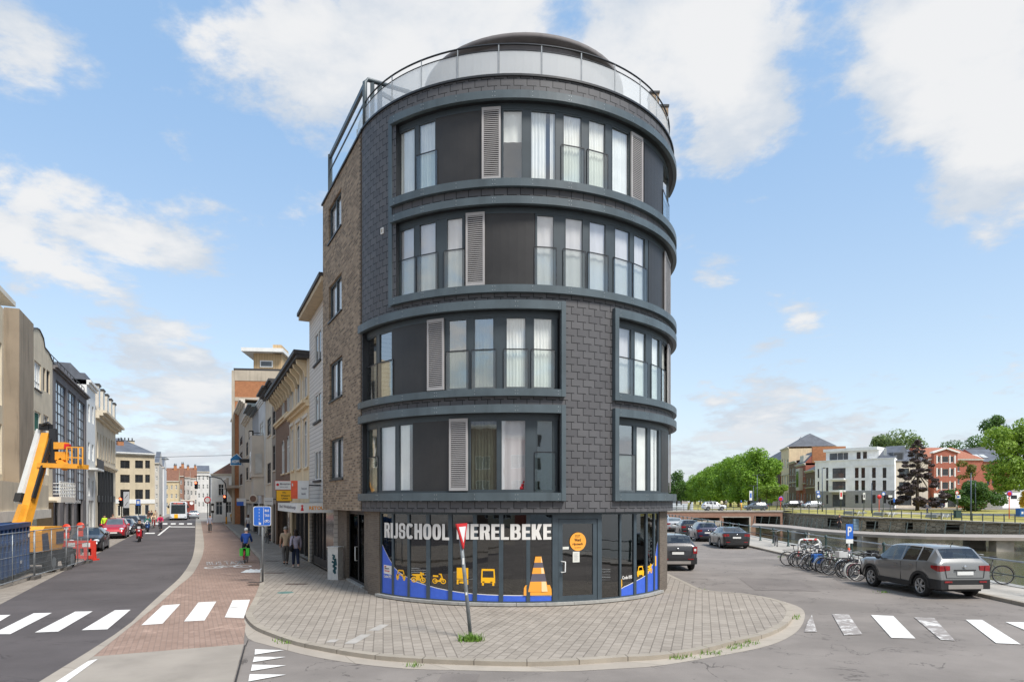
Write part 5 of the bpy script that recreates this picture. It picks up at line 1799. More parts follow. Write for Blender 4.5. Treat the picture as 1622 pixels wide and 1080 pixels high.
f.mansard(f.h + .9, f.z(165, 640) - f.h + 1.5, 1.0)
for i in range(5):
 u = f.w * (i + .5) / 5
 mb = MB(); z0 = f.h + .95
 mb.box(u - .75, u + .75, -.15, 1.0, z0, z0 + 2.9, 0); mb.box(u - .85, u + .85, -.25, 1.1, z0 + 2.9, z0 + 3.1, 1); mb.box(u - .5, u + .5, -.17, -.152, z0 + .5, z0 + 2.6, 2)
 mb.build('dormer', [PALE, GUT, WGL], f.root)
# houses across the junction behind the camera, which the upper windows mirror
for i, (x, w, h, m, lb) in enumerate(((-34, 16, 12.5, BRICKB, 'brown brick terrace house across the junction'), (-17, 15, 15, BEIGE, 'beige stone block of flats across the junction'), (-1, 14, 11, BRICKR, 'red brick corner house across the junction'), (14, 18, 14, WHITE, 'white rendered flats across the junction'))):
 f = Facade('opposite_house', lb, 'building', (x + w, -44 - i), (x, -44 - i), 0, h, 10, m)
 for k in range(int(h / 3.2)):
  for j in range(4):
   f.win(w * (j + .25) / 4, w * (j + .75) / 4, .9 + 3.2 * k, 2.6 + 3.2 * k, FWH, WGD, 2)
 f.wall()
 f.cornice(h, .4, .4)
 f.gable(h + .4, 3, ROOFT if i % 2 else ROOFG)
# ================================================================ vehicles
TYRE = mat('tyre_rubber', lin(36, 35, 35), .85, 0, .15, 8)
RIM = mat('alloy_rim', lin(176, 178, 180), .3, .7, .05)
CGL = glassmat('car_glass', (.42, .46, .46), base=.05)
SEATM = mat('car_seat', lin(70, 68, 68), .8)
CGLF = mat('far_car_glass', lin(48, 52, 56), .1, 0, .3, 1.2)
CGL2 = mat('car_glass_light', lin(92, 100, 104), .06, 0, .3, 1.2, spec=.9)
CBLK = mat('black_car_plastic', lin(34, 34, 35), .6, 0, .08)
TAIL = mat('tail_light', lin(138, 20, 26), .15, 0, .25, 12, coat=.6)
HEADL = mat('head_light', lin(205, 210, 214), .1, 0, .2, 14, coat=.6)
PLATE = mat('number_plate', lin(226, 226, 222), .4, 0, .03)
SKID = mat('skid_plate', lin(166, 160, 154), .4, .4, .05)
CHROME = mat('chrome', lin(206, 208, 210), .15, .9, 0)
AMB = mat('orange_light', lin(240, 130, 30), .2, 0, 0)
def carpaint(name, rgb, metal=.25):
 return mat('paint_' + name, lin(*rgb), .28, metal, .04, 1.5, coat=.8)
TABLES = {
 'suv': dict(L=4.17, W=1.80, zb=.30, wr=.345, ra=.40, ax=(.80, 3.30), tab=[(0, .60, .61, .86, .80), (.02, .86, .88, .90, .82), (.05, 1.05, 1.07, .925, .80), (.10, 1.10, 1.16, .95, .76), (.16, 1.11, 1.24, .965, .75), (.44, 1.13, 1.53, .99, .69), (.56, 1.13, 1.58, 1, .69), (.95, 1.11, 1.60, 1, .70), (1.6, 1.08, 1.61, 1, .71), (2.2, 1.05, 1.59, 1, .70), (2.5, 1.03, 1.54, 1, .69), (3.05, 1.01, 1.10, .99, .80), (3.12, 1.0, 1.05, .985, .83), (3.8, .96, 1.0, .95, .80), (4.05, .84, .88, .88, .74), (4.17, .55, .56, .80, .68)],
  side=[(.50, .92), (.98, 1.66), (1.74, 2.50), (2.50, 2.86)], rear=(.16, .44), front=(2.5, 3.05), cowl=2.75, beltq=.04),
 'hatch': dict(L=4.15, W=1.76, zb=.22, wr=.31, ra=.355, ax=(.75, 3.30), tab=[(0, .58, .59, .84, .80), (.02, .82, .84, .88, .80), (.06, .96, .98, .92, .78), (.14, 1.00, 1.10, .95, .75), (.45, 1.02, 1.40, .99, .66), (.6, 1.02, 1.45, 1, .66), (1.5, .98, 1.47, 1, .67), (2.25, .95, 1.45, 1, .66), (2.5, .94, 1.40, 1, .65), (3.2, .92, .99, .99, .78), (3.28, .91, .955, .98, .82), (3.85, .82, .87, .93, .78), (4.06, .68, .72, .86, .72), (4.15, .5, .51, .78, .66)],
  side=[(.5, .85), (.9, 1.55), (1.63, 2.48), (2.5, 2.85)], rear=(.14, .45), front=(2.5, 3.2), cowl=2.8, beltq=.04),
 'coupe': dict(L=4.64, W=1.82, zb=.20, wr=.33, ra=.37, ax=(.98, 3.78), tab=[(0, .62, .63, .85, .82), (.02, .86, .88, .89, .82), (.05, 1.0, 1.02, .92, .80), (.12, 1.03, 1.07, .95, .78), (.55, 1.03, 1.10, .98, .76), (1.25, 1.0, 1.33, 1, .66), (1.6, .99, 1.375, 1, .65), (2.2, .96, 1.385, 1, .66), (2.6, .94, 1.34, 1, .65), (3.4, .92, .98, .99, .78), (3.5, .91, .95, .98, .82), (4.25, .80, .84, .93, .78), (4.54, .66, .70, .86, .72), (4.64, .48, .49, .78, .66)],
  side=[(.85, 1.5), (1.56, 2.5), (2.52, 3.0)], rear=(.55, 1.25), front=(2.6, 3.4), cowl=2.95, beltq=.04),
 'city': dict(L=3.57, W=1.63, zb=.20, wr=.29, ra=.33, ax=(.6, 2.9), tab=[(0, .55, .56, .82, .78), (.03, .85, .87, .88, .8), (.08, .95, .98, .92, .78), (.16, .98, 1.1, .95, .74), (.45, 1.0, 1.42, .99, .66), (.7, .99, 1.48, 1, .66), (1.4, .96, 1.49, 1, .67), (2.0, .94, 1.43, 1, .66), (2.6, .92, 1.02, .99, .76), (2.7, .91, .97, .98, .8), (3.25, .84, .89, .92, .76), (3.48, .70, .74, .84, .7), (3.57, .5, .51, .74, .62)],
  side=[(.55, 1.15), (1.22, 1.98), (2.0, 2.3)], rear=(.16, .45), front=(2.0, 2.6), cowl=2.3, beltq=.04),
}
def lerp_tab(tab, t):
 for a, b in zip(tab, tab[1:]):
  if t <= b[0] + 1e-9:
   f = (t - a[0]) / (b[0] - a[0])
   return [a[i] + (b[i] - a[i]) * f for i in range(1, 5)]
 return tab[-1][1:]
def wheel_mesh(mb, rim, r, w, spokes):
 """wheel lying about the x axis, outer side at +x"""
 M = Matrix(((0, 0, 1, 0), (1, 0, 0, 0), (0, 1, 0, 0), (0, 0, 0, 1)))
 mb.lathe([(r * .60, -w / 2), (r * .92, -w / 2), (r * .985, -w * .36), (r, -w * .2), (r, w * .2), (r * .985, w * .36), (r * .93, w / 2), (r * .70, w / 2), (r * .66, w * .40), (r * .64, w * .1), (.01, w * .08)], 28, 0, M)
 rim.lathe([(r * .69, w * .42), (r * .70, w * .47), (r * .66, w * .48), (r * .61, w * .44), (r * .60, w * .2)], 28, 0, M)
 for i in range(spokes):
  a = 2 * pi * i / spokes
  for da in (-.13, .13):
   rim.bar((w * .44, cos(a) * r * .08, sin(a) * r * .08), (w * .42, cos(a + da) * r * .64, sin(a + da) * r * .64), .036 * r / .33, .03)
 rim.lathe([(.07, w * .3), (.065, w * .47), (.01, w * .48)], 12, 0, M)
def make_car(name, label, loc, rz, style, paint, group=None, sc=1.0, cladding=False, rails=False, glass=None, tails='wide', spokes=5, front=False, detail=True, roofpaint=None):
 T = TABLES[style]
 L, W, tab = T['L'], T['W'], T['tab']
 root = thing(name, label, 'car', loc, rz, group)
 root.scale = (sc,) * 3
 glass = glass or (CGL if detail else CGLF)
 ts = {t[0] for t in tab}
 for a, b in T['side']:
  ts |= {a, b}
 ts |= set(T['rear']) | set(T['front'])
 for ax in T['ax']:
  ts |= {ax + T['ra'] * cos(pi * i / 10) for i in range(11)}
 t = .3
 while t < L:
  ts.add(round(t, 2)); t += .35
 ts = sorted(x for x in ts if 0 <= x <= L)
 hw = W / 2
 rows = []
 def zbot(t):
  z = T['zb'] + (.10 if t < .15 else 0) * (1 - t / .15) + (.06 if t > L - .2 else 0)
  for ax in T['ax']:
   d = abs(t - ax)
   if d < T['ra']:
    z = max(z, T['wr'] + sqrt(max(T['ra'] ** 2 - d * d, 0)))
  return z
 def section(t, grow=0.0):
  zbelt, ztop, fb, ft = lerp_tab(tab, t)
  wb = hw * fb + grow
  wt = hw * ft + grow
  wl = wb * (.985 if .3 < t < L - .3 else .96)
  z0 = zbot(t)
  zb_ = min(z0, zbelt - .02)
  zm = max((T['zb'] + zbelt) * .55, zb_ + .05)
  zm = min(zm, zbelt - .01)
  h = ztop - zbelt
  return [(wl * .97, zb_), (wl, min(zb_ + .05, zm - .002)), (wb, zm), (wb * .985, zbelt - .03 if zbelt - .03 > zm else zm + .002), (wb * .955, zbelt + h * .04), (wt + (wb * .955 - wt) * .06, zbelt + h * .90), (wt * .90, zbelt + h * .975), (wt * .5, ztop), (0, ztop + .005)]
 n = 9
 for t in ts:
  s_ = section(t)
  y = t - L / 2
  rows.append([Vector((-x, y, z)) for x, z in s_] + [Vector((x, y, z)) for x, z in reversed(s_[:-1])])
 def is_glass(i, j):
  tm = (ts[i] + ts[i + 1]) / 2
  jj = j if j < n - 1 else 2 * (n - 1) - 1 - j
  if jj == 4 and any(a < tm < b for a, b in T['side']):
   return True
  if jj in (6, 7) and (T['rear'][0] < tm < T['rear'][1] or T['front'][0] < tm < T['front'][1]):
   return True
  return False
 body = MB()
 body.grid(rows, 0, sm=True, fm=lambda i, j: None if is_glass(i, j) else (1 if cladding and (j in (0, 15)) else (2 if roofpaint and 5 <= j <= 10 and T['rear'][1] <= ts[i] < T['front'][0] else 0)))
 body.face([rows[0][k] for k in range(2 * n - 1)], 0)
 body.face([rows[-1][k] for k in reversed(range(2 * n - 1))], 0)
 bo = body.build('body', [paint, CBLK, roofpaint or paint], root, smooth_angle=38)
 N2 = 2 * (n - 1)
 def part_of(i, j):
  if not is_glass(i, j):
   return None
  tm = (ts[i] + ts[i + 1]) / 2
  if j in (4, N2 - 5):
   return [k for k, (a, b) in enumerate(T['side']) if a < tm < b][0] * 2 + (j > n)
  return 'r' if tm < T['rear'][1] else 'f'
 for key in sorted({part_of(i, j) for i in range(len(ts) - 1) for j in range(N2)} - {None}, key=str):
  wm = MB()
  ii = [i for i in range(len(ts) - 1) if any(part_of(i, j) == key for j in range(N2))]
  jj = [j for j in range(N2) if any(part_of(i, j) == key for i in ii)]
  wm.grid([[rows[i][j] for j in range(min(jj), max(jj) + 2)] for i in range(ii[0], ii[-1] + 2)], 0, sm=True)
  wm.build({'r': 'rear_window', 'f': 'windscreen'}.get(key, 'side_window'), glass, root)
 mb = MB()
 mb.box(-hw + .26, hw - .26, -L / 2 + .15, L / 2 - .2, T['zb'] - .06, .82)
 mb.box(-hw + .09, hw - .09, T['ax'][0] + T['ra'] + .02 - L / 2, T['ax'][1] - T['ra'] - .02 - L / 2, T['zb'] - .04, .6)
 mb.build('underbody', CBLK, root)
 if detail:
  mb = MB()
  for y in (-.95, .15):
   for x in (-.38, .38):
    mb.box(x - .24, x + .24, y, y + .16, .6, 1.18); mb.box(x - .13, x + .13, y + .03, y + .12, 1.2, 1.36)
  mb.box(-hw + .3, hw - .3, T['front'][0] - L / 2 + .1, T['front'][1] - L / 2 - .1, .7, .95)
  mb.build('seats', SEATM, root)
 # wheels
 tm, rm = MB(), MB()
 wheel_mesh(tm, rm, T['wr'], .21, spokes)
 first = None
 for ax in T['ax']:
  for sx in (1, -1):
   if first is None:
    w = tm.build('wheel', TYRE, root)
    r_ = rm.build('rim', RIM, w)
    first = (w, r_)
   else:
    w = first[0].copy(); COL.objects.link(w); w.parent = root
    r_ = first[1].copy(); COL.objects.link(r_); r_.parent = w
   w.location = (sx * (hw - .125), ax - L / 2, T['wr'])
   w.rotation_euler = (0, 0, 0 if sx > 0 else pi)
 # bumpers: bands that follow the plan of the body
 def wrap(z0, z1, t1, name, m, xr=1.0, out=.015, end='rear', mid=None):
  mb = MB()
  tt = [x for x in ts if x <= t1] if end == 'rear' else [x for x in reversed(ts) if x >= L - t1]
  P = []
  for t in tt:
   f = lerp_tab(tab, t)[2]
   P.append((hw * f + out, t - L / 2 - (out if t == tt[0] and end == 'rear' else (-out if t == tt[0] else 0))))
  P = [(x, y) for x, y in P]
  edge = [(-x, y) for x, y in reversed(P)] + P
  if xr < 1:
   e0 = P[0]
   edge = [(-hw * xr, e0[1] - (.012 if end == 'rear' else -.012)), (hw * xr, e0[1] - (.012 if end == 'rear' else -.012))]
  for (x0, y0), (x1, y1) in zip(edge, edge[1:]):
   mb.face([(x0, y0, z0), (x1, y1, z0), (x1, y1, z1), (x0, y0, z1)], 0, sm=False)
   mb.face([(x0, y0, z1), (x1, y1, z1), (x1 * .97, y1 * .985, z1 + .015), (x0 * .97, y0 * .985, z1 + .015)], 0)
  return mb.build(name, m, root)
 zb = T['zb']
 if cladding:
  wrap(zb + .02, .60, .42, 'rear_bumper', CBLK)
  wrap(zb + .03, zb + .15, .3, 'skid_plate', SKID, .62)
  wrap(zb + .02, .56, .34, 'front_bumper', CBLK, end='front')
  for ax in T['ax']:
   for sx in (-1, 1):
    mb = MB()
    P = []
    for i in range(13):
     a = pi * i / 12
     P.append((ax - L / 2 + cos(a), sin(a)))
    k = T['ra']
    rows_ = [[Vector((sx * (hw + .012), ax - L / 2 + cos(pi * i / 14) * q, T['wr'] + sin(pi * i / 14) * q)) for q in (k - .015, k + .075)] for i in range(15)]
    mb.grid(rows_, 0)
    mb.build('arch_trim', CBLK, root)
  for sx in (-1, 1):
   mb = MB(); mb.box(min(sx * hw * .97, sx * (hw + .014)), max(sx * hw * .97, sx * (hw + .014)), T['ax'][0] + T['ra'] + .06 - L / 2, T['ax'][1] - T['ra'] - .06 - L / 2, zb - .02, zb + .14)
   mb.build('side_trim', CBLK, root)
 elif detail:
  wrap(zb + .06, zb + .22, .3, 'rear_valance', CBLK, .7)
  wrap(zb + .04, zb + .2, .3, 'front_valance', CBLK, .7, end='front')
 # rear lights, plate, wiper
 zt = lerp_tab(tab, .08)[0]
 for sx in (-1, 1):
  mb = MB()
  fr = lerp_tab(tab, .06)[2] * hw
  f3 = lerp_tab(tab, .34)[2] * hw
  if tails == 'wide':
   z0, z1 = zt - .22, zt - .04
   P = [(sx * (fr - .36), -L / 2 + .012), (sx * (fr * .965), -L / 2 + .012), (sx * (fr + .012), -L / 2 + .07), (sx * (f3 + .010), -L / 2 + .30), (sx * (f3 - .05), -L / 2 + .30), (sx * (fr - .36), -L / 2 + .14)]
   Q = [(z0 + .03, z1 - .01), (z0, z1), (z0, z1), (z0 + .09, z1 - .005), (z0 + .09, z1), (z0, z1)]
   lo = [Vector((p[0], p[1], q[0])) for p, q in zip(P, Q)]; hi = [Vector((p[0], p[1], q[1])) for p, q in zip(P, Q)]
   for i in range(6):
    k = (i + 1) % 6
    mb.face([lo[i], lo[k], hi[k], hi[i]], 0)
   mb.face(hi, 0); mb.face(list(reversed(lo)), 0)
  else:
   mb.box(min(sx * (fr - .17), sx * (fr + .012)), max(sx * (fr - .17), sx * (fr + .012)), -L / 2 + .0, -L / 2 + .2, zt - .30, zt + .02)
   mb.box(min(sx * (fr - .13), sx * (fr - .04)), max(sx * (fr - .13), sx * (fr - .04)), -L / 2 - .004, -L / 2 - .0, zt - .18, zt - .08, 1)
  mb.build('tail_light', [TAIL, PLATE], root)
 mb = MB(); mb.box(-.26, .26, -L / 2 - .012, -L / 2 + .05, zt - .33, zt - .22)
 mb.build('number_plate', PLATE, root)
 if detail:
  mb = MB(); w_ = hw * .66; y_ = -L / 2 - .004
  mb.bar((-w_, y_, zt - .42), (w_, y_, zt - .42), .012); mb.bar((-w_, y_, zt - .42), (-w_ * 1.1, y_ + .01, zt - .05), .010); mb.bar((w_, y_, zt - .42), (w_ * 1.1, y_ + .01, zt - .05), .010); mb.bar((-.34, y_, zt - .18), (.34, y_, zt - .18), .03)
  mb.build('tailgate_seam', CBLK, root)
  mb = MB(); mb.ball((0, 0, 0), .045, 8, 0, 1, Matrix.Translation((0, y_, zt - .08)) @ Matrix.Diagonal((1.2, .2, 1, 1))); mb.build('badge', CHROME, root)
  for sx in (-1, 1):
   mb = MB(); mb.box(sx * hw * .62 - .12, sx * hw * .62 + .12, -L / 2 - .03, -L / 2, zb + .22, zb + .27); mb.build('reflector', TAIL, root)
 mb = MB(); mb.bar((-.05, -L / 2 + T['rear'][0] + .02 - .02, zt + .07), (.3, -L / 2 + T['rear'][0] + .0, zt + .10), .02, .02)
 if detail:
  mb.build('rear_wiper', CBLK, root)
 # front lights, grille and plate
 zf = lerp_tab(tab, L - .14)[0]
 for sx in (-1, 1):
  mb = MB()
  ff = lerp_tab(tab, L - .12)[2] * hw
  M = Matrix.Translation((sx * (ff - .17), L / 2 - .17, zf - .02))
  mb.ball((0, 0, 0), .17, 12, 0, .62, M)
  mb.build('headlight', HEADL, root)
 mb = MB(); mb.box(-.42, .42, L / 2 - .10, L / 2 + .008, .34, .52); mb.build('grille', CBLK, root)
 mb = MB(); mb.box(-.26, .26, L / 2 + .009, L / 2 + .02, .40, .50); mb.build('number_plate', PLATE, root)
 # mirrors, handles, rails, aerial
 zc, _, fb, _ = lerp_tab(tab, T['cowl'])
 for sx in (-1, 1):
  mb = MB()
  mb.ball((0, 0, 0), .11, 10, 0, .75, Matrix.Translation((sx * (hw + .07), T['cowl'] - L / 2, zc + .08)) @ Matrix.Diagonal((1, .6, 1, 1)))
  mb.bar((sx * (hw - .06), T['cowl'] - L / 2, zc + .03), (sx * (hw + .03), T['cowl'] - L / 2, zc + .05), .05, .04)
  mb.build('mirror', CBLK if cladding else paint, root)
 if detail:
  for sx in (-1, 1):
   for a, b in T['side'][1:3]:
    mb = MB()
    yy = a + .12 - L / 2
    mb.bar((sx * (hw + .012), yy, lerp_tab(tab, a + .1)[0] - .12), (sx * (hw + .012), yy + .16, lerp_tab(tab, a + .1)[0] - .12), .03, .025)
    mb.build('door_handle', CHROME if cladding else paint, root)
   mb = MB()
   for a, b in T['side'][1:3]:
    tj = a - .04
    s_ = section(tj)
    mb.bar((sx * (s_[2][0] + .001), tj - L / 2, T['zb'] + .15), (sx * (s_[3][0] + .003), tj - L / 2, s_[3][1]), .010, .006)
   mb.build('door_seam', CBLK, root)
  mb = MB()
  mb.bar((0, -L / 2 + .62, lerp_tab(tab, .62)[1]), (0, -L / 2 + .50, lerp_tab(tab, .62)[1] + .14), .014)
  mb.build('aerial', CBLK, root)
 if rails:
  for sx in (-1, 1):
   mb = MB()
   k = [(.55, -.02), (.62, .05), (1.2, .06), (2.0, .05), (2.35, -.01)]
   mb.tube([(sx * lerp_tab(tab, a)[3] * hw * .93, a - L / 2, lerp_tab(tab, a)[1] + b) for a, b in k], .018, 6)
   mb.build('roof_rail', DARK, root)
 return root
P_GREY = carpaint('mid_grey', (130, 130, 128), .35)
P_BLACK = carpaint('black', (38, 38, 40))
P_DUST = carpaint('charcoal', (58, 57, 58))
P_NAVY = carpaint('navy', (40, 46, 74))
P_DGREY = carpaint('dark_grey', (62, 64, 68))
P_RED = carpaint('red', (178, 28, 40), .1)
P_WHITE = carpaint('white', (226, 228, 230), 0)
P_SILVER = carpaint('silver', (176, 180, 184), .5)
make_car('grey_suv', 'grey SUV with black cladding and wide red lights parked beside the row of bicycles', (14.06, 22.95, 0), .078, 'suv', P_GREY, sc=1.03, cladding=True, spokes=6)
make_car('dark_suv', 'charcoal SUV with roof rails parked beside the right flank of the round building', (7.32, 31.3, 0), 0, 'suv', P_DUST, sc=1.0, cladding=True, rails=True, tails='box')
make_car('black_coupe', 'low black coupe with red tail lights, nearest car of the canal side row', (14.75, 45.3, 0), -.07, 'coupe', P_BLACK, spokes=6)
make_car('navy_hatchback', 'dark navy hatchback parked ahead of the black coupe', (15.15, 52.6, 0), -.09, 'hatch', P_NAVY)
make_car('black_hatchback', 'black hatchback with red tail lights, third car in the canal side row', (15.9, 60.2, 0), -.09, 'hatch', P_BLACK)
make_car('silver_hatchback', 'silver hatchback, fourth car in the canal side row', (16.55, 68.5, 0), -.1, 'hatch', P_SILVER, glass=CGL2)
make_car('silver_suv', 'pale silver SUV at the far end of the canal side row', (17.4, 77.5, 0), -.1, 'suv', P_SILVER, detail=False)
RZL = atan2(-.43, -.903)
make_car('black_sedan', 'black coupe parked behind the red plastic barrier, nose to the camera', (-26.9, 42.2, .01), RZL, 'coupe', P_BLACK, sc=1.03)
make_car('red_city_car', 'small red rounded car parked in the left row', (-33.6, 56.2, .01), RZL, 'city', P_RED, sc=1.12, glass=CGL2)
make_car('dark_hatchback', 'dark grey hatchback parked behind the small red car', (-36.6, 62.6, .01), RZL, 'hatch', P_DGREY)
make_car('black_suv', 'black SUV parked further up the left row', (-40.0, 69.4, .01), RZL, 'suv', P_BLACK, detail=False)
make_car('grey_hatchback', 'grey hatchback last in the left row', (-43.4, 77.5, .01), RZL, 'hatch', P_GREY, detail=False)
make_car('silver_car', 'silver car driving away past the bus', (-57.6, 120.0, .01), .45, 'hatch', P_SILVER, detail=False)
make_car('white_suv', 'white SUV crossing the canal bridge', (37.0, 121.5, 1.46), -pi / 2, 'suv', P_WHITE, detail=False)
make_car('grey_bridge_car', 'dark blue grey hatchback crossing the bridge behind a yellow post', (45.6, 124.0, 1.46), pi / 2, 'hatch', carpaint('blue_grey', (88, 96, 104)), detail=False)
for i, (x, Y, p, st, nm, lb) in enumerate(((1252, 141, P_BLACK, 'hatch', 'parked_car', 'black car parked before the brown brick houses'), (1258, 149, P_DGREY, 'suv', 'parked_car', 'dark grey car parked furthest up the side street of brick houses'), (1478, 137.5, P_NAVY, 'hatch', 'parked_car', 'dark blue car parked between the purple tree and the round sign'), (1286, 138, P_SILVER, 'hatch', 'parked_car', 'silver car parked in front of the brick houses'))):
 make_car(nm, lb, ((x - CX) * Y / F, Y, 1.73), pi / 2 + .1, st, p, detail=False)
# ------------------------------------------------ city bus
def bus():
 h = Vector((.43, -.903, 0))
 root = thing('city_bus', 'white and yellow city bus coming down the main street', 'bus', (-57.5, 114.5, .01), RZL)
 W, L, H = 1.275, 12.0, 3.05
 mb = MB()
 sec = [(-L / 2, .92), (-L / 2 + .1, 1), (L / 2 - .35, 1), (L / 2 - .08, .96), (L / 2, .86)]
 rows = []
 for y, k in sec:
  w = W * k
  rows.append([Vector(p) for p in ((-w, y, .32), (-w, y, 1.0), (-w, y, 2.7), (-w * .93, y, H - .08), (-w * .8, y, H), (w * .8, y, H), (w * .93, y, H - .08), (w, y, 2.7), (w, y, 1.0), (w, y, .32))])
 mb.grid(rows, 0, sm=False, cap0=True, cap1=True)
 mb.build('body', P_WHITE, root)
 mb = MB()
 mb.face([(-W * .84, L / 2 + .005, 1.05), (W * .84, L / 2 + .005, 1.05), (W * .82, L / 2 + .005, 2.55), (-W * .82, L / 2 + .005, 2.55)], 0)
 mb.build('windscreen', mat('bus_glass', lin(50, 58, 62), .1, 0, .2), root)
 mb = MB(); mb.box(-W * .8, W * .8, L / 2 + .006, L / 2 + .02, 2.62, 2.88); mb.build('destination_display', DARK, root)
 mb = MB()
 lettering(mb, '70 GENT', lambda u, v: (u, L / 2 + .024, v), .7, -.7, 2.67, 2.83)
 mb.build('display_lettering', emit('display_red', (1, .16, .12), 1.0), root)
 for sx in (-1, 1):
  mb = MB()
  for i in range(7):
   y0 = -L / 2 + .6 + i * 1.55
   mb.box(min(sx * W, sx * (W + .01)), max(sx * W, sx * (W + .01)), y0, y0 + 1.4, 1.15, 2.5)
  mb.build('side_windows', CGL, root)
  mb = MB(); mb.ball((sx * (W - .22), L / 2 - .02, .62), .13, 8); mb.build('headlight', HEADL, root)
  mb = MB(); mb.ball((sx * (W + .16), L / 2 + .1, 2.2), .16, 8, 0, 1.4); mb.bar((sx * W, L / 2 - .1, 2.7), (sx * (W + .16), L / 2 + .1, 2.3), .05); mb.build('mirror', CBLK, root)
 mb = MB(); mb.box(.05, .6, L / 2 + .004, L / 2 + .012, .36, 1.0); mb.box(W, W + .006, -2, 3, .35, 1.1); mb.build('yellow_panel', VYEL, root)
 mb = MB(); mb.box(-W * .8, W * .8, L / 2 - .05, L / 2 + .015, .25, .36); mb.build('bumper', CBLK, root)
 for y in (-3.2, 3.4):
  for sx in (-1, 1):
   mb = MB()
   mb.lathe([(.01, .0), (.3, .02), (.48, .02), (.5, -.03), (.5, -.26)], 20, 0, Matrix.Translation((sx * (W + .01), y, .5)) @ Matrix(((0, 0, sx, 0), (1, 0, 0, 0), (0, 1, 0, 0), (0, 0, 0, 1))))
   mb.build('wheel', TYRE, root)
bus()
def truck():
 root = thing('red_truck', 'dark red box lorry waiting beside the bus', 'truck', (-66.5, 136, .01), .45)
 mb = MB(); mb.box(-1.2, 1.2, -4, 2.2, .8, 3.4); mb.build('cargo_box', mat('oxide_red', lin(132, 62, 48), .6, 0, .15, 1), root)
 mb = MB(); mb.box(-1.22, 1.22, -4.02, -3.9, 3.2, 3.45); mb.build('roof_board', PALE, root)
 mb = MB(); mb.box(-1.1, 1.1, 2.4, 4.2, .6, 2.8); mb.build('cab', P_RED, root)
 for sx in (-1, 1):
  mb = MB()
  for a, b, z in ((-.9, -.5, 2.75), ):
   mb.lathe([(.01, 0), (.34, 0), (.36, -.02)], 16, 0, Matrix.Translation((sx * .7, -4.03, 2.8)) @ Matrix(((1, 0, 0, 0), (0, 0, 1, 0), (0, -1, 0, 0), (0, 0, 0, 1))))
  mb.build('round_plate', PLATE, root)
  for y in (-2.6, 3.0):
   mb = MB()
   mb.lathe([(.01, .0), (.3, .02), (.48, .02), (.5, -.03), (.5, -.26)], 16, 0, Matrix.Translation((sx * 1.15, y, .5)) @ Matrix(((0, 0, sx, 0), (1, 0, 0, 0), (0, 1, 0, 0), (0, 0, 0, 1))))
   mb.build('wheel', TYRE, root)
 mb = MB(); mb.box(-1.1, 1.1, -3.9, 4, .55, .8); mb.build('chassis', CBLK, root)
truck()
# ================================================================ canal, quays, bridge
def stonemat(name, c1, c2, joint, scale=1.6):
 m, g, b = newmat(name)
 co = g.n('ShaderNodeTexCoord').outputs['Object']
 x, y, z = g.sep(co)
 v = g.comb(x, y, g.m('MULTIPLY', z, 1.7))
 vo = g.n('ShaderNodeTexVoronoi', dict(feature='DISTANCE_TO_EDGE'), Vector=v, Scale=scale).outputs['Distance']
 vc = g.n('ShaderNodeTexVoronoi', None, Vector=v, Scale=scale).outputs['Color']
 r = g.sep(vc)[0]
 c = g.mix(r, c1, c2)
 c = g.mix(g.m('MULTIPLY', g.ramp(g.noise(co, .5, 7, .7), .45, .7), .5), c, mul(c1, .5))
 c = g.mix(g.ramp(vo, .03, .07), joint, c)
 low = g.m('SUBTRACT', 1.0, g.ramp(z, -1.4, -.7))
 c = g.mix(g.m('MULTIPLY', low, .6), c, lin(66, 66, 44))
 g.set(b.inputs['Base Color'], c)
 b.inputs['Roughness'].default_value = .9
 g.set(b.inputs['Normal'], g.n('ShaderNodeBump', None, Strength=.6, Distance=.05, Height=vo).outputs[0])
 return m
QSTONE = stonemat('rubble_stone', lin(150, 138, 120), lin(178, 166, 146), lin(104, 94, 80))
GREENP = mat('green_iron_paint', lin(48, 72, 70), .5, 0, .12, 3)
GREYDK = mat('grey_green_post', lin(74, 82, 76), .6, 0, .1)
# near quay wall (seen from the water side) and its coping
qw = thing('quay_wall', 'rubble stone quay wall below the green canal railing', 'wall', (0, 0, 0))
mb = MB()
q = [Vector((x, y, 0)) for x, y in QUAY[1:9]]
ribbon(mb, q, q, 0, -1.7, .095)
mb.build('wall_face', QSTONE, qw)
mb = MB()
q2 = offset(q, .45)
ribbon(mb, q2, q, 0, .125, .125); ribbon(mb, q, q, 0, .02, .125); ribbon(mb, q2, q2, 0, .09, .125)
mb.build('quay_coping', STONE, qw)
# far quay wall with dark openings
fq = thing('quay_wall', 'far stone quay wall with dark recesses under the lawn', 'wall', (0, 0, 0))
mb = MB()
def qf(u, v, d):
 Y, z = TQ(u)
 Y += d
 k = (v + 1.7) / (z + 1.7 + 1e-6) if False else v
 return Vector(((u - CX) * Y / F, Y, min(v, z - .002)))
hl = [(1311, 1331, -.9, .45), (1372, 1391, -1.0, .2), (1434, 1446, -1.0, .0), (1497, 1520, -1.0, -.1)]
holed(mb, qf, [1240, 3200], [-1.7, -1.2, -.6, 0, .3, .6, .9, 1.25], hl, 1.6, m=0, mr=1, ustep=30, uvs=False)
for a, b, c, d in hl:
 mb.face([qf(a, c, 1.6), qf(b, c, 1.6), qf(b, d, 1.6), qf(a, d, 1.6)], 1)
mb.build('wall_face', [QSTONE, mat('dark_recess', lin(74, 68, 58), .9, 0, .2, .5)], fq)
mb = MB()
A = [far(x, TQ(x)[0] - .35) + Vector((0, 0, .06)) for x in range(1262, 2600, 25)]; B = [far(x, TQ(x)[0] + .5) + Vector((0, 0, .06)) for x in range(1262, 2600, 25)]
for a_, x in zip(A, range(1262, 2600, 25)):
 a_.z = TQ(x)[1] + .06
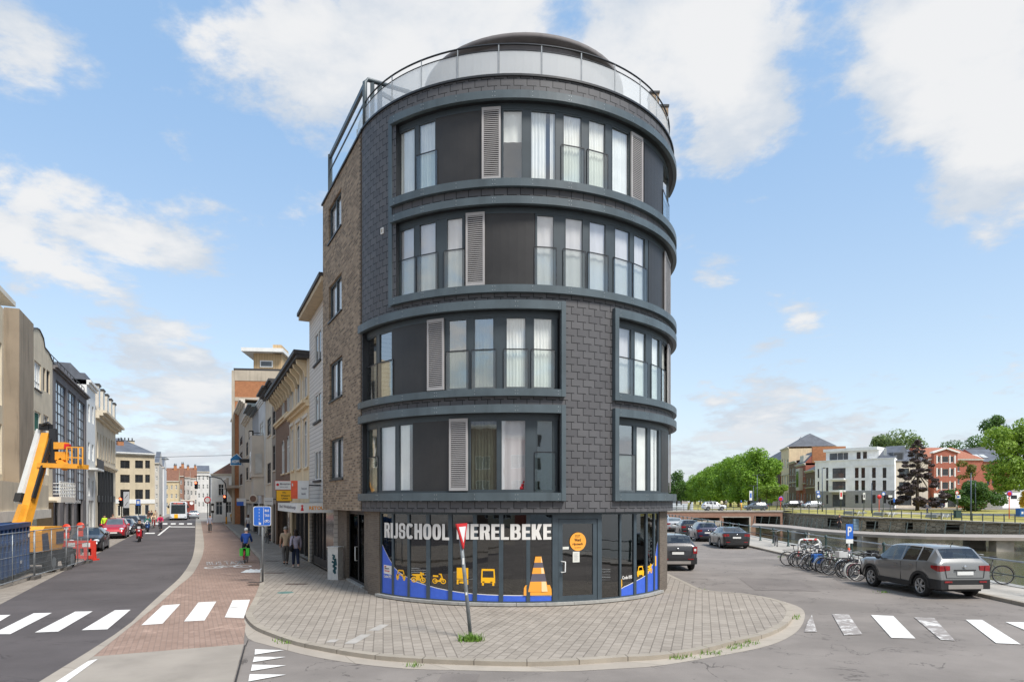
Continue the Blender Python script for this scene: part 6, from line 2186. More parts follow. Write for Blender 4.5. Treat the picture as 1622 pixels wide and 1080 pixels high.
for b_, x in zip(B, range(1262, 2600, 25)):
 b_.z = TQ(x)[1] + .06
ribbon(mb, A, B, 0)
A0_ = [a_ - Vector((0, 0, .2)) for a_ in A]
ribbon(mb, A0_, A, 0)
mb.build('wall_coping', CONC, fq)
mb = MB()
Y, z = TQ(1356); mb.box((1352 - CX) * (Y - .15) / F, (1361 - CX) * (Y - .15) / F, Y - .2, Y + .1, -1.2, .5)
mb.build('blue_door', mat('blue_grey_door', lin(120, 142, 158), .5, 0, .1), fq)
# bank beyond the bridge
mb = MB()
mb.face([(33.5, 128, -1.5), (33.8, 128, 1.3), (700, 2600, 2), (690, 2600, -1.5)], 0)
structure(mb.build('canal_bank', GRASSY))
# the bridge
br = thing('canal_bridge', 'low brick faced road bridge with dark openings across the canal', 'bridge', (0, 0, 0))
Yb = 117.0
def bu(x):
 return (x - CX) * Yb / F
def bz(y):
 return CZ - (y - HZ) * Yb / F
mb = MB()
u0, u1 = 20.0, bu(1239.5)
holed(mb, lambda u, v, d: Vector((u, Yb + d, v)), [u0, u1], [-1.7, bz(810.5)], [(bu(1146), bu(1186.5), -1.7, bz(819.2)), (bu(1197), bu(1236), -1.7, bz(817.2)), (bu(1098), bu(1140), -1.7, bz(819.5))], 8.0, m=0, mr=1)
mb.build('brick_face', [BRICKB2 if 'BRICKB2' in globals() else brickmat('bridge_brick', lin(146, 110, 94), lin(164, 126, 108), lin(128, 112, 100), .22, .07, .01, var=.35, dirt=.3), mat('bridge_vault', lin(96, 92, 86), .9, 0, .2, .4)], br)
mb = MB()
mb.box(u0, u1 + .1, Yb - .12, Yb + 13, bz(810.5) + .002, 1.44)
mb.build('deck', CONC, br)
mb = MB()
for a, b, y in ((1146, 1186.5, 819.2),):
 mb.box(bu(a) - .3, bu(b) + .3, Yb - .05, Yb - .003, bz(y), bz(y) + .18); mb.box(bu(b), bu(b) + .3, Yb - .05, Yb - .003, -1.5, bz(y) - .002)
mb.box(bu(1090), bu(1142), Yb - .08, Yb - .003, -1.6, bz(824));
mb.build('pale_surround', CONC, br)
for k in range(16):
 x = bu(1072 + k * 11.3)
 mb = MB(); mb.bar((x, Yb + .1, 1.44), (x, Yb + .1, 2.5), .07); mb.build('railing_post', GREYDK, br)
for z in (1.75, 2.1, 2.48):
 mb = MB(); mb.bar((u0, Yb + .1, z), (u1 + 2, Yb + .1, z), .05); mb.build('railing_bar', GREYDK, br)
sheet('bridge_road', [(u0, Yb + 2), (u1 + 4, Yb + 2), (u1 + 4, Yb + 11), (u0, Yb + 11)], ASPH2, 1.447)
# near canal railing of green posts
def qpt(Y, off=1.25):
 for (x0, y0), (x1, y1) in zip(QUAY, QUAY[1:]):
  if Y <= y1:
   return Vector((x0 + (x1 - x0) * (Y - y0) / (y1 - y0) - off, Y, .10))
rl = thing('canal_railing', 'green iron post railing along the canal quay', 'railing', (0, 0, 0))
Ys = [20.6 + i * 3.35 for i in range(-2, 26)]
pm = MB()
pm.lathe([(.10, 0), (.10, .06), (.062, .10), (.055, .5), (.055, .93), (.075, .95), (.085, 1.0), (.075, 1.06), (.05, 1.09), (.01, 1.10)], 12)
first = None
for Y in Ys:
 p = qpt(Y)
 if first is None:
  first = pm.build('post', GREENP, rl)
  o = first
 else:
  o = first.copy(); COL.objects.link(o); o.parent = rl
 o.location = p
for z, r in ((1.0, .034), (.52, .022)):
 mb = MB()
 mb.tube([qpt(Y) + Vector((0, 0, z)) for Y in Ys], r, 6)
 mb.build('rail', GALV if z > .9 else GREYDK, rl)
# far quay fence
fr = thing('quay_fence', 'dark slim post fence along the far quay edge', 'fence', (0, 0, 0))
fm = MB(); fm.box(-.05, .05, -.05, .05, 0, 1.1)
first = None
P = []
x = 1243.0
while x < 1700:
 Y, z = TQ(x)
 P.append(far(x, Y + .6) + Vector((0, 0, .0)))
 x += 1.42 * F / Y
for p in P:
 if first is None:
  first = fm.build('post', GREYDK, fr); o = first
 else:
  o = first.copy(); COL.objects.link(o); o.parent = fr
 o.location = p
for z in (.45, .98):
 mb = MB()
 for a, b in zip(P, P[1:]):
  mb.bar(a + Vector((0, 0, z)), b + Vector((0, 0, z)), .035)
 mb.build('rail', GREYDK, fr)
# the jetty
jt = thing('jetty', 'long concrete jetty on piers in front of the far quay wall', 'jetty', (0, 0, 0))
JN = [Vector((33.3, 92, 0)), Vector((34.6, 85, 0)), Vector((34.2, 73, 0)), Vector((36.8, 65, 0)), Vector((41, 61.5, 0)), Vector((47, 60, 0)), Vector((60, 59, 0)), Vector((85, 58, 0))]
JF = [Vector((36.5, 100, 0)), Vector((38.5, 92, 0)), Vector((37.5, 79, 0)), Vector((40.0, 70.5, 0)), Vector((44, 67.2, 0)), Vector((51, 66, 0)), Vector((62, 65, 0)), Vector((86, 64, 0))]
JNs, JFs = resamp(smooth(JN), 60), resamp(smooth(JF), 60)
mb = MB()
ribbon(mb, JNs, JFs, 0, -.20, -.20); ribbon(mb, JNs, JNs, 0, -.48, -.20); ribbon(mb, JNs, JFs, 0, -.48, -.48); ribbon(mb, JFs, JFs, 0, -.48, -.2)
mb.build('deck', mat('jetty_concrete', lin(158, 148, 138), .85, 0, .12, .5, dirt=.3), jt)
for i in (10, 20, 29, 38, 47, 56):
 for L_, k in ((JNs, .12), (JFs, -.12)):
  p = JNs[i].lerp(JFs[i], .15 if k > 0 else .85)
  mb = MB(); mb.box(p.x - .8, p.x + .8, p.y - .5, p.y + .5, -1.7, -.48); mb.build('pier', CONC, jt)
jr = thing('jetty_railing', 'leaning dark steel posts with wires along the jetty', 'railing', (0, 0, 0))
Q = resamp(JFs, 46)
tops = []
for p in Q:
 mb = MB()
 d = Vector((.35, .3, 1.15))
 mb.bar(p + Vector((-.2, -.2, -.2)), p + Vector((-.2, -.2, -.2)) + d, .09, .06)
 mb.build('post', GREYDK, jr)
 tops.append(p + Vector((-.2, -.2, -.2)))
for k in (.35, .65, .95):
 mb = MB()
 mb.tube([t + Vector((.35, .3, 1.15)) * k for t in tops], .014, 4)
 mb.build('wire', GREYDK, jr)

# ================================================================ right bank buildings
ZB = 1.7
WREN = render_mat('clean_white_render', (247, 247, 245), .0)
GBR = brickmat('grey_facing_brick', lin(150, 150, 150), lin(166, 166, 166), lin(140, 140, 140), .3, .1, .01, var=.2, dirt=.1)
f = frontal('white_apartments', 'white modern apartment block with grey brick base and corner balconies', 1291, 1417, 150, 731, WREN, z0=ZB, depth=13, dY=-12)
for y0, y1 in ((740.4, 756.7), (760.3, 776.4), (783.4, 796.7)):
 f.wins([(x, x + 6, y0, y1) for x in (1354, 1364.2, 1381.2, 1398)], fm=FDK, gm=WGD, nx=1, nz=(.3,) if y0 < 780 else ())
 f.wins([(1295, 1297.6, y0 + 2, y1), (1308.4, 1312, y0, y1 + 1)], fm=FDK, gm=WGD, nx=1)
for y0, y1 in ((741, 757), (762, 775.5), (783, 802)):
 f.win(*f.rect(1318.5, 1339.3, y0, y1), FDK, WGL, 3, rev=.14)
f.wall()
zg = f.z(1350, 777)
mb = MB()
hb = [h for h in f.holes if h[2] < zg]
holed(mb, lambda u, v, d: Vector((u, d - .06, v)), [0, f.w], [0, zg], hb, .06, m=0)
mb.face([(0, -.06, zg), (f.w, -.06, zg), (f.w, -.002, zg), (0, -.002, zg)], 0)
mb.build('brick_base', GBR, f.root)
for y in (757.5, 776.5):
 zz = f.z(1328, y)
 mb = MB(); mb.box(f.u(1316), f.u(1340), -1.2, -.07, zz - .35, zz); b = mb.build('balcony', WREN, f.root)
 mb = MB(); mb.box(f.u(1316), f.u(1340), -1.19, -1.16, zz, zz + 1.05); mb.build('glass_rail', GLASSB, b)
mb = MB(); mb.box(-.1, f.w + .1, -.25, .5, f.h, f.h + .15); mb.box(f.u(1338), f.w, -.12, -.003, f.z(1370, 738), f.h - .01); mb.build('parapet', WREN, f.root)
zt = f.z(1340, 709.5)
mb = MB(); mb.box(f.u(1304), f.u(1388), 1.5, 11, f.h + .15, zt - .6); ph = mb.build('penthouse', WREN, f.root)
mb = MB(); mb.box(f.u(1303), f.u(1388.5), .3, 11.3, zt - .6, zt); mb.build('penthouse_roof', WREN, f.root)
for x0, x1 in ((1310, 1322), (1323, 1331), (1332, 1339), (1353, 1359), (1363, 1369)):
 mb = MB(); mb.box(f.u(x0), f.u(x1), 1.44, 1.497, f.h + .3, zt - .9); mb.build('penthouse_window', WGL if x0 < 1350 else WGD, f.root)
f2 = frontal('beige_apartments', 'beige apartment house with a grey slate roof beside the white block', 1417.3, 1470, 138.5, 730, render_mat('pale_beige', (206, 196, 180), .15), z0=ZB, depth=14)
f2.wins([(1424, 1440, 741.5, 756), (1424, 1440, 763, 777)], fm=FDK, gm=WGL, nx=2)
f2.win(*f2.rect(1424, 1444, 784, 800), FDK, WGD, 3)
f2.wall()
f2.gable(f2.h, 3.0, ROOFG, .2)
mb = MB(); mb.box(f2.u(1418), f2.u(1434), .6, 3, f2.h + .2, f2.h + 1.9, 0); mb.box(f2.u(1419.5), f2.u(1432), .54, .597, f2.h + .5, f2.h + 1.7, 1); mb.build('dormer', [ROOFG, WGD], f2.root)
mb = MB()
mb.face([(f.u(1388), 0.2, f.h + .1), (f.w, .2, f.h + .1), (f.w, 6, f.h + 3), (f.u(1388), 6, f.h + 3)], 0); mb.face([(f.w, .2, f.h + .1), (f.w, 11, f.h + .1), (f.w, 6, f.h + 3)], 0)
mb.build('slate_roof', ROOFG, f.root)
mb = MB(); mb.box(f.u(1396.5), f.u(1401), 1.2, 1.25, f.h + .8, f.h + 2.3); mb.build('skylight', WCU, f.root)
# red brick flats
f = frontal('red_brick_flats', 'red brick flats with orange tiled roof and a white gabled bay', 1470.3, 1557, 147, 729, BRICKR, z0=ZB, depth=13)
for y0, y1 in ((735, 746), (758, 766)):
 f.win(*f.rect(1514, 1520, y0, y1), FWH, WGL, 1, sill=WHITE)
f.win(*f.rect(1531.5, 1547, 737, 745.5), FWH, WGD, 3)
f.win(*f.rect(1531.5, 1547, 760, 770), FWH, WGD, 3)
f.wins([(1520, 1530, 783, 800), (1535, 1550, 783, 800)], fm=FWH, gm=WGD, nx=2)
f.wall()
f.cornice(f.h, .35, .35, WHITE)
f.gable(f.h + .35, 3.0, ROOFO, .4, 0, 2.5)
u0, u1 = f.u(1475), f.u(1512)
hb = f.z(1490, 716.5)
mb = MB()
holes_b = []
for y0, y1 in ((723, 732.5), (742.5, 753.5), (763.5, 774.5)):
 for x0, x1 in ((1480, 1484.5), (1488, 1498), (1501, 1506)):
  a, b, c, d = f.rect(x0, x1, y0, y1)
  holes_b.append((a, b, c, d))
holed(mb, lambda u, v, d: Vector((u, d - 1.0, v)), [u0, u1], [0, hb], holes_b, .14, m=0)
mb.face([(u0, -1, 0), (u0, -1, hb), (u0, 0, hb), (u0, 0, 0)], 0); mb.face([(u1, -1, 0), (u1, 0, 0), (u1, 0, hb), (u1, -1, hb)], 0)
zr = f.z(1493, 711.5)
mb.face([(u0, -1, hb), (u1, -1, hb), ((u0 + u1) / 2, -1, zr)], 0)
bay = mb.build('bay', BRICKR, f.root)
mb = MB()
um = (u0 + u1) / 2
mb.bar((u0 - .4, -.7, hb - .1), (um, -.7, zr + .15), 1.2, .3); mb.bar((u1 + .4, -.7, hb - .1), (um, -.7, zr + .15), 1.2, .3)
for y0, y1 in ((721.5, 734), (741, 755), (762, 776)):
 for x in (1478.5, 1485.2, 1498.8, 1506.8):
  a = f.u(x); mb.box(a, a + .28, -1.06, -1.003, f.z(1490, y1), f.z(1490, y0))
mb.build('white_trim', WHITE, f.root)
for h in holes_b:
 w = f.win(*h, FWH, WGD, 1, hole=False)
 w.location = (0, -1 + .16, 0)
mb = MB(); mb.box(u0 - .05, u1 + .05, -1.05, -1.003, .1, f.z(1490, 781)); mb.build('white_ground_floor', WHITE, f.root)
mb = MB(); mb.box(u0 + .3, (u0 + u1) / 2 - .2, -1.1, -1.052, .4, 2.4); mb.box((u0 + u1) / 2 + .4, u1 - .4, -1.1, -1.052, .2, 2.4); mb.build('shop_window', WGD, f.root)
f = frontal('red_slate_house', 'red brick house with a dark slate roof and two skylights behind the big tree', 1557.3, 1602, 147, 731, BRICKR, z0=ZB, depth=12)
f.wins([(x, x + 4.5, y0, y0 + 11) for x in (1563, 1571) for y0 in (735, 757)], fm=FDK, gm=WGD, nx=1)
f.wins([(1594.5, 1600.5, 757, 770)], fm=FWH, gm=WGL, nx=1)
f.wall()
f.gable(f.h, 3.2, ROOFG, .3)
for x in (1548, 1558.5):
 mb = MB(); u = f.u(x + 10)
 M = Matrix.Translation((u, 2.2, f.h + 1.35)) @ Matrix.Rotation(atan2(3.2, 6.3), 4, 'X')
 mb.box(-.6, .6, -.9, .9, 0, .08, 0, M); mb.build('skylight', WCU, f.root)
f = frontal('grey_flat_block', 'pale lilac grey flat roofed block rising behind the slate roof', 1567, 1612, 172, 706, render_mat('lilac_grey', (176, 174, 182), .1), z0=ZB, depth=12)
f.wins([(1590, 1600, 712, 722)], fm=FDK, gm=WGD)
f.wall()
f = frontal('white_kiosk', 'low white kiosk by the far road at the right edge', 1588, 1616, 138, 778.5, WREN, z0=ZB, depth=5)
f.wins([(1601, 1611, 784, 790)], fm=FDK, gm=WGD, nx=3)
f.wins([(1590, 1595, 782, 797)], fm=mat('green_door', lin(96, 120, 60), .6), gm=WGD, nx=1)
f.wall(); f.cornice(f.h, .2, .25, PALE)
# houses along the side street, fronts facing the tree row
sA, sB = Vector((78.4, 193)), Vector((69.4, 152))
def srow(x0, x1):
 d = sB - sA
 def pt(x):
  t = (x - CX) / F
  k = (t * sA.y - sA.x) / (d.x - t * d.y)
  q = sA + d * k
  return (q.x, q.y)
 return pt(x0), pt(x1)
for nm, lb, x0, x1, yt, m, cm, rows_, rise, rm in (
 ('cream_town_house', 'tall cream town house with pilasters and a hipped slate roof', 1237.5, 1249.6, 712.5, CREAM, PALE, ((727, 741), (753, 768), (780, 795)), 3.8, ROOFG),
 ('brown_town_house', 'brown brick town house with pale tall windows beside the cream one', 1249.8, 1261.4, 734, BRICKB, PALE, ((741, 752), (758, 770), (780, 795)), 1.6, ROOFT),
 ('red_town_house', 'red brick town house with a stone oriel and dormer', 1261.6, 1276, 738, BRICKR, PALE, ((743, 754), (760, 772), (781, 793)), 3.0, ROOFG),
 ('low_brick_house', 'low brick house next to the white apartment block', 1276.2, 1290.5, 748, BRICKB, PALE, ((757, 767), (782, 795)), 1.5, ROOFG)):
 p0, p1 = srow(x0, x1)
 f = Facade(nm, lb, 'building', p0, p1, ZB, 12, 5 if nm[0] in 'rl' else 12, m)
 f.h = f.z((x0 + x1) / 2, yt)
 n = 3
 for y0, y1 in rows_:
  for i in range(n):
   xx = x0 + (x1 - x0) * (i + .5) / n
   f.win(*f.rect(xx - .9, xx + .9, y0, y1), FWH, WCU if i % 2 else WGL, 1, (.65,), sill=PALE)
 f.wall()
 f.cornice(f.h, .5, .5, cm, steps=3)
 f.cornice(f.h * .55, .25, .25, cm, name='string_course')
 f.gable(f.h + .5, rise, rm, .2, 3 if nm.startswith('cream') else 0, 3 if nm.startswith('cream') else 0)
 if nm == 'red_town_house':
  mb = MB(); mb.box(f.w * .35, f.w * .72, -.9, -.003, 4.2, f.h - .6, 0); o = mb.build('oriel', PALE, f.root)
  mb = MB(); mb.box(f.w * .40, f.w * .67, -.93, -.903, 5.0, f.h - 1.3); mb.build('oriel_window', WGD, o)
  mb = MB(); mb.box(f.w * .3, f.w * .7, .2, 3, f.h + .5, f.h + 2.6); mb.build('dormer', PALE, f.root)
  mb = MB(); mb.box(f.w - .6, f.w + .1, 1.5, 9, f.h + .5, f.h + 4.4); mb.build('party_wall', BRICKO, f.root)
 if nm == 'low_brick_house':
  f.chimney(f.w * .5, 6, f.h + 1, f.h + 3.5, 2.0, GUT, 4)
f = frontal('slate_hall', 'big grey hipped roof building behind the brick town houses', 1268, 1322, 200, 726, BRICKO, z0=ZB, depth=24)
f.wall()
mb = MB()
zz = f.h; ap = f.z(1287, 692.5)
um = f.u(1290)
mb.face([(-3.5, -.5, zz), (f.w + 1, -.5, zz), (um, 10, ap)], 0, [(0, 0), (12, 0), (6, 10)]); mb.face([(-3.5, 24, zz), (-3.5, -.5, zz), (um, 10, ap)], 0); mb.face([(f.w + 1, -.5, zz), (f.w + 1, 24, zz), (um, 10, ap)], 0)
mb.build('roof', ROOFG, f.root)
f.chimney(um, 9.5, ap - 1.2, f.z(1287, 690), .8, GUT, 1)
f = frontal('grey_hall', 'plain grey box building behind the tree row', 1221, 1240, 215, 727, render_mat('hall_grey', (128, 126, 130), .2), z0=ZB, depth=20)
f.wall()
mb = MB(); mb.box(.5, f.w, -.1, -.003, 0, f.h * .45); mb.box(f.w * .4, f.w * .42, -.12, -.003, f.h * .45, f.h * .8); mb.build('pale_front', WREN, f.root)
# distant buildings over the water
for x0, x1, Y, yt, lb, c in ((1080, 1090, 520, 770, 'distant pale block at the end of the canal', (176, 166, 160)), (1072, 1081, 620, 781, 'distant low house at the end of the canal', (150, 146, 140))):
 f = frontal('distant_block', lb, x0, x1, Y, yt, render_mat('distant_%d' % x0, c, .1), z0=1.5, depth=20)
 for k in range(4):
  f.win(f.w * .15, f.w * .85, 1.5 + k * 3, 3 + k * 3, FWH, WGD, 4, hole=True)
 f.wall(); f.gable(f.h, 2, ROOFG)

# ================================================================ trees
BARK = mat('bark', lin(92, 80, 68), .9, 0, .25, 3, .6, 20)
def leafmat(name, dark, light, trans=.35):
 m, g, b = newmat(name)
 nt = m.node_tree
 geo = g.n('ShaderNodeNewGeometry')
 r = geo.outputs['Random Per Island']
 co = g.n('ShaderNodeTexCoord').outputs['Object']
 c = g.mix(g.m('MULTIPLY_ADD', r, .6, g.m('MULTIPLY', g.noise(co, .35, 4), .5), clamp=True), dark, light)
 g.set(b.inputs['Base Color'], c)
 b.inputs['Roughness'].default_value = .55
 b.inputs['Specular IOR Level'].default_value = .3
 tl = g.n('ShaderNodeBsdfTranslucent', None, Color=g.mix(1.0, c, (1.3, 1.4, .7), 'MULTIPLY')).outputs[0]
 mx = g.n('ShaderNodeMixShader', None)
 g.set(mx.inputs[0], trans); g.set(mx.inputs[1], b.outputs[0]); g.set(mx.inputs[2], tl)
 g.set(nt.nodes['Material Output'].inputs[0], mx.outputs[0])
 return m
LF_GREEN = leafmat('leaf_green', lin(70, 104, 30), lin(150, 184, 74))
LF_LIGHT = leafmat('leaf_light_green', lin(80, 112, 36), lin(156, 180, 80))
LF_DARK = leafmat('leaf_dark_green', lin(44, 72, 34), lin(100, 132, 66))
LF_GREY = leafmat('leaf_grey_green', lin(76, 100, 60), lin(140, 156, 104))
LF_PURPLE = leafmat('leaf_purple', lin(46, 38, 40), lin(104, 90, 90), .15)
LF_YELLOW = leafmat('leaf_yellow', lin(190, 150, 30), lin(236, 206, 90))
LF_OLIVE = leafmat('leaf_olive', lin(84, 92, 40), lin(150, 140, 78))
def tree_meshes(clumps, nleaf, size, trunk, rng, shape=None):
 """clumps: (x, y, z, rx, rz) ellipsoids; trunk: list of (x, y, z, r) plus limbs to each clump"""
 lf = MB()
 vol = [c[3] ** 2 * c[4] for c in clumps]
 tot = sum(v ** .7 for v in vol)
 for (x, y, z, rx, rz), v in zip(clumps, vol):
  for i in range(int(nleaf * v ** .7 / tot)):
   while True:
    d = Vector((rng.uniform(-1, 1), rng.uniform(-1, 1), rng.uniform(-1, 1)))
    if .05 < d.length < 1:
     break
   d.normalize()
   k = 1 - abs(rng.gauss(0, .22))
   if rng.random() < .06:
    k = rng.uniform(1.0, 1.16)
   p = Vector((x + d.x * rx * k, y + d.y * rx * k, z + d.z * rz * k))
   nrm = (d * .7 + Vector((rng.uniform(-1, 1), rng.uniform(-1, 1), rng.uniform(-.5, 1))) * .75).normalized()
   t = nrm.cross(Vector((rng.uniform(-1, 1), rng.uniform(-1, 1), rng.uniform(-1, 1))))
   if t.length < .05:
    continue
   t.normalize()
   s = nrm.cross(t)
   a = size * rng.uniform(.6, 1.3); b = a * rng.uniform(.5, .8)
   lf.face([p - t * a, p - s * b + t * a * .1 + nrm * a * .12, p + t * a, p + s * b + t * a * .1 - nrm * a * .1], 0)
 tr = MB()
 tr.tube([Vector(q[:3]) for q in trunk], [q[3] for q in trunk], 8)
 top = Vector(trunk[-1][:3])
 for (x, y, z, rx, rz) in clumps:
  h = trunk[len(trunk) // 2 + (1 if rng.random() < .5 and len(trunk) > 2 else 0)]
  a = Vector(h[:3]); b = Vector((x, y, z))
  m = a.lerp(b, .5) + Vector((0, 0, .08 * (b - a).length))
  tr.tube([a, m, b], [h[3] * .55, h[3] * .32, h[3] * .12], 5)
 return lf, tr
def tree(name, label, loc, clumps, nleaf, size, trunk, leaf, seed, group=None):
 rng = random.Random(seed)
 lf, tr = tree_meshes(clumps, nleaf, size, trunk, rng)
 root = thing(name, label, 'tree', loc, 0, group)
 tr.build('trunk', BARK, root)
 lf.build('crown', leaf, root)
 return root
def round_crown(rng, H, base, R, n=14, k=1.0):
 """clumps over an egg between base and H"""
 out = [(0, 0, (H + base) / 2, R * .72, (H - base) * .42)]
 for i in range(n):
  a = rng.uniform(0, 2 * pi); t = rng.uniform(.05, .95)
  z = base + (H - base) * t
  r = R * sqrt(max(.08, 1 - (2 * t - .85) ** 2)) * .72
  cr = R * rng.uniform(.28, .46)
  out.append((cos(a) * r, sin(a) * r, z, cr, cr * rng.uniform(.8, 1.1) * k))
 out.append((rng.uniform(-.2, .2) * R, 0, H - R * .25, R * .35, R * .35))
 return out
# the avenue along the far canal bank
base_trees = []
for s in range(3):
 rng = random.Random(20 + s)
 H = 14.6 + s * .5
 cl = round_crown(rng, H, 2.6, 5.4 + .2 * s, 20)
 t = tree('avenue_tree', 'x', (0, 0, 0), cl, 9000, .30, [(0, 0, 0, .42), (.1, 0, 2.5, .33), (.0, .1, 6, .25), (.1, 0, 10, .14)], LF_GREEN, 30 + s, 'avenue trees along the far canal bank')
 base_trees.append(t)
av = [(1203, 151, 1.0, 'tallest bright green avenue tree, nearest the bridge beside the two saplings'), (1186, 160, 1.0, 'second avenue tree from the bridge, close behind the tallest one'), (1170, 171, .97, 'third avenue tree, its crown low over the path steps'), (1157, 183, 1.0, 'fourth avenue tree, above the dark grey car on the bridge'), (1146, 197, .98, 'fifth avenue tree in the middle of the row'), (1135, 214, .99, 'sixth avenue tree, above the white SUV'),
  (1126, 234, .99, 'seventh avenue tree, past the white SUV'), (1117, 258, 1.0, 'eighth avenue tree from the bridge'), (1109, 288, 1.02, 'ninth avenue tree, near the far end of the row'), (1101, 325, 1.02, 'tenth avenue tree, small in the distance'), (1094, 370, 1.03, 'last and farthest avenue tree beside the canal')]
for i, (x, Y, sc, lb) in enumerate(av):
 p = Vector(((x - CX) * Y / F, Y, 1.6))
 src = base_trees[i % 3]
 if i < 3:
  src.location = p; src['label'] = lb; src.rotation_euler = (0, 0, i * 1.3); src.scale = (sc * .87,) * 3
 else:
  dup(src, p, i * 1.7, lb, None, sc * .87)
# copper beech
rng = random.Random(5)
cl = []
for i in range(64):
 t = (i + .5) / 64
 z = .9 + 12.2 * t
 r = 4.9 * (1 - t) ** .85 * (1.05 if t > .06 else .7) + .15
 a = i * 2.4
 k = rng.uniform(.45, 1.12)
 q = .32 + .80 * (1 - t) * rng.uniform(.5, 1.1)
 cl.append((cos(a) * r * k, sin(a) * r * k, z + rng.uniform(-.4, .4), q, q * .5))
tree('purple_beech', 'dark purple beech on the lawn before the beige and red houses', tuple(far(1453, 124)), cl, 17000, .17, [(0, 0, 0, .35), (0, 0, 3, .28), (.1, 0, 7, .16), (0, 0, 12, .05)], LF_PURPLE, 6)
# big tree at the right edge
rng = random.Random(9)
cl = [(rng.uniform(-4.5, 4.5), rng.uniform(-3, 3), rng.uniform(4.5, 13.5), rng.uniform(1.2, 2.2), rng.uniform(.9, 1.5)) for i in range(26)] + [(-4.6, 0, 7.6, 1.8, 1.3), (-5.2, 0, 6.2, 1.4, .9), (-3.6, 0, 5.0, 1.6, 1.0), (0, 0, 14, 2.0, 1.5), (-1.5, 0, 12.6, 1.8, 1.3), (-3.3, 0, 10.2, 1.8, 1.2)]
tree('big_tree', 'large light green tree at the right edge of the lawn', tuple(far(1628, 104)), cl, 13000, .21, [(0, 0, 0, .45), (.1, 0, 3, .38), (0, .2, 7, .28), (.2, 0, 11, .14)], LF_LIGHT, 10)
cl = [(rng.uniform(-1.6, 1.6), rng.uniform(-1, 1), rng.uniform(1.6, 3.6), rng.uniform(.6, 1.0), rng.uniform(.4, .7)) for i in range(9)]
tree('yellow_shrub', 'golden yellow leaved shrub under the big tree', tuple(far(1624, 108)), cl, 2400, .15, [(0, 0, 0, .12), (0, 0, 1.2, .1), (.1, 0, 2.6, .05)], LF_YELLOW, 11)
rng = random.Random(12)
cl = [(cos(a) * r, sin(a) * r * .8, z, rr, rr * .7) for a, r, z, rr in ((0, 0, 3.2, 2.4), (.5, 2.6, 2.6, 1.7), (2.6, 2.8, 2.8, 1.8), (3.6, 3.2, 1.9, 1.4), (5.8, 3.6, 2.0, 1.5), (1.5, 1.0, 4.4, 1.7), (4.5, 1.5, 4.2, 1.6), (0.2, 4.6, 3.3, 1.2), (3.1, 4.2, 3.2, 1.2), (2.0, .5, 1.4, 2.2))]
tree('spreading_tree', 'low spreading dark green tree behind the two lamp posts', tuple(far(1545, 121)), cl, 8000, .19, [(0, 0, 0, .25), (0, 0, 1.2, .2), (0, .1, 3, .12), (.1, 0, 4, .05)], LF_DARK, 13)
cl = [(rng.uniform(-1.9, 1.9), rng.uniform(-1, 1), rng.uniform(4.2, 9.0), rng.uniform(.5, 1.0), rng.uniform(.4, .8)) for i in range(15)]
tree('sparse_tree', 'thin sparse olive tree in front of the red brick flats', tuple(far(1541, 127)), cl, 1700, .18, [(0, 0, 0, .14), (0, 0, 3, .12), (.1, 0, 6, .08), (0, .1, 8.5, .03)], LF_OLIVE, 14)
for x, Y, lb, s in ((1214, 136, 'young light green tree left of its twin before the town houses', 15), (1231.5, 134, 'young light green tree right of its twin, beside the violet road sign', 16)):
 rng = random.Random(s)
 cl = [(rng.uniform(-1.2, 1.2), rng.uniform(-1, 1), rng.uniform(2.0, 4.4), rng.uniform(.6, .95), rng.uniform(.5, .8)) for i in range(9)]
 tree('young_tree', lb, ((x - CX) * Y / F, Y, 1.7), cl, 2600, .17, [(0, 0, 0, .08), (0, 0, 1.5, .07), (.1, 0, 3.6, .03)], LF_LIGHT, s, 'young trees by the bridge')
# trees behind the roofs
for i, (x, Y, H, R, lf, lb) in enumerate(((1395, 190, 19.8, 4.8, LF_GREY, 'grey green tree behind the white apartment block, left of its taller neighbour'), (1432, 185, 21.0, 6.2, LF_GREY, 'tall open grey green tree above the roofs behind the purple beech'), (1503, 205, 19.4, 6.5, LF_DARK, 'dark tree behind the orange roof gable'), (1545, 200, 21.0, 6.5, LF_DARK, 'dark round tree behind the slate roof skylights'), (1576, 185, 25.0, 5.0, LF_DARK, 'tall dark tree rising above the lilac block'), (1606, 190, 21, 6.0, LF_DARK, 'dark tree behind the big light green tree'),
           (1660, 190, 19.0, 6.0, LF_DARK, 'dark tree just past the right edge'), (1365, 210, 17.0, 5.0, LF_DARK, 'low dark tree peeping over the white penthouse roof'))):
 rng = random.Random(50 + i)
 cl = round_crown(rng, H, 5, R, 14)
 tree('background_tree', lb, ((x - CX) * Y / F, Y, 1.7), cl, 5200, .30, [(0, 0, 0, .35), (0, 0, 5, .28), (.1, 0, 9, .18), (0, 0, 12, .1)], lf, 60 + i, 'trees behind the far houses')
for i, (x, Y, H, lb) in enumerate(((1072, 330, 16, 'dark tree across the water seen past the corner building'), (1079, 420, 15, 'bluish distant tree at the end of the canal'))):
 rng = random.Random(80 + i)
 cl = round_crown(rng, H, 2, 6, 12)
 tree('distant_tree', lb, ((x - CX) * Y / F, Y, 1.0), cl, 3500, .4, [(0, 0, 0, .4), (0, 0, 5, .3), (.1, 0, 9, .18)], LF_DARK, 90 + i)
# ================================================================ street furniture
BLUE = mat('sign_blue', lin(44, 104, 196), .4, 0, .04)
RED = mat('sign_red', lin(206, 36, 40), .4, 0, .05)
ORA = mat('post_orange', lin(230, 84, 40), .5, 0, .08)
YEL = mat('safety_yellow', lin(236, 164, 52), .45, 0, .10, 2, dirt=.15)
POLE = mat('grey_pole', lin(120, 124, 126), .5, .2, .14, 5, dirt=.2)
PZ = .10
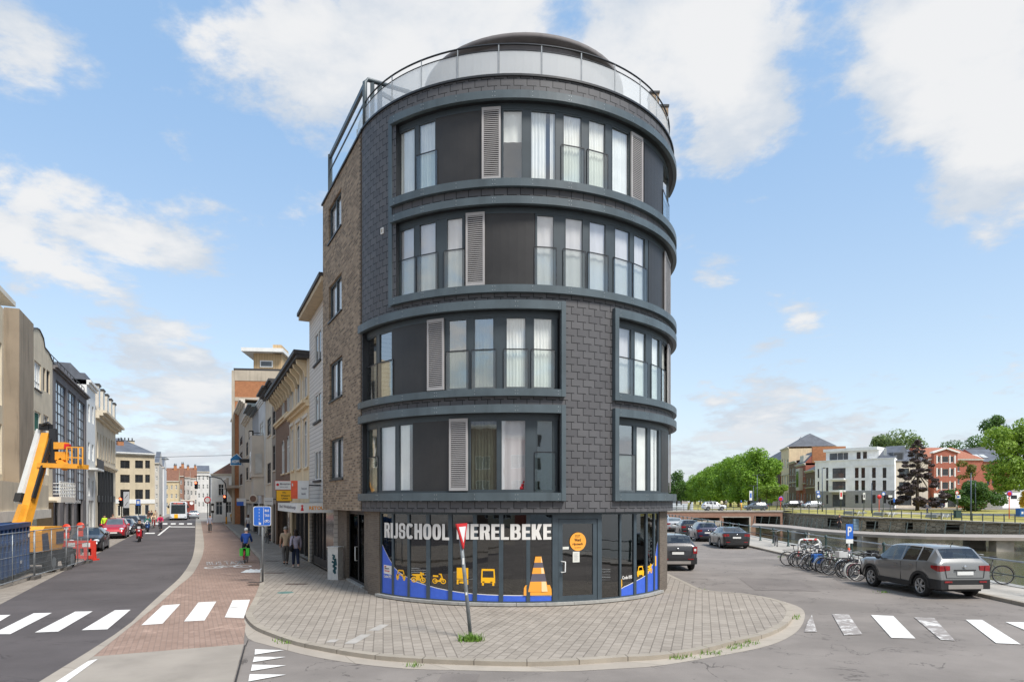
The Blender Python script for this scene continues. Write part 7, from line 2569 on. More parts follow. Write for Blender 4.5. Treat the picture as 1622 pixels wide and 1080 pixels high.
# bent give-way sign on the corner
b0 = gp(746, 1010, PZ)
root = thing('give_way_sign', 'leaning give way sign twisted almost edge on, on the corner pavement', 'road sign', tuple(b0))
lean = Vector((-.30, 0, 2.95)).normalized()
mb = MB()
mb.tube([Vector((0, 0, -.05)), lean * 1.2, lean * 2.40], .042, 10)
mb.build('pole', POLE, root)
yaw = RAD(-70)
nrm = Vector((.955, -.30, -.05)).normalized(); side = Vector((.30, .955, 0)).normalized(); upv = nrm.cross(side) * -1
upv = Vector((-.07, 0, 1)).normalized()
c = lean * 2.33 + Vector((.03, -.05, 0))
def tri(s, d):
 return [c + nrm * d + side * (-s * .5) + upv * (s * .289 * 1.0), c + nrm * d + side * (s * .5) + upv * (s * .289), c + nrm * d - upv * (s * .577)]
mb = MB()
A, B = tri(.64, 0), tri(.64, .03)
mb.face(A[::-1], 1); mb.face(B, 0)
for i in range(3):
 k = (i + 1) % 3; mb.face([A[i], A[k], B[k], B[i]], 0)
sg = mb.build('sign_board', [RED, POLE], root)
mb = MB(); mb.face(tri(.41, .034), 0); mb.build('white_field', WHITE, sg)
for z, w in ((1.62, .02), (.95, .03)):
 mb = MB(); mb.box(-.02, .02, -.046, -.043, z, z + .14 if w < .03 else z + .06, 0, Matrix.Translation(lean * z - Vector((0, 0, z))))
 mb.build('sticker', WHITE, root)
# tuft of grass at its foot and weeds in the kerb
GR = leafmat('weed_green', lin(70, 110, 34), lin(130, 160, 70), .2)
def weeds(name, pts, label, h=.12, n=60, spread=.2):
 mb = MB()
 rng = random.Random(len(pts) * 7 + n)
 for p in pts:
  for i in range(n):
   q = Vector(p) + Vector((rng.gauss(0, spread), rng.gauss(0, spread * .6), 0))
   a = rng.uniform(0, 2 * pi); l = h * rng.uniform(.4, 1.2); w = .012
   d = Vector((cos(a), sin(a), 0)); e = Vector((-d.y, d.x, 0)) * w
   mb.face([q - e, q + e, q + d * l * .5 + Vector((0, 0, l))], 0)
 return structure(mb.build(name, GR), 'stuff')
weeds('grass_tuft', [gp(747, 1014, PZ)], '', .16, 320, .13)
weeds('kerb_weeds', [gp(x, y, .02) for x, y in ((1075, 1042), (1085, 1040), (1118, 1035), (1128, 1033), (1158, 1026), (1172, 1022), (1190, 1018), (1253, 980), (450, 1015), (462, 1018), (657, 1054), (1108, 935), (1080, 925), (1236, 882), (1256, 976), (1400, 938))], '', .09, 26, .12)
# blue bus-lane board
b0 = gp(416, 921, PZ)
root = thing('bus_lane_sign', 'blue bus taxi and cycle lane board on a grey post', 'road sign', tuple(b0), RAD(4))
mb = MB(); mb.tube([(0, 0, -.05), (0, 0, 2.78)], .038, 10); mb.build('post', POLE, root)
mb = MB()
k = 6; r = .06
P = []
for cx_, cz, a in ((.30 - r, .36 - r, 0), (-.30 + r, .36 - r, 90), (-.30 + r, -.36 + r, 180), (.30 - r, -.36 + r, 270)):
 P += [(cx_ + r * cos(RAD(a + 90 * i / k)), cz + r * sin(RAD(a + 90 * i / k))) for i in range(k + 1)]
MS = Matrix(((1, 0, 0, 0), (0, 0, 1, 0), (0, 1, 0, 0), (0, 0, 0, 1)))
mb.prism([(x * 1.07, z) for x, z in P], -.055, -.045, 1, Matrix.Translation((0, 0, 2.44)) @ MS)
mb.prism([(x, z * .95) for x, z in P], -.059, -.0555, 0, Matrix.Translation((0, 0, 2.44)) @ MS)
bd = mb.build('sign_board', [BLUE, WHITE], root)
mb = MB()
fm_ = lambda u, v: (u, -.062, 2.44 + v)
lettering(mb, 'BUS', fm_, .10, .25, .16, .25, 0, .02); lettering(mb, 'TAXI', fm_, .09, .26, -.02, .07, 0, .02)
for q in ring(.13, -.19, .045, .03, 10) + ring(.23, -.19, .045, .03, 10) + [[(.13, -.195), (.17, -.195), (.19, -.13), (.15, -.13)], [(.15, -.145), (.22, -.145), (.22, -.13), (.15, -.13)]]:
 mb.face([fm_(u, v) for u, v in q], 0)
for i in range(5):
 mb.face([fm_(-.115, -.26 + i * .12), fm_(-.10, -.26 + i * .12), fm_(-.10, -.20 + i * .12), fm_(-.115, -.20 + i * .12)], 0)
mb.face([fm_(.045, -.30), fm_(.06, -.30), fm_(.06, .30), fm_(.045, .30)], 0)
mb.face([fm_(-.12, -.31), fm_(-.04, -.31), fm_(-.04, -.24), fm_(-.12, -.24)], 0)
mb.build('sign_lettering', VINYL, bd)
# graffitied cabinet
b0 = gp(529, 918, PZ)
root = thing('utility_cabinet', 'white utility cabinet with dark teal graffiti by the side entrance', 'cabinet', tuple(b0 + Vector((0, .2, 0))), RAD(-20))
mb = MB(); mb.box(-.23, .23, -.17, .17, 0, 1.22); mb.box(-.25, .25, -.19, .19, 1.221, 1.26); mb.build('cabinet_body', mat('cabinet_white', lin(206, 204, 198), .7, 0, .1, 5, dirt=.35), root)
mb = MB()
rng = random.Random(3)
pts = [(-.02, .95), (.1, .9), (.0, .82), (.14, .74), (-.04, .7), (.16, .6), (.0, .52), (.17, .46), (.02, .34), (.12, .24), (.06, .56), (.12, .82), (.16, .55)]
for (a, b), (c_, d) in zip(pts, pts[1:]):
 mb.bar((a, -.173, b), (c_, -.173, d), .002, .075, 0, up=(1, 0, .1))
mb.build('graffiti', mat('teal_spray', lin(28, 84, 92), .6, 0, .15), root)
# white plastic sheet lying on the red lane
mb = MB()
rng = random.Random(8)
c0_ = gp(404, 905)
rows = []
for i in range(9):
 rows.append([Vector((c0_.x - .42 + .84 * j / 10 + rng.uniform(-.03, .03), c0_.y - .55 + 1.1 * i / 8 + rng.uniform(-.05, .05), .02 + abs(rng.gauss(0, .045)) * (1 if 0 < i < 8 and 0 < j < 10 else .1))) for j in range(11)])
mb.grid(rows, 0)
tag(mb.build('plastic_sheet', WHITE), 'crumpled white plastic sheet lying on the edge of the red lane', 'sheet')
# canopy with shop lettering
o0 = Vector((-8.75, 26.97, 0)); w0 = Vector((-7.3, 27.6, 0))
fd = (o0 - w0).normalized()
root = thing('shop_canopy', 'white shop canopy with orange lettering projecting over the pavement', 'canopy', (0, 0, 0))
mb = MB()
far_o = o0 + GDIR * 8; far_w = w0 + GDIR * 8
for a, b in ((w0, o0), (o0, far_o)):
 mb.face([a + Vector((0, 0, 2.62)), b + Vector((0, 0, 2.62)), b + Vector((0, 0, 3.02)), a + Vector((0, 0, 3.02))], 0)
mb.face([w0 + Vector((0, 0, 2.62)), far_w + Vector((0, 0, 2.62)), far_o + Vector((0, 0, 2.62)), o0 + Vector((0, 0, 2.62))], 0)
mb.face([w0 + Vector((0, 0, 3.02)), o0 + Vector((0, 0, 3.02)), far_o + Vector((0, 0, 3.02)), far_w + Vector((0, 0, 3.02))], 1)
mb.build('fascia', [WHITE, GUT], root)
mb = MB()
nx_ = Vector((-fd.y, fd.x, 0))
if nx_.y > 0:
 nx_ = -nx_
fa = lambda u, v: o0 + (w0 - o0) * u + nx_ * .006 + Vector((0, 0, 2.62 + .40 * v))
lettering(mb, 'RETOUCHES', fa, .30, .97, .30, .68, 0, .03)
n2 = Vector((-GDIR.y, GDIR.x, 0))
fb = lambda u, v: o0 + GDIR * 8 * (1 - u) + n2 * .006 + Vector((0, 0, 2.62 + .40 * v))
lettering(mb, 'Bel Webshop', fb, .12, .95, .28, .74, 1, .02)
for q in ring(.13, .72, .035, 0, 8, 2.5) + [[(.09, .2), (.17, .2), (.145, .62), (.115, .62)]]:
 mb.face([fa(u, v) for u, v in q], 2)
mb.build('canopy_lettering', [mat('orange_letter', lin(244, 156, 32), .5), VGREY, RED], root)
# projecting shop signs along the right row
def blade(name, label, x0, x1, y0, y1, Y, m, texts=(), thick=.12, edge=None, group=None, extra=None):
 a, b = at(x0, y1, Y), at(x1, y0, Y)
 root = thing(name, label, 'shop sign', (a.x, a.y, a.z), RAD(8), group)
 w, h = b.x - a.x, b.z - a.z
 mb = MB(); mb.box(0, w, 0, thick, 0, h, 0)
 if edge:
  mb.box(-.02, w + .02, .01, thick - .01, -.02, h + .02, 1)
 bo = mb.build('sign_box', [m, edge or m], root)
 mb = MB(); mb.bar((w, thick / 2, h * .75), (w + 1.1, thick / 2 + .25, h * .75), .06); mb.build('bracket', DARK, root)
 for t, u0, u1, v0, v1, tm in texts:
  mb = MB()
  lettering(mb, t, lambda u, v: (u, -.005, v), u0 * w, u1 * w, v0 * h, v1 * h, 0, .02)
  mb.build('sign_lettering', tm, bo)
 if extra:
  extra(w, h, bo)
 return root
def dot(cx_, cz, r):
 mb = MB()
 mb.face([(cx_ + r * cos(2 * pi * i / 16), -.004, cz + r * sin(2 * pi * i / 16)) for i in range(16)], 0)
 return mb
blade('money_sign', 'white shop sign with a red border above the yellow one', 436, 460.5, 761.5, 775, 35.3, WHITE, [('Moneytrans', .3, .95, .5, .78, VGREY), ('snel en veilig', .3, .8, .22, .36, VGREY)], edge=RED, extra=lambda w, h, b: dot(.15 * w, .58 * h, .09 * w).build('logo', RED, b))
blade('yellow_sign', 'yellow shop sign with black lettering below the white red edged one', 438, 461, 776.2, 793, 35.3, VYEL, [('WU', .38, .62, .70, .86, VBLACK), ('Western', .28, .88, .42, .60, VBLACK), ('Union', .34, .76, .16, .34, VBLACK)], edge=VBLACK)
blade('orange_white_sign', 'wide orange and white shop sign next to the yellow one', 460.8, 488, 761, 789.5, 29.4, WHITE, [('1', .06, .12, .70, .85, VINYL), ('bpost', .60, .90, .50, .62, VGREY), ('bank', .60, .84, .22, .34, VGREY)], extra=lambda w, h, b: [q for q in [MB()] for _ in [q.box(0, w * .38, -.003, -.001, 0, h)] for __ in [q.build('orange_panel', mat('sign_orange', lin(236, 96, 60), .5), b)]])
def housesign():
 Y = 63.3
 a = at(374, 728, Y)
 root = thing('house_shaped_sign', 'blue house shaped sign on a black bracket high over the pavement', 'shop sign', tuple(a), 0)
 s = 8.6 * Y / F
 out = [(-s, -s * .95), (s, -s * .95), (s, .2 * s), (.1 * s, 1.05 * s), (-.55 * s, .6 * s), (-s, .2 * s)]
 mb = MB()
 M = Matrix(((1, 0, 0, 0), (0, 0, 1, 0), (0, 1, 0, 0), (0, 0, 0, 1)))
 mb.prism([(x * 1.08, z * 1.08) for x, z in out], 0, .15, 1, M); mb.prism(out, -.012, -.002, 0, M)
 bo = mb.build('sign_box', [mat('petrol_blue', lin(38, 104, 150), .4), WHITE], root)
 mb = MB(); lettering(mb, 'HOPPE', lambda u, v: (u, -.02, v), -.75 * s, .8 * s, -.6 * s, -.05 * s, 0, .02); mb.build('sign_lettering', VINYL, bo)
 mb = MB(); mb.bar((.6 * s, .08, -.15 * s), (2.6 * s, .3, -.15 * s), .35); mb.build('bracket', DARK, root)
housesign()
blade('blue_shop_sign', 'small blue and white shop sign below the stone balcony', 375, 389, 789, 800.5, 67.3, WHITE, [('wonen', .15, .6, .2, .5, VBLUE)], extra=lambda w, h, b: [q.build('blue_panel', BLUE, b) for q in [MB()] if q.box(.0, w * .75, -.004, -.001, 0, h * .55) is None])
blade('black_blade_sign', 'tall black blade sign reading R on the white house', 394, 401, 681.5, 696, 58.3, VBLACK, [('IR', .2, .85, .2, .85, VINYL)])
blade('white_blade_sign', 'small white shop sign beside the round one', 418, 432, 787.5, 799.5, 43.3, WHITE, [('le comptoir', .1, .9, .42, .58, VGREY)])
a = at(401.5, 789.5, 53.8)
root = thing('round_shop_sign', 'round brown shop sign with a pale rim', 'shop sign', tuple(a))
mb = MB(); mb.lathe([(.01, -.08), (.30, -.08), (.34, -.06), (.34, .06), (.01, .08)], 20, 0, Matrix(((1, 0, 0, 0), (0, 0, 1, 0), (0, 1, 0, 0), (0, 0, 0, 1)))); mb.build('disc', PALE, root)
mb = MB(); mb.lathe([(.01, -.085), (.26, -.085)], 20, 0, Matrix(((1, 0, 0, 0), (0, 0, 1, 0), (0, 1, 0, 0), (0, 0, 0, 1)))); mb.build('disc_face', mat('sign_brown', lin(120, 92, 78), .6), root)

# ------------------------------------------------ traffic lights, poles and lamps
LIT = emit('lit_red', (1, .10, .04), 5.0)
def signal_head(parent, p, rz=0, s=1.0):
 M = Matrix.Translation(p) @ Matrix.Rotation(rz, 4, 'Z') @ Matrix.Scale(s, 4)
 mb = MB(); mb.box(-.16, .16, -.1, .12, -.48, .48, 0, M)
 for z in (.3, 0, -.3):
  mb.lathe([(.13, 0), (.14, .18)], 10, 0, M @ Matrix.Translation((0, -.1, z)) @ Matrix(((1, 0, 0, 0), (0, 0, -1, 0), (0, 1, 0, 0), (0, 0, 0, 1))), a0=0, a1=pi)
 h = mb.build('signal_head', DARK, parent)
 mb = MB(); mb.lathe([(.01, -.112), (.12, -.108)], 14, 0, M @ Matrix.Translation((0, 0, .3)) @ Matrix(((1, 0, 0, 0), (0, 0, 1, 0), (0, 1, 0, 0), (0, 0, 0, 1)))); mb.build('red_lamp', LIT, h)
b0 = Vector(((192 - CX) * 74 / F, 74, .1))
root = thing('traffic_light', 'traffic light showing red in front of the striped grey board on the left', 'traffic light', tuple(b0))
mb = MB(); mb.tube([(0, .1, 0), (0, .1, 3.4)], .06, 8); mb.build('pole', DARK, root)
signal_head(root, Vector((0, 0, 2.95)), 0, 1.1)
a = at(200, 804, 73); b_ = at(204, 778.5, 73)
root = thing('striped_board', 'tall grey board with dark diagonal stripes beside the left traffic light', 'sign', (a.x, a.y, 0.1))
w, h0, h1 = .62, a.z - .1, b_.z - .1
mb = MB(); mb.box(-w / 2, w / 2, 0, .06, h0, h1); bo = mb.build('board', mat('board_grey', lin(196, 198, 200), .6, 0, .06), root)
mb = MB()
for z in (.25, .72):
 zz = h0 + (h1 - h0) * z; mb.face([(-w * .3, -.004, zz - .22), (-w * .22, -.004, zz - .24), (w * .32, -.004, zz + .2), (w * .24, -.004, zz + .22)], 0)
mb.build('stripes', VBLACK, bo)
mb = MB(); mb.tube([(-.25, .08, 0), (-.25, .08, h1)], .04, 6); mb.tube([(.25, .08, 0), (.25, .08, h1)], .04, 6); mb.build('posts', DARK, root)
# mast arm across the street
b0 = Vector(((332.5 - CX) * 96 / F, 96, .1))
root = thing('signal_mast', 'grey mast with a long arm carrying a red traffic light over the street', 'traffic light', tuple(b0))
ax = (311.5 - 332.5) * 96 / F
mb = MB(); mb.tube([(0, 0, 0), (0, 0, 6.6)], .11, 8); mb.tube([(0, 0, 6.55), (ax * .5, 0, 6.72), (ax - .3, 0, 6.6)], .06, 6); mb.build('pole', DARK, root)
signal_head(root, Vector((ax, -.1, 5.35)), 0, 1.15)
mb = MB(); mb.tube([(ax, 0, 6.6), (ax, 0, 5.8)], .03, 6); mb.build('hanger', DARK, root)
b0 = Vector(((358.5 - CX) * 88 / F, 88, .1))
root = thing('curved_mast', 'curved dark lamp mast with a red traffic light and a yellow base', 'traffic light', tuple(b0))
mb = MB(); mb.tube([(0, 0, .9), (0, 0, 4.6), (-.15, 0, 5.4), (-.7, 0, 6.0), (-1.6, 0, 6.25), (-2.6, 0, 6.3)], .07, 8); mb.build('pole', DARK, root)
mb = MB(); mb.tube([(0, 0, 0), (0, 0, .95)], .12, 8); mb.build('yellow_base', YEL, root)
signal_head(root, Vector((-.12, -.15, 3.3)), 0, 1.1)
# small road signs in the distance, and the hazard posts
def post_sign(name, label, x, yt, yb, Y, face, z0=None, m=None, r=None, shape='disc', post=None, cat='road sign', dz=0.0, inner=None, group=None):
 base = far(x, Y) if x > 1098 else Vector(((x - CX) * Y / F, Y, .1))
 root = thing(name, label, cat, tuple(base), 0, group)
 t = at(x, yt, Y).z - base.z; b = at(x, yb, Y).z - base.z
 c = (t + b) / 2; rr = (t - b) / 2
 mb = MB(); mb.tube([(0, 0, 0), (0, 0, t)], .055, 6); mb.build('post', post or GREYDK, root)
 M = Matrix(((1, 0, 0, 0), (0, 0, 1, 0), (0, 1, 0, 0), (0, 0, 0, 1)))
 mb = MB()
 if shape == 'disc':
  mb.lathe([(.01, -.08), (rr, -.08), (rr, -.06), (.01, -.06)], 20, 0, Matrix.Translation((0, 0, c)) @ M)
 else:
  w = rr * shape
  mb.box(-w, w, -.09, -.06, b, t)
 bo = mb.build('sign_board', face, root)
 if inner is not None:
  mb = MB()
  if shape == 'disc':
   mb.lathe([(.01, -.084), (rr * .68, -.084)], 20, 0, Matrix.Translation((0, 0, c)) @ M)
  else:
   mb.box(-rr * shape * .6, rr * shape * .6, -.095, -.091, c - rr * .5, c + rr * .5)
  mb.build('sign_field', inner, bo)
 return root
VIO = mat('sign_violet', lin(120, 84, 176), .5)
post_sign('info_sign', 'small blue information sign in front of the beige corner house', 219.5, 790.5, 800, 84, BLUE, shape=.7, inner=WHITE)
post_sign('round_sign', 'white round sign with red rim by the mast ending the red lane', 329, 786, 797, 94, RED, inner=WHITE)
post_sign('hazard_post', 'black and white hazard post left of the curved mast', 337, 797, 812, 92, VBLACK, shape=.32, inner=WHITE)
post_sign('no_parking_sign', 'violet and red no parking sign on an orange post by the young trees', 1236.5, 786, 794, 126, VIO, post=ORA, inner=RED)
post_sign('one_way_sign', 'blue one way sign with a white mark in front of the white block corner', 1295.5, 777, 781.5, 131, BLUE, shape=1.2, inner=WHITE)
post_sign('arrow_sign', 'small blue round arrow sign below the one way sign', 1296.3, 782.5, 789, 128, BLUE, inner=WHITE)
post_sign('white_notice', 'white upright notice with red rings before the balconies', 1332, 776, 790, 124, WHITE, shape=.32, inner=RED)
post_sign('parking_notice', 'white pole notice below the grey brick windows', 1368.5, 780, 791, 121, WHITE, shape=.32, inner=VGREY)
post_sign('red_disc_sign', 'plain red disc sign on an orange post on the lawn', 1392.5, 783, 790, 112, RED, post=ORA)
post_sign('bike_route_sign', 'blue round sign with a white notice under a small red one', 1399, 779, 785, 116, BLUE, inner=WHITE)
post_sign('white_board_sign', 'white board on a grey post beside the purple beech', 1410, 784, 787.5, 118, WHITE, shape=1.7)
post_sign('blue_marker', 'small blue marker post between the board and the purple beech', 1416, 789, 795, 118, BLUE, shape=.4)
post_sign('bus_stop_sign', 'white and red round bus stop sign with a blue band by the blue car', 1515.5, 777, 783.5, 118, RED, inner=WHITE)
post_sign('tall_white_sign', 'blue and white timetable board near the bus stop sign', 1517, 783.5, 789.5, 118.5, WHITE, shape=1.3, inner=BLUE)
post_sign('violet_round_sign', 'violet and red no parking sign in front of the white kiosk', 1598.5, 777, 786, 96, VIO, post=ORA, inner=RED)
post_sign('bridge_sign', 'white and blue sign at the end of the bridge beside the avenue', 1189, 777, 792, 131, WHITE, shape=.3, inner=BLUE)
root = thing('yellow_post', 'short yellow post with a blue disc on the bridge', 'bollard', tuple(at(1174, 805, 119)))
mb = MB(); mb.tube([(0, 0, -.3), (0, 0, 1.0)], .13, 10); mb.build('post', YEL, root)
mb = MB(); mb.tube([(0, 0, 1.0), (0, 0, 1.45)], .10, 10); mb.build('blue_cap', BLUE, root)
def lamp(name, label, x, yt, Y, double=False, arm=1.0):
 base = far(x, Y)
 root = thing(name, label, 'street lamp', tuple(base))
 h = at(x, yt, Y).z - base.z
 mb = MB(); mb.tube([(0, 0, 0), (0, 0, h * .4), (0, 0, h)], [.11, .09, .07], 8); mb.build('pole', mat('lamp_pole', lin(78, 88, 98), .5, .1, .1), root)
 for sx in ((1, -1) if double else (1,)):
  mb = MB(); mb.bar((0, 0, h - .1), (sx * arm, 0, h), .06); mb.box(min(sx * arm * .3, sx * arm), max(sx * arm * .3, sx * arm), -.15, .15, h - .02, h + .08); mb.build('lamp_head', DARK, root)
lamp('street_lamp', 'slim street lamp at the corner of the white block', 1302.5, 741, 118, arm=.55)
lamp('street_lamp', 'plain blue grey lamp pole before the white block windows', 1380.8, 765, 112, arm=.25)
lamp('street_lamp', 'tall blue grey lamp pole on the lawn, nearest the quay fence', 1538, 749, 92, arm=.2)
lamp('street_lamp', 'shorter lamp pole just right of the tall one', 1545, 764, 119, arm=.2)
lamp('street_lamp', 'lamp pole with arms at the end of the avenue', 1199.5, 752, 134, True, .9)
lamp('street_lamp', 'lower lamp with a flat head next to the avenue lamp pole', 1193.5, 769, 133, True, .8)
# hanging lamp over the main street
mb = MB()
c = at(262, 727.5, 95)
root = thing('hanging_lamp', 'street lamp hanging from a cable above the main street', 'street lamp', tuple(c))
mb.lathe([(.02, .35), (.12, .3), (.5, .05), (.5, 0), (.01, -.08)], 14); mb.build('lamp_shade', POLE, root)
mb = MB(); mb.tube([(-26, 5, 1.4), (-8, 1, .5), (0, 0, .36), (12, -1, .6), (23, -2, 1.3)], .03, 5); mb.build('cable', DARK, root)
# litter bins
root = thing('litter_bin', 'green litter bin on the lawn by the quay fence', 'bin', tuple(far(1516.5, 96)))
mb = MB(); mb.box(-.38, .38, -.3, .3, .12, 1.15); mb.box(-.42, .42, -.34, .34, 1.151, 1.25); mb.bar((-.5, 0, 0), (-.5, 0, 1.3), .08); mb.build('bin_body', GREENP, root)
root = thing('blue_container', 'blue wheeled container by the far road at the right edge', 'bin', tuple(far(1618.5, 100)))
mb = MB(); mb.box(-.6, .6, -.45, .45, .1, 1.1); mb.prism([(-.65, 1.1), (.65, 1.1), (.5, 1.35), (-.5, 1.35)], -.48, .48, 0, MS); mb.build('container_body', mat('container_blue', lin(30, 92, 160), .5), root)
mb = MB(); mb.box(-.4, -.1, -.46, -.452, .5, .85); mb.build('white_label', WHITE, root)
# stone loungers on the lawn
for i, (x, lb) in enumerate(((1354, 'low grey lounger on the lawn, below the white notice'), (1402, 'low grey lounger pair on the lawn near the red disc sign'), (1486, 'low grey lounger on the lawn right of the purple beech'))):
 root = thing('lounger', lb, 'bench', tuple(far(x, TQ(x)[0] + 5)), .3, 'loungers along the quay lawn')
 mb = MB()
 P = [(-1.5, .1), (-1.3, .55), (-.9, .62), (-.2, .32), (.8, .28), (1.5, .42), (1.5, .28), (.8, .12), (-.3, .16), (-.9, .42), (-1.2, .1)]
 mb.prism(P, -.9, .9, 0, Matrix(((1, 0, 0, 0), (0, 0, 1, 0), (0, 1, 0, 0), (0, 0, 0, 1))))
 mb.build('seat', mat('lounger_grey', lin(128, 128, 124), .8, 0, .1), root)
 for u in (-.4, .5):
  mb = MB(); mb.bar((u, -.95, 0), (u + .35, -.95, .62), .07); mb.build('armrest', WHITE, root)
# ------------------------------------------------ canal side: parking sign, hoop
p = Vector((15.75, 31.0, .11))
root = thing('parking_sign', 'blue parking sign with white P on an orange and white post behind the bicycles', 'road sign', tuple(p), .05)
zt = at(1342, 829.5, 31).z - .11
mb = MB()
for i in range(5):
 mb.tube([(0, 0, i * .27), (0, 0, (i + 1) * .27)], .05, 8, i % 2)
mb.build('post', [ORA, WHITE], root)
mb = MB(); mb.box(-.17, .17, -.07, -.05, zt - .70, zt); bo = mb.build('sign_board', BLUE, root)
mb = MB(); mb.box(-.17, .17, -.07, -.05, zt - .90, zt - .705); mb.build('sub_plate', WHITE, root)
mb = MB(); lettering(mb, 'P', lambda u, v: (u, -.073, v), -.09, .10, zt - .55, zt - .12, 0, .02); mb.build('sign_lettering', VINYL, bo)
root = thing('hoop_barrier', 'white tubular hoop with red bands at the end of the bicycle row', 'barrier', (14.95, 34.6, .05), .08)
w = 1.15
mb = MB()
path = smooth([(0, 0, 0), (0, 0, .7), (.05, 0, .95), (.2, 0, 1.05), (w - .2, 0, 1.05), (w - .05, 0, .95), (w, 0, .7), (w, 0, 0)], 4)
mb.tube(path, .045, 8); mb.tube([(0, 0, .30), (w, 0, .85)], .035, 6); mb.build('hoop', WHITE, root)
for a, b in (((.25, 0, 1.05), (.42, 0, 1.05)), ((.52, 0, 1.05), (.70, 0, 1.05)), ((.82, 0, 1.05), (.98, 0, 1.05)), ((0, 0, .15), (0, 0, .42)), ((w, 0, .3), (w, 0, .5))):
 mb = MB(); mb.tube([a, b], .048, 8); mb.build('red_band', RED, root)
# ------------------------------------------------ works site on the left: skip, lift, fence, barriers
def skip():
 d = SD.normalized()
 a = Vector((-17.75, 22.4, 0)); L = 6.2
 root = thing('skip_container', 'dark blue ribbed steel skip behind the mesh fence', 'skip', tuple(a), atan2(d.y, d.x))
 BL = mat('skip_blue', lin(38, 72, 118), .5, .1, .14, 1.5, .1, 30, streak=.4, dirt=.35)
 H = 2.2
 mb = MB()
 mb.prism([(0, .35), (L, .2), (L, H), (0, H)], .05, .12, 0, Matrix(((1, 0, 0, 0), (0, 0, 1, 0), (0, 1, 0, 0), (0, 0, 0, 1))))
 mb.box(0, L, 2.2, 2.28, .3, H); mb.box(0, .07, .12, 2.2, .3, H); mb.box(L - .07, L, .12, 2.2, .3, H); mb.box(0, L, .12, 2.2, .22, .3)
 mb.build('skip_shell', BL, root)
 for i in range(11):
  mb = MB(); x = .2 + i * (L - .4) / 10
  mb.box(x - .07, x + .07, -.06, .049, .25, H - .16); mb.build('rib', BL, root)
 mb = MB(); mb.box(-.05, L + .05, -.07, .2, H - .158, H + .02); mb.box(0, L, -.04, .048, 1.45, 1.55); mb.build('rim', BL, root)
 for x in (L - .3, L - 1.6, 1.0):
  mb = MB(); mb.box(x - .14, x + .14, -.065, -.0605, 1.6, 1.75) if x > 5 else mb.box(x - .14, x + .14, -.045, -.0405, .6, .72); mb.build('label_plate', WHITE, root)
 mb = MB()
 rng = random.Random(4)
 for i in range(40):
  mb.ball((rng.uniform(.2, L - .2), rng.uniform(.3, 2.0), H - .25 + rng.uniform(0, .2)), rng.uniform(.1, .25), 6, 0, .6)
 mb.build('rubble', BRICKY, root)
skip()
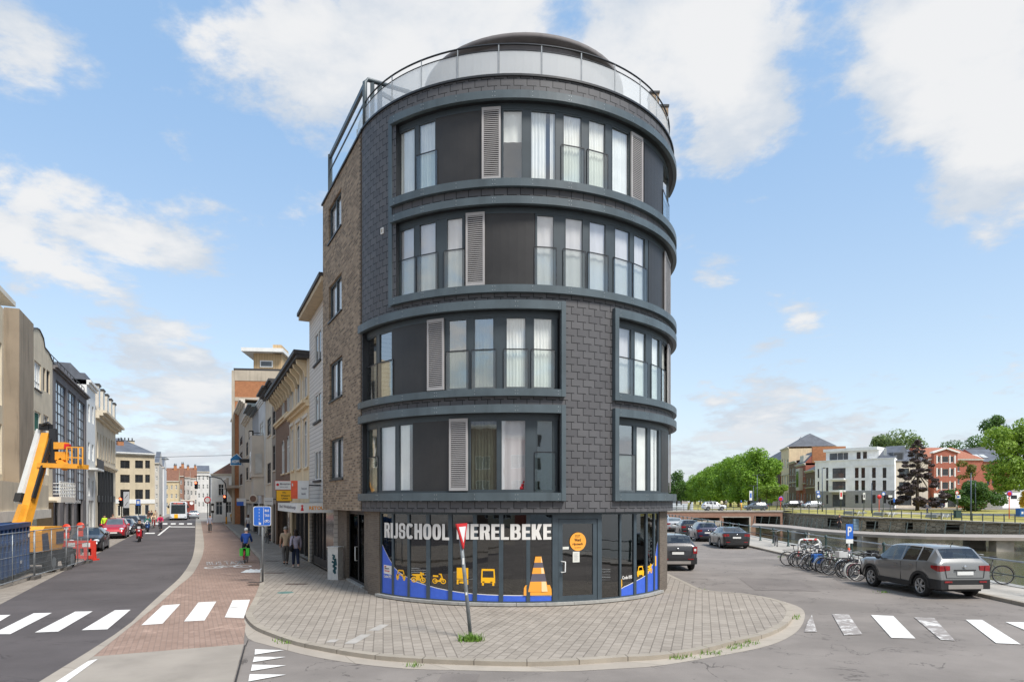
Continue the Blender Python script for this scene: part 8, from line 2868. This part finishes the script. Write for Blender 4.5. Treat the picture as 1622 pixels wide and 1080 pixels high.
def lift():
 d = Vector((-.25, 1, 0)).normalized(); rz = atan2(d.y, d.x)
 a = Vector((-20.0, 28.5, 0))
 root = thing('boom_lift', 'yellow boom lift with white arm and raised work platform beside the tan flats', 'boom lift', tuple(a), rz)
 NAVY = mat('lift_navy', lin(44, 52, 78), .5, 0, .08)
 mb = MB(); mb.box(-.2, 3.1, .1, 2.0, .38, .92); mb.build('chassis', DARK, root)
 XZ = Matrix(((1, 0, 0, 0), (0, 0, 1, 0), (0, 1, 0, 0), (0, 0, 0, 1)))
 mb = MB()
 mb.prism([(-.4, .95), (1.55, .95), (1.75, 1.2), (1.75, 1.85), (1.5, 1.98), (-.2, 2.0), (-.5, 1.8)], .0, 2.0, 0, XZ); mb.build('engine_cover', YEL, root)
 mb = MB(); mb.prism([(-.42, 1.0), (.25, 1.0), (.05, 1.75), (-.48, 1.7)], -.02, -.003, 0, XZ); mb.box(.95, 1.7, -.02, -.003, 1.2, 1.75); mb.build('dark_panel', NAVY, root)
 for x in (.45, 2.45):
  for y in (.05, 2.05):
   R90 = Matrix.Translation((x, y, .42)) @ Matrix(((1, 0, 0, 0), (0, 0, -1, 0), (0, 1, 0, 0), (0, 0, 0, 1)))
   mb = MB(); mb.lathe([(.18, -.17), (.38, -.17), (.42, -.1), (.42, .1), (.38, .17), (.27, .17), (.25, .1), (.01, .08)], 22, 0, R90)
   w = mb.build('wheel', TYRE, root)
   mb = MB(); mb.lathe([(.27, .14), (.24, .15), (.01, .13)], 18, 0, R90); mb.build('rim', GALV, w)
 inv = (Matrix.Translation(a) @ Matrix.Rotation(rz, 4, 'Z')).inverted()
 W = lambda x, y, Y: inv @ at(x, y, Y)
 mb = MB(); mb.bar(W(34, 846, 31.6), W(76, 688, 33.2), .40, .42); mb.bar(W(27, 836, 31.6), W(40, 800, 31.9), .44, .4); mb.build('lower_boom', YEL, root)
 mb = MB(); mb.bar(W(31.5, 797, 32.6), W(66, 681, 33.6), .34, .34); mb.build('white_boom', WHITE, root)
 mb = MB(); mb.bar(W(33, 795, 32.5), W(36.5, 782, 32.6), .48, .44); mb.bar(W(53, 788, 31.9), W(81, 695, 32.9), .10, .18); mb.build('dark_sleeve', DARK, root)
 mb = MB(); mb.bar(W(65, 676, 33.4), W(80, 677, 33.2), .26, .32); mb.bar(W(84, 679, 33), W(87, 735, 33), .26, .28); mb.tube([W(66, 674, 33.2), W(70, 671, 33), W(76, 669, 33), W(80, 673, 33)], .06, 6); mb.bar(W(78, 720, 33), W(82, 742, 33), .16); mb.build('fly_jib', DARK, root)
 mb = MB(); mb.bar(W(69, 737, 32.8), W(131.5, 739, 32.8), .9, .22); mb.bar(W(89, 706, 33), W(106, 706, 33), .4, .34); mb.bar(W(90, 722, 33), W(106, 722, 33), .3, .4); mb.bar(W(95, 728, 33), W(106, 742, 33), .3, .3); mb.build('platform', YEL, root)
 mb = MB()
 for Yk in (32.4, 33.3):
  mb.bar(W(106, 708, Yk), W(131, 708.5, Yk), .05); mb.bar(W(106, 724, Yk), W(131, 725, Yk), .05)
  for x in (106, 114, 124, 131):
   mb.bar(W(x, 708, Yk), W(x, 738, Yk), .05)
 mb.bar(W(131, 708.5, 32.4), W(131, 708.5, 33.3), .05)
 mb.build('platform_rail', YEL, root)
 mb = MB(); mb.box(*[v for q in zip(W(107, 707, 32.9) - Vector((.15, .1, .1)), W(107, 707, 32.9) + Vector((.15, .1, .12))) for v in q]); mb.build('control_box', RED, root)
lift()
def fence_panel(a, b, label):
 a, b = Vector(a), Vector(b)
 d = b - a; L = d.length
 root = thing('mesh_fence_panel', label, 'fence', tuple(a), atan2(d.y, d.x), 'temporary fence panels round the works')
 H = 1.95
 mb = MB()
 for x in (.03, L * .5, L - .03):
  mb.tube([(x, 0, .1 if x != .03 else 0), (x, 0, H)], .026 if x in (.03, L - .03) else .018, 6)
 for z in (.16, H - .03):
  mb.tube([(.03, 0, z), (L - .03, 0, z)], .022, 6)
 mb.tube([(.03, 0, 1.05), (L - .03, 0, 1.05)], .012, 5)
 mb.build('frame', GALV, root)
 mb = MB()
 n = int(L / .11)
 for i in range(1, n):
  x = L * i / n; mb.bar((x, 0, .16), (x, 0, H - .03), .0075)
 for i in range(1, 8):
  mb.bar((.03, 0, .16 + 1.76 * i / 8), (L - .03, 0, .16 + 1.76 * i / 8), .0075)
 o = mb.build('wire_mesh', GALV, root)
 mb = MB(); mb.box(L - .4, L + .35, -.13, .13, 0, .14); mb.build('foot', mat('fence_foot', lin(96, 92, 88), .9, 0, .15), root)
FP = [(-16.3, 18.6, 0), (-17.6, 22.2, 0), (-18.95, 26.3, 0), (-20.1, 29.9, 0), (-21.3, 33.3, 0)]
for i, lb in enumerate(('mesh fence panel cut by the left edge of the photo', 'mesh fence panel in front of the blue skip', 'mesh fence panel in front of the lift wheels', 'mesh fence panel at the road end, before the red barrier')):
 fence_panel(FP[i], FP[i + 1], lb)
def barrier(loc, rz, label):
 root = thing('plastic_barrier', label, 'barrier', loc, rz, 'red plastic barriers')
 mb = MB()
 hl_ = [(.15 + i * .42, .40 + i * .42, .25, .62) for i in range(4)]
 holed(mb, lambda u, v, d: Vector((u, d, v)), [0, 1.9], [.08, 1.0], hl_, .06, m=0, uvs=False)
 holed(mb, lambda u, v, d: Vector((u, .06 - d * .0, v)), [0, 1.9], [.08, 1.0], hl_, .0, m=0, uvs=False)
 mb.box(0, 1.9, .0, .06, 1.0, 1.03); mb.box(0, .06, -.25, .3, 0, .08); mb.box(1.84, 1.9, -.25, .3, 0, .08)
 bo = mb.build('barrier_body', mat('barrier_red', lin(222, 62, 46), .5, 0, .1), root)
 mb = MB(); mb.box(.35, .75, -.006, -.001, .70, .92); mb.box(1.15, 1.6, -.006, -.001, .70, .92); mb.build('reflector', WHITE, bo)
barrier((-23.7, 34.9, 0), -.1, 'red plastic barrier facing the camera behind the fence end')
barrier((-22.15, 34.9, 0), 2.13, 'red plastic barrier turned along the road edge')
for x, y0, y1, Y, lb in ((105.5, 829.5, 849, 37, 'round headed orange board left of its twin behind the lift'), (127.5, 827, 846, 38.5, 'round headed orange board right of its twin above the black car')):
 root = thing('orange_board', lb, 'sign', ((x - CX) * Y / F, Y, 0))
 t = at(x, y0, Y).z
 mb = MB(); mb.lathe([(.01, -.03), (.24, -.03), (.24, .03), (.01, .03)], 16, 0, Matrix.Translation((0, 0, t - .24)) @ MS); mb.box(-.15, .15, -.02, .02, t - .8, t - .45); mb.build('board', mat('board_orange', lin(226, 70, 44), .5), root)
 mb = MB(); mb.tube([(0, .05, 0), (0, .05, t - .3)], .03, 6); mb.build('post', GALV, root)
 mb = MB(); mb.box(-.12, .12, -.035, -.031, t - .30, t - .18); mb.build('white_mark', WHITE, root)
# ================================================================ bicycles
SPOKE = mat('spoke_steel', lin(150, 150, 150), .35, .6, 0)
SAD = mat('saddle_black', lin(40, 38, 38), .7)
BK = {}
for nm, c in dict(black=(40, 40, 42), silver=(170, 172, 176), white=(214, 214, 212), red=(150, 44, 50), green=(96, 120, 84), blue=(50, 80, 140), brown=(96, 74, 62)).items():
 BK[nm] = mat('bike_' + nm, lin(*c), .35, .2, .05)
def bike(label, loc, rz, col='black', lean=0.0, tyre=None, basket=None, bag=None, rack=True, steer=.25, guard=None, group=None, cat='bicycle', name='bicycle'):
 root = thing(name, label, cat, loc, rz, group)
 root.rotation_euler = (0, lean, rz)
 m = BK[col]
 r = .34
 fw, rw = Vector((0, .53, r)), Vector((0, -.53, r))
 bb = Vector((0, -.08, .29)); seat = Vector((0, -.24, .82)); head = Vector((0, .34, .86)); hl = Vector((0, .38, .66))
 for c_, nm in ((rw, 'rear_wheel'), (fw, 'front_wheel')):
  mb = MB()
  mb.tube([c_ + Vector((0, cos(2 * pi * i / 26) * r * .955, sin(2 * pi * i / 26) * r * .955)) for i in range(26)], .020, 6, 0, closed=True)
  w = mb.build(nm, tyre or TYRE, root)
  mb = MB()
  mb.tube([c_ + Vector((0, cos(2 * pi * i / 24) * r * .89, sin(2 * pi * i / 24) * r * .89)) for i in range(24)], .010, 4, 0, closed=True)
  for i in range(14):
   a = 2 * pi * i / 14
   mb.bar(c_ + Vector((.015 if i % 2 else -.015, 0, 0)), c_ + Vector((0, cos(a) * r * .89, sin(a) * r * .89)), .004)
  mb.tube([c_ - Vector((.05, 0, 0)), c_ + Vector((.05, 0, 0))], .025, 6)
  mb.build('rim', SPOKE, w)
 mb = MB()
 for a, b, q in ((bb, seat, .018), (bb, hl, .021), (seat * .75 + bb * .25, head * .4 + hl * .6, .018), (seat - Vector((0, -.02, .12)), rw, .010), (bb, rw, .012)):
  mb.tube([a, b], q, 6)
 mb.tube([head, hl, hl * .5 + fw * .5 + Vector((0, .0, 0)), fw], [.022, .022, .018, .014], 6)
 mb.build('frame', m, root)
 mb = MB(); mb.tube([seat, seat + Vector((0, -.02, .12))], .014, 6); mb.ball((0, 0, 0), .12, 10, 0, .3, Matrix.Translation(seat + Vector((0, -.02, .15))) @ Matrix.Diagonal((.7, 1.15, 1, 1))); mb.build('saddle', SAD, root)
 mb = MB()
 hs = head + Vector((0, -.03, .14))
 mb.tube([head, hs], .014, 6)
 mb.tube([hs + Vector((-.28, -.20, .03)), hs + Vector((-.24, -.05, .05)), hs + Vector((0, .05, 0)), hs + Vector((.24, -.05, .05)), hs + Vector((.28, -.20, .03))], .013, 6)
 mb.build('handlebar', SPOKE if col != 'black' else BK['silver'], root)
 mb = MB(); mb.tube([bb - Vector((.1, 0, -.15)), bb + Vector((-.06, 0, 0)), bb + Vector((.06, 0, 0)), bb + Vector((.1, 0, -.15))], .012, 5); mb.lathe([(.01, -.02), (.09, -.015), (.09, .0)], 12, 0, Matrix.Translation(bb + Vector((.05, 0, 0))) @ Matrix(((0, 0, 1, 0), (1, 0, 0, 0), (0, 1, 0, 0), (0, 0, 0, 1)))); mb.build('crank', SPOKE, root)
 g_ = guard or m
 for c_, a0, a1 in ((rw, 20, 200), (fw, 0, 130)):
  mb = MB()
  rows = [[c_ + Vector((x, cos(RAD(a0 + (a1 - a0) * i / 10)) * (r + .03), sin(RAD(a0 + (a1 - a0) * i / 10)) * (r + .03))) for x in (-.03, .03)] for i in range(11)]
  mb.grid(rows, 0)
  mb.build('mudguard', g_, root)
 if rack:
  mb = MB(); mb.bar((-.05, -.75, .74), (-.05, -.28, .76), .012); mb.bar((.05, -.75, .74), (.05, -.28, .76), .012); mb.bar((-.05, -.75, .74), (.05, -.75, .74), .012); mb.bar((0, -.70, .74), rw, .012); mb.build('carrier', BK['black'], root)
 if bag:
  mb = MB()
  for sx in (-1, 1):
   mb.box(min(sx * .07, sx * .22), max(sx * .07, sx * .22), -.76, -.36, .38, .74)
  mb.box(-.07, .07, -.74, -.38, .75, .77)
  mb.build('pannier', bag, root)
 if basket:
  mb = MB(); mb.box(-.2, .2, .45, .78, .84, .86); mb.box(-.2, -.18, .45, .78, .86, 1.08); mb.box(.18, .2, .45, .78, .86, 1.08); mb.box(-.18, .18, .76, .78, .86, 1.08); mb.build('basket', basket, root)
 return root
BLB = mat('bright_blue_bag', lin(44, 104, 180), .6, 0, .08)
GRP = 'bicycles parked in the row before the grey SUV'
rows_ = [
 (31.9, 'black', 0, None, None, 'black bicycle at the left end of the row, under the white hoop'), (31.45, 'brown', .03, None, BK['black'], 'brown bicycle with dark panniers, second in the row'),
 (30.9, 'white', -.04, None, None, 'white bicycle behind the dark panniers'), (30.35, 'black', .05, None, None, 'black bicycle with a wide silver handlebar, fourth in the row'),
 (29.8, 'silver', -.03, None, None, 'silver bicycle between the dark one and the blue bag'), (29.2, 'green', .04, None, BLB, 'green bicycle with bright blue panniers'),
 (28.75, 'white', -.02, None, None, 'white step through bicycle right of the blue panniers'), (28.2, 'brown', .05, None, None, 'brown bicycle in the middle right of the row'),
 (27.7, 'black', -.04, None, None, 'black city bicycle next to the brown one'), (27.15, 'silver', .03, BK['black'], None, 'silver bicycle with a black front basket'),
 (26.65, 'black', .0, BK['white'], None, 'black bicycle with a white front basket'), (26.15, 'white', -.05, None, None, 'white bicycle with pale tyres touching the grey SUV'), (25.6, 'red', .05, None, None, 'dark red bicycle half hidden by the grey SUV'), (31.15, 'black', -.06, None, None, 'second black bicycle from the hoop, wedged beside the dark panniers'), (30.05, 'black', .08, None, None, 'black bicycle leaning left of the blue panniers'), (28.5, 'silver', .06, None, None, 'silver bicycle squeezed in behind the white step through one'), (26.9, 'black', .07, None, None, 'black bicycle leaning on the white front basket')]
WT = mat('pale_tyre', lin(206, 204, 198), .7)
rng = random.Random(31)
for i, (Y, col, ln, bk, bg_, lb) in enumerate(rows_):
 flip = i % 3 == 1
 x = 13.95 + rng.uniform(-.15, .2)
 bike(lb, (x, Y, 0), (pi / 2 if flip else -pi / 2) + rng.uniform(-.15, .15), col, ln, WT if i == 11 else None, bk, bg_, group=GRP)
rk = thing('cycle_rack', 'low galvanised rack under the row of bicycles', 'rack', (14.3, 28.8, 0))
mb = MB()
for y in (-3.2, 3.2):
 mb.bar((0, y, 0), (0, y, .5), .05)
mb.bar((0, -3.2, .5), (0, 3.2, .5), .05); mb.bar((.5, -3.2, .06), (.5, 3.2, .06), .05)
mb.build('rack_frame', GALV, rk)
bike('black mountain bicycle leaning on the railing right of the grey SUV', (17.05, 23.85, .12), 1.25, 'black', .12, rack=False)
bike('black bicycle parked against the railing beside the black coupe', (17.6, 44.2, .1), 2.9, 'black', .05)
bike('silver bicycle locked to the railing behind the hoop', (18.0, 40.0, .1), .3, 'silver', .06)
bike('white bicycle against the railing far down the canal', (19.5, 58, .1), .3, 'white', .06)
bike('dark bicycle against the railing beyond the navy hatchback', (19.9, 63, .1), .3, 'black', .06)
bike('bicycle parked against the shop front by the white clad house', (-17.6, 47.6, .1), .5, 'black', .04)

# ================================================================ people
SKIN = mat('skin', lin(206, 160, 134), .55, 0, .06, 4)
CL = {}
def cloth(rgb):
 k = 'cloth_%d_%d_%d' % rgb
 return mat(k, lin(*rgb), .85, 0, .12, 6, .15, 30)
def skinmesh(name, chains, parent, m, lvl=1):
 """one continuous surface grown round connected chains of joints; chains: lists of (point, radius), equal points are shared"""
 bm = bmesh.new()
 sl = bm.verts.layers.skin.verify()
 vm = {}
 def V(p, r):
  k = tuple(round(c, 4) for c in p)
  if k not in vm:
   v = bm.verts.new(p)
   v[sl].radius = (r, r)
   vm[k] = v
  return vm[k]
 first = True
 for ch in chains:
  prev = None
  for p, r in ch:
   v = V(p, r)
   if first:
    v[sl].use_root = True
    first = False
   if prev is not None and prev != v and bm.edges.get((prev, v)) is None:
    bm.edges.new((prev, v))
   prev = v
 me = bpy.data.meshes.new(name)
 bm.to_mesh(me); bm.free()
 me.materials.append(m)
 o = bpy.data.objects.new(name, me)
 COL.objects.link(o)
 o.parent = parent
 s_ = o.modifiers.new('skin', 'SKIN'); s_.use_smooth_shade = True
 o.modifiers.new('sub', 'SUBSURF').levels = lvl
 o.modifiers['sub'].render_levels = lvl
 return o
HAIRM = {k: mat('hair_' + k, lin(*c), .7, 0, .1, 20) for k, c in dict(dark=(44, 36, 32), brown=(92, 64, 46), grey=(150, 146, 140), helmet=(226, 226, 224), black=(30, 30, 32), blond=(190, 160, 110)).items()}
SHOE = cloth((44, 42, 42))
def person(label, loc, rz, h=1.75, pose='walk', top=(120, 120, 124), bottom=(70, 70, 74), hair='dark', long_hair=False, sleeve=True, group=None, bag=None, ph=1, shoes=None):
 root = thing('person', label, 'person', loc, rz, group)
 k = h / 1.75
 v = lambda x, y, z: Vector((x * k, y * k, z * k))
 pel, wst, chest, neck, head, crown = v(0, 0, .95), v(0, .01, 1.12), v(0, .0, 1.34), v(0, .015, 1.49), v(0, .03, 1.60), v(0, .02, 1.68)
 hipw, shw = .085, .175
 L, A = [], []
 if pose == 'walk':
  for s in (-1, 1):
   f = s * ph
   L.append([v(s * hipw, 0, .90), v(s * hipw * 1.05, .11 if f > 0 else .03, .50), v(s * hipw, .20 if f > 0 else -.22, .09 if f > 0 else .13)])
   A.append([v(s * shw, 0, 1.41), v(s * (shw + .055), -.07 if f > 0 else .03, 1.14), v(s * (shw + .05), -.10 if f > 0 else .16, .90)])
 elif pose == 'stand':
  for s in (-1, 1):
   L.append([v(s * hipw, 0, .90), v(s * (hipw + .02), .02, .50), v(s * (hipw + .03), -.01, .08)])
   A.append([v(s * shw, 0, 1.41), v(s * (shw + .06), -.02, 1.14), v(s * (shw + .04), .10, .90)])
 elif pose in ('cycle', 'scooter'):
  sh = -.24 if pose == 'cycle' else -.2
  dz = .0 if pose == 'cycle' else -.12
  pel, wst, chest, neck, head, crown = v(0, sh, 1.0 + dz), v(0, sh + .06, 1.15 + dz), v(0, sh + .16, 1.36 + dz), v(0, sh + .22, 1.50 + dz), v(0, sh + .26, 1.60 + dz), v(0, sh + .25, 1.68 + dz)
  for s in (-1, 1):
   f = s * ph
   if pose == 'cycle':
    L.append([v(s * hipw, sh, .96), v(s * .11, .08 if f > 0 else -.02, .72 if f > 0 else .62), v(s * .10, -.06 if f > 0 else -.10, .40 if f > 0 else .20)])
   else:
    L.append([v(s * hipw, sh, .84), v(s * .17, .14, .74), v(s * .16, .16, .32)])
   A.append([v(s * shw, sh + .17, 1.42 + dz), v(s * (shw + .06), sh + .30, 1.20 + dz), v(s * .24, sh + .52, 1.04 + dz)])
 else:                                              # sit
  pel, wst, chest, neck, head, crown = v(0, 0, .46), v(0, .04, .62), v(0, .12, .84), v(0, .2, .98), v(0, .26, 1.07), v(0, .26, 1.15)
  for s in (-1, 1):
   L.append([v(s * hipw, .0, .44), v(s * .13, .40, .50), v(s * .12, .36, .08)])
   A.append([v(s * shw, .12, .90), v(s * (shw + .06), .22, .66), v(s * .1, .42, .56)])
 R_ = lambda r: r * k
 chains = [[(pel, R_(.105)), (wst, R_(.10)), (chest, R_(.125)), (neck, R_(.055)), (head, R_(.088)), (crown, R_(.082))]]
 for leg in L:
  toe = leg[2] + v(0, .15, -.045)
  chains.append([(pel, R_(.105)), (leg[0], R_(.088)), (leg[1], R_(.058)), (leg[2], R_(.042)), (toe, R_(.035))])
 for arm in A:
  d = (arm[2] - arm[1]).normalized()
  sx = 1 if arm[0].x > 0 else -1
  palm = arm[2] + d * .05 * k
  chains.append([(chest, R_(.125)), (arm[0], R_(.062)), (arm[1], R_(.042)), (arm[2], R_(.030)), (palm, R_(.034))])
  for j, (off, ln) in enumerate(((-.026, .065), (-.009, .078), (.009, .074), (.026, .058))):
   side_ = Vector((0, off, 0)) * k
   p1 = palm + d * .03 * k + side_; p2 = p1 + d * ln * .6 * k; p3 = p2 + (d * .8 + Vector((-sx * .5, 0, 0))).normalized() * ln * .5 * k
   chains.append([(palm, R_(.034)), (p1, R_(.011)), (p2, R_(.009)), (p3, R_(.007))])
  t1 = palm + Vector((-sx * .02, .035, 0)) * k; t2 = t1 + (d + Vector((0, .7, 0))).normalized() * .045 * k
  chains.append([(palm, R_(.034)), (t1, R_(.011)), (t2, R_(.009))])
 skinmesh('body', chains, root, SKIN)
 g = .016 * k
 tc = [[(pel - (wst - pel) * .55, R_(.118) + g), (pel, R_(.122) + g), (wst, R_(.11) + g), (chest, R_(.135) + g), (chest.lerp(neck, .75), R_(.075) + g)]]
 for arm in A:
  e = arm[2] if sleeve else arm[0].lerp(arm[1], .75)
  tc.append([(chest, R_(.135) + g), (arm[0], R_(.068) + g), (arm[1] if sleeve else arm[0].lerp(arm[1], .5), R_(.048) + g)] + [(e, R_(.038 if sleeve else .052) + g)])
 skinmesh('jacket' if sleeve else 'shirt', tc, root, cloth(top))
 bc = []
 for leg in L:
  bc.append([(pel + (wst - pel) * .3, R_(.108) + g * .6), (pel, R_(.112) + g * .8), (leg[0], R_(.094) + g), (leg[1], R_(.066) + g), (leg[2] + v(0, 0, .03), R_(.052) + g)])
 skinmesh('trousers', bc, root, cloth(bottom))
 for leg in L:
  mb = MB(); mb.ball((0, 0, 0), .06 * k, 10, 0, .75, Matrix.Translation(leg[2] + v(0, .06, -.035)) @ Matrix.Diagonal((.85, 2.1, 1, 1)))
  mb.build('shoe', cloth(shoes) if shoes else SHOE, root)
 fw = (crown - head)
 mb = MB(); mb.ball((0, 0, 0), .108 * k, 12, 0, 1.0, Matrix.Translation(crown + v(0, -.018, .015)) @ Matrix.Diagonal((.92, 1.08, .82 if hair != 'helmet' else .9, 1)))
 if long_hair:
  mb.ball((0, 0, 0), .10 * k, 10, 0, 1.7, Matrix.Translation(head + v(0, -.05, -.03)) @ Matrix.Diagonal((.95, .7, 1, 1)))
 mb.build('helmet' if hair in ('helmet', 'black') and pose in ('cycle', 'scooter') else 'hair', HAIRM[hair], root)
 mb = MB()
 for s in (-1, 1):
  mb.ball(head + v(s * .032, .083, .03), .010 * k, 6, 0); mb.ball(head + v(s * .088, .0, .01), .024 * k, 6, 1)
 mb.ball(head + v(0, .096, .0), .018 * k, 6, 1, 1.3); mb.box(head.x - .025 * k, head.x + .025 * k, head.y + .084 * k, head.y + .092 * k, head.z - .045 * k, head.z - .035 * k, 2)
 mb.build('face', [VBLACK, SKIN, mat('lips', lin(164, 100, 92), .6)], root)
 if bag is not None:
  mb = MB(); c = chest + v(-.20, -.06, -.42); mb.ball((0, 0, 0), .16 * k, 10, 0, 1.2, Matrix.Translation(c) @ Matrix.Diagonal((.6, 1, 1, 1))); mb.tube([c + v(0, 0, .15), chest + v(-.12, -.08, .10), chest + v(-.08, .04, .12)], .018 * k, 6)
  b = mb.build('shoulder_bag', cloth(bag), root)
 return root
SDn = atan2(.475, 1)
AW = SDn                                       # walking away along the street
TW = SDn + pi
person('older man in a beige waistcoat and grey trousers walking away beside a woman', (-10.65, 31.2, .1), AW, 1.78, 'walk', (186, 164, 136), (96, 92, 88), 'grey', sleeve=False)
person('woman in a pale lilac hoodie and jeans with a black shoulder bag walking away', (-9.75, 29.9, .1), AW, 1.70, 'walk', (176, 170, 186), (36, 46, 70), 'dark', True, bag=(34, 34, 38), ph=-1, shoes=(206, 190, 180))
b0 = gp(390, 890)
person('cyclist in a bright blue jacket and white helmet riding away on the red lane', tuple(b0), AW * .6, 1.72, 'cycle', (34, 74, 150), (38, 40, 56), 'helmet', ph=1)
bk_ = bike('red bicycle with a bright green pannier ridden on the red lane', tuple(b0), AW * .6, 'red', bag=mat('green_bag', lin(70, 190, 60), .6))
person('woman in a white top with long brown hair walking away on the pavement', (-25.4, 63.8, .1), AW, 1.70, 'walk', (226, 226, 226), (60, 76, 110), 'brown', True)
person('man in a grey jacket and dark trousers walking towards the camera on the red lane', (-29.7, 65.2, .01), TW, 1.76, 'walk', (150, 152, 164), (84, 80, 78), 'dark', ph=-1)
person('person in black standing by the yellow based mast', (-43.0, 99.0, .05), TW, 1.80, 'stand', (44, 44, 48), (40, 40, 44), 'dark')
person('child in yellow clothes standing right of the mast', (-41.0, 97.0, .05), TW, 1.45, 'stand', (214, 164, 60), (150, 120, 60), 'brown')
person('person in grey sitting low against the shop front', (-17.9, 50.3, .1), 2.2, 1.70, 'sit', (160, 160, 164), (70, 70, 80), 'dark')
def moped(label, loc, rz, m):
 root = thing('motor_scooter', label, 'scooter', loc, rz)
 for y in (-.62, .66):
  mb = MB()
  mb.tube([Vector((0, y + cos(2 * pi * i / 20) * .21, .25 + sin(2 * pi * i / 20) * .21)) for i in range(20)], .055, 8, 0, closed=True); mb.lathe([(.16, -.03), (.01, -.04)], 14, 0, Matrix.Translation((0, y, .25)) @ Matrix(((0, 0, 1, 0), (1, 0, 0, 0), (0, 1, 0, 0), (0, 0, 0, 1)))); mb.build('wheel', TYRE, root)
 mb = MB()
 rows = []
 for y, w, z0, z1 in ((-.85, .10, .55, .72), (-.6, .18, .42, .80), (-.2, .18, .30, .78), (.0, .16, .25, .42), (.3, .17, .25, .38), (.42, .22, .28, .75), (.52, .20, .40, 1.0), (.62, .12, .55, .98)):
  rows.append([Vector((x * w, y, z0 + (z1 - z0) * zz)) for x, zz in ((-.8, 0), (-1, .4), (-.8, 1), (.8, 1), (1, .4), (.8, 0))])
 mb.grid(rows, 0, True, True, True, True)
 mb.ball((0, .66, .48), .14, 8, 0, .7)
 mb.build('scooter_body', m, root)
 mb = MB(); mb.box(-.15, .15, -.75, -.1, .80, .88); mb.build('seat', SAD, root)
 mb = MB(); mb.tube([(-.34, .36, 1.05), (0, .45, 1.02), (.34, .36, 1.05)], .02, 6); mb.tube([(0, .45, 1.02), (0, .62, .35)], .03, 6)
 for s in (-1, 1):
  mb.ball((s * .3, .42, 1.22), .06, 8, 0, .8)
 mb.build('handlebar', DARK, root)
 mb = MB(); mb.ball((0, .66, .86), .09, 10); mb.build('headlight', HEADL, root)
 mb = MB(); mb.box(-.10, .10, .62, .66, 1.02, 1.2); mb.build('windscreen', HEADL, root)
p = gp(221, 857.5)
moped('red motor scooter coming down the main street', tuple(p), TW, P_RED)
person('rider in black leathers and black helmet on the red scooter', tuple(p), TW, 1.82, 'scooter', (36, 36, 40), (40, 44, 56), 'black')
p = gp(234, 842)
moped('blue motor scooter behind the red one', tuple(p), TW, carpaint('scooter_blue', (36, 76, 130), .1))
person('rider with a green top on the blue scooter', tuple(p), TW, 1.76, 'scooter', (40, 110, 96), (80, 84, 96), 'brown')
p = gp(254, 841.5)
bike('dark bicycle ridden towards the camera behind the scooters', tuple(p), TW, 'black')
person('cyclist in a pink jacket coming down the main street', tuple(p), TW, 1.74, 'cycle', (204, 44, 96), (60, 50, 60), 'dark')
p = gp(243.5, 836)
bike('bicycle ridden by the person in the cream top', tuple(p), TW, 'silver')
person('cyclist in a cream top beside the blue scooter', tuple(p), TW, 1.72, 'cycle', (214, 190, 160), (150, 60, 60), 'blond', True)
for x, Y, c, lb in ((240, 92, (44, 44, 50), 'pedestrian in black at the left kerb by the bus'), (246.5, 95, (180, 160, 140), 'pedestrian in a tan coat at the left kerb by the bus'), (236, 90, (70, 50, 46), 'pedestrian in dark brown at the left kerb by the bus')):
 person(lb, ((x - CX) * Y / F, Y, .1), TW, 1.74, 'walk', c, (70, 70, 84), 'dark')
person('worker in a lime yellow vest behind the parked cars', ((165.5 - CX) * 62 / F, 62, .11), TW, 1.72, 'stand', (200, 236, 50), (50, 50, 56), 'dark')
person('man in a tan shirt behind the parked cars', ((179 - CX) * 64 / F, 64, .11), TW, 1.74, 'stand', (170, 156, 140), (60, 60, 66), 'brown')
person('person in a grey jacket strolling on the lawn path right of the purple beech', tuple(far(1469, 112)), .3, 1.72, 'walk', (120, 120, 130), (60, 70, 96), 'blond')
person('person in dark clothes standing on the jetty behind the parking sign', (37.8, 76.5, -.2), 2.5, 1.78, 'stand', (60, 54, 58), (50, 48, 54), 'brown')
person('person in a pale shirt on the steps by the avenue, left one', ((1143 - CX) * 136 / F, 136, 1.7), 0, 1.72, 'walk', (226, 220, 190), (40, 40, 44), 'dark')
person('person in a grey shirt on the steps by the avenue, right one', ((1150 - CX) * 139 / F, 139, 1.7), 0, 1.74, 'walk', (110, 110, 116), (50, 50, 60), 'dark')
# ---------------------------------------------------------------- end
for o in list(bpy.data.objects):
 if o.type == 'MESH' and o.parent is None and 'category' not in o and 'kind' not in o:
  print('UNTAGGED', o.name)
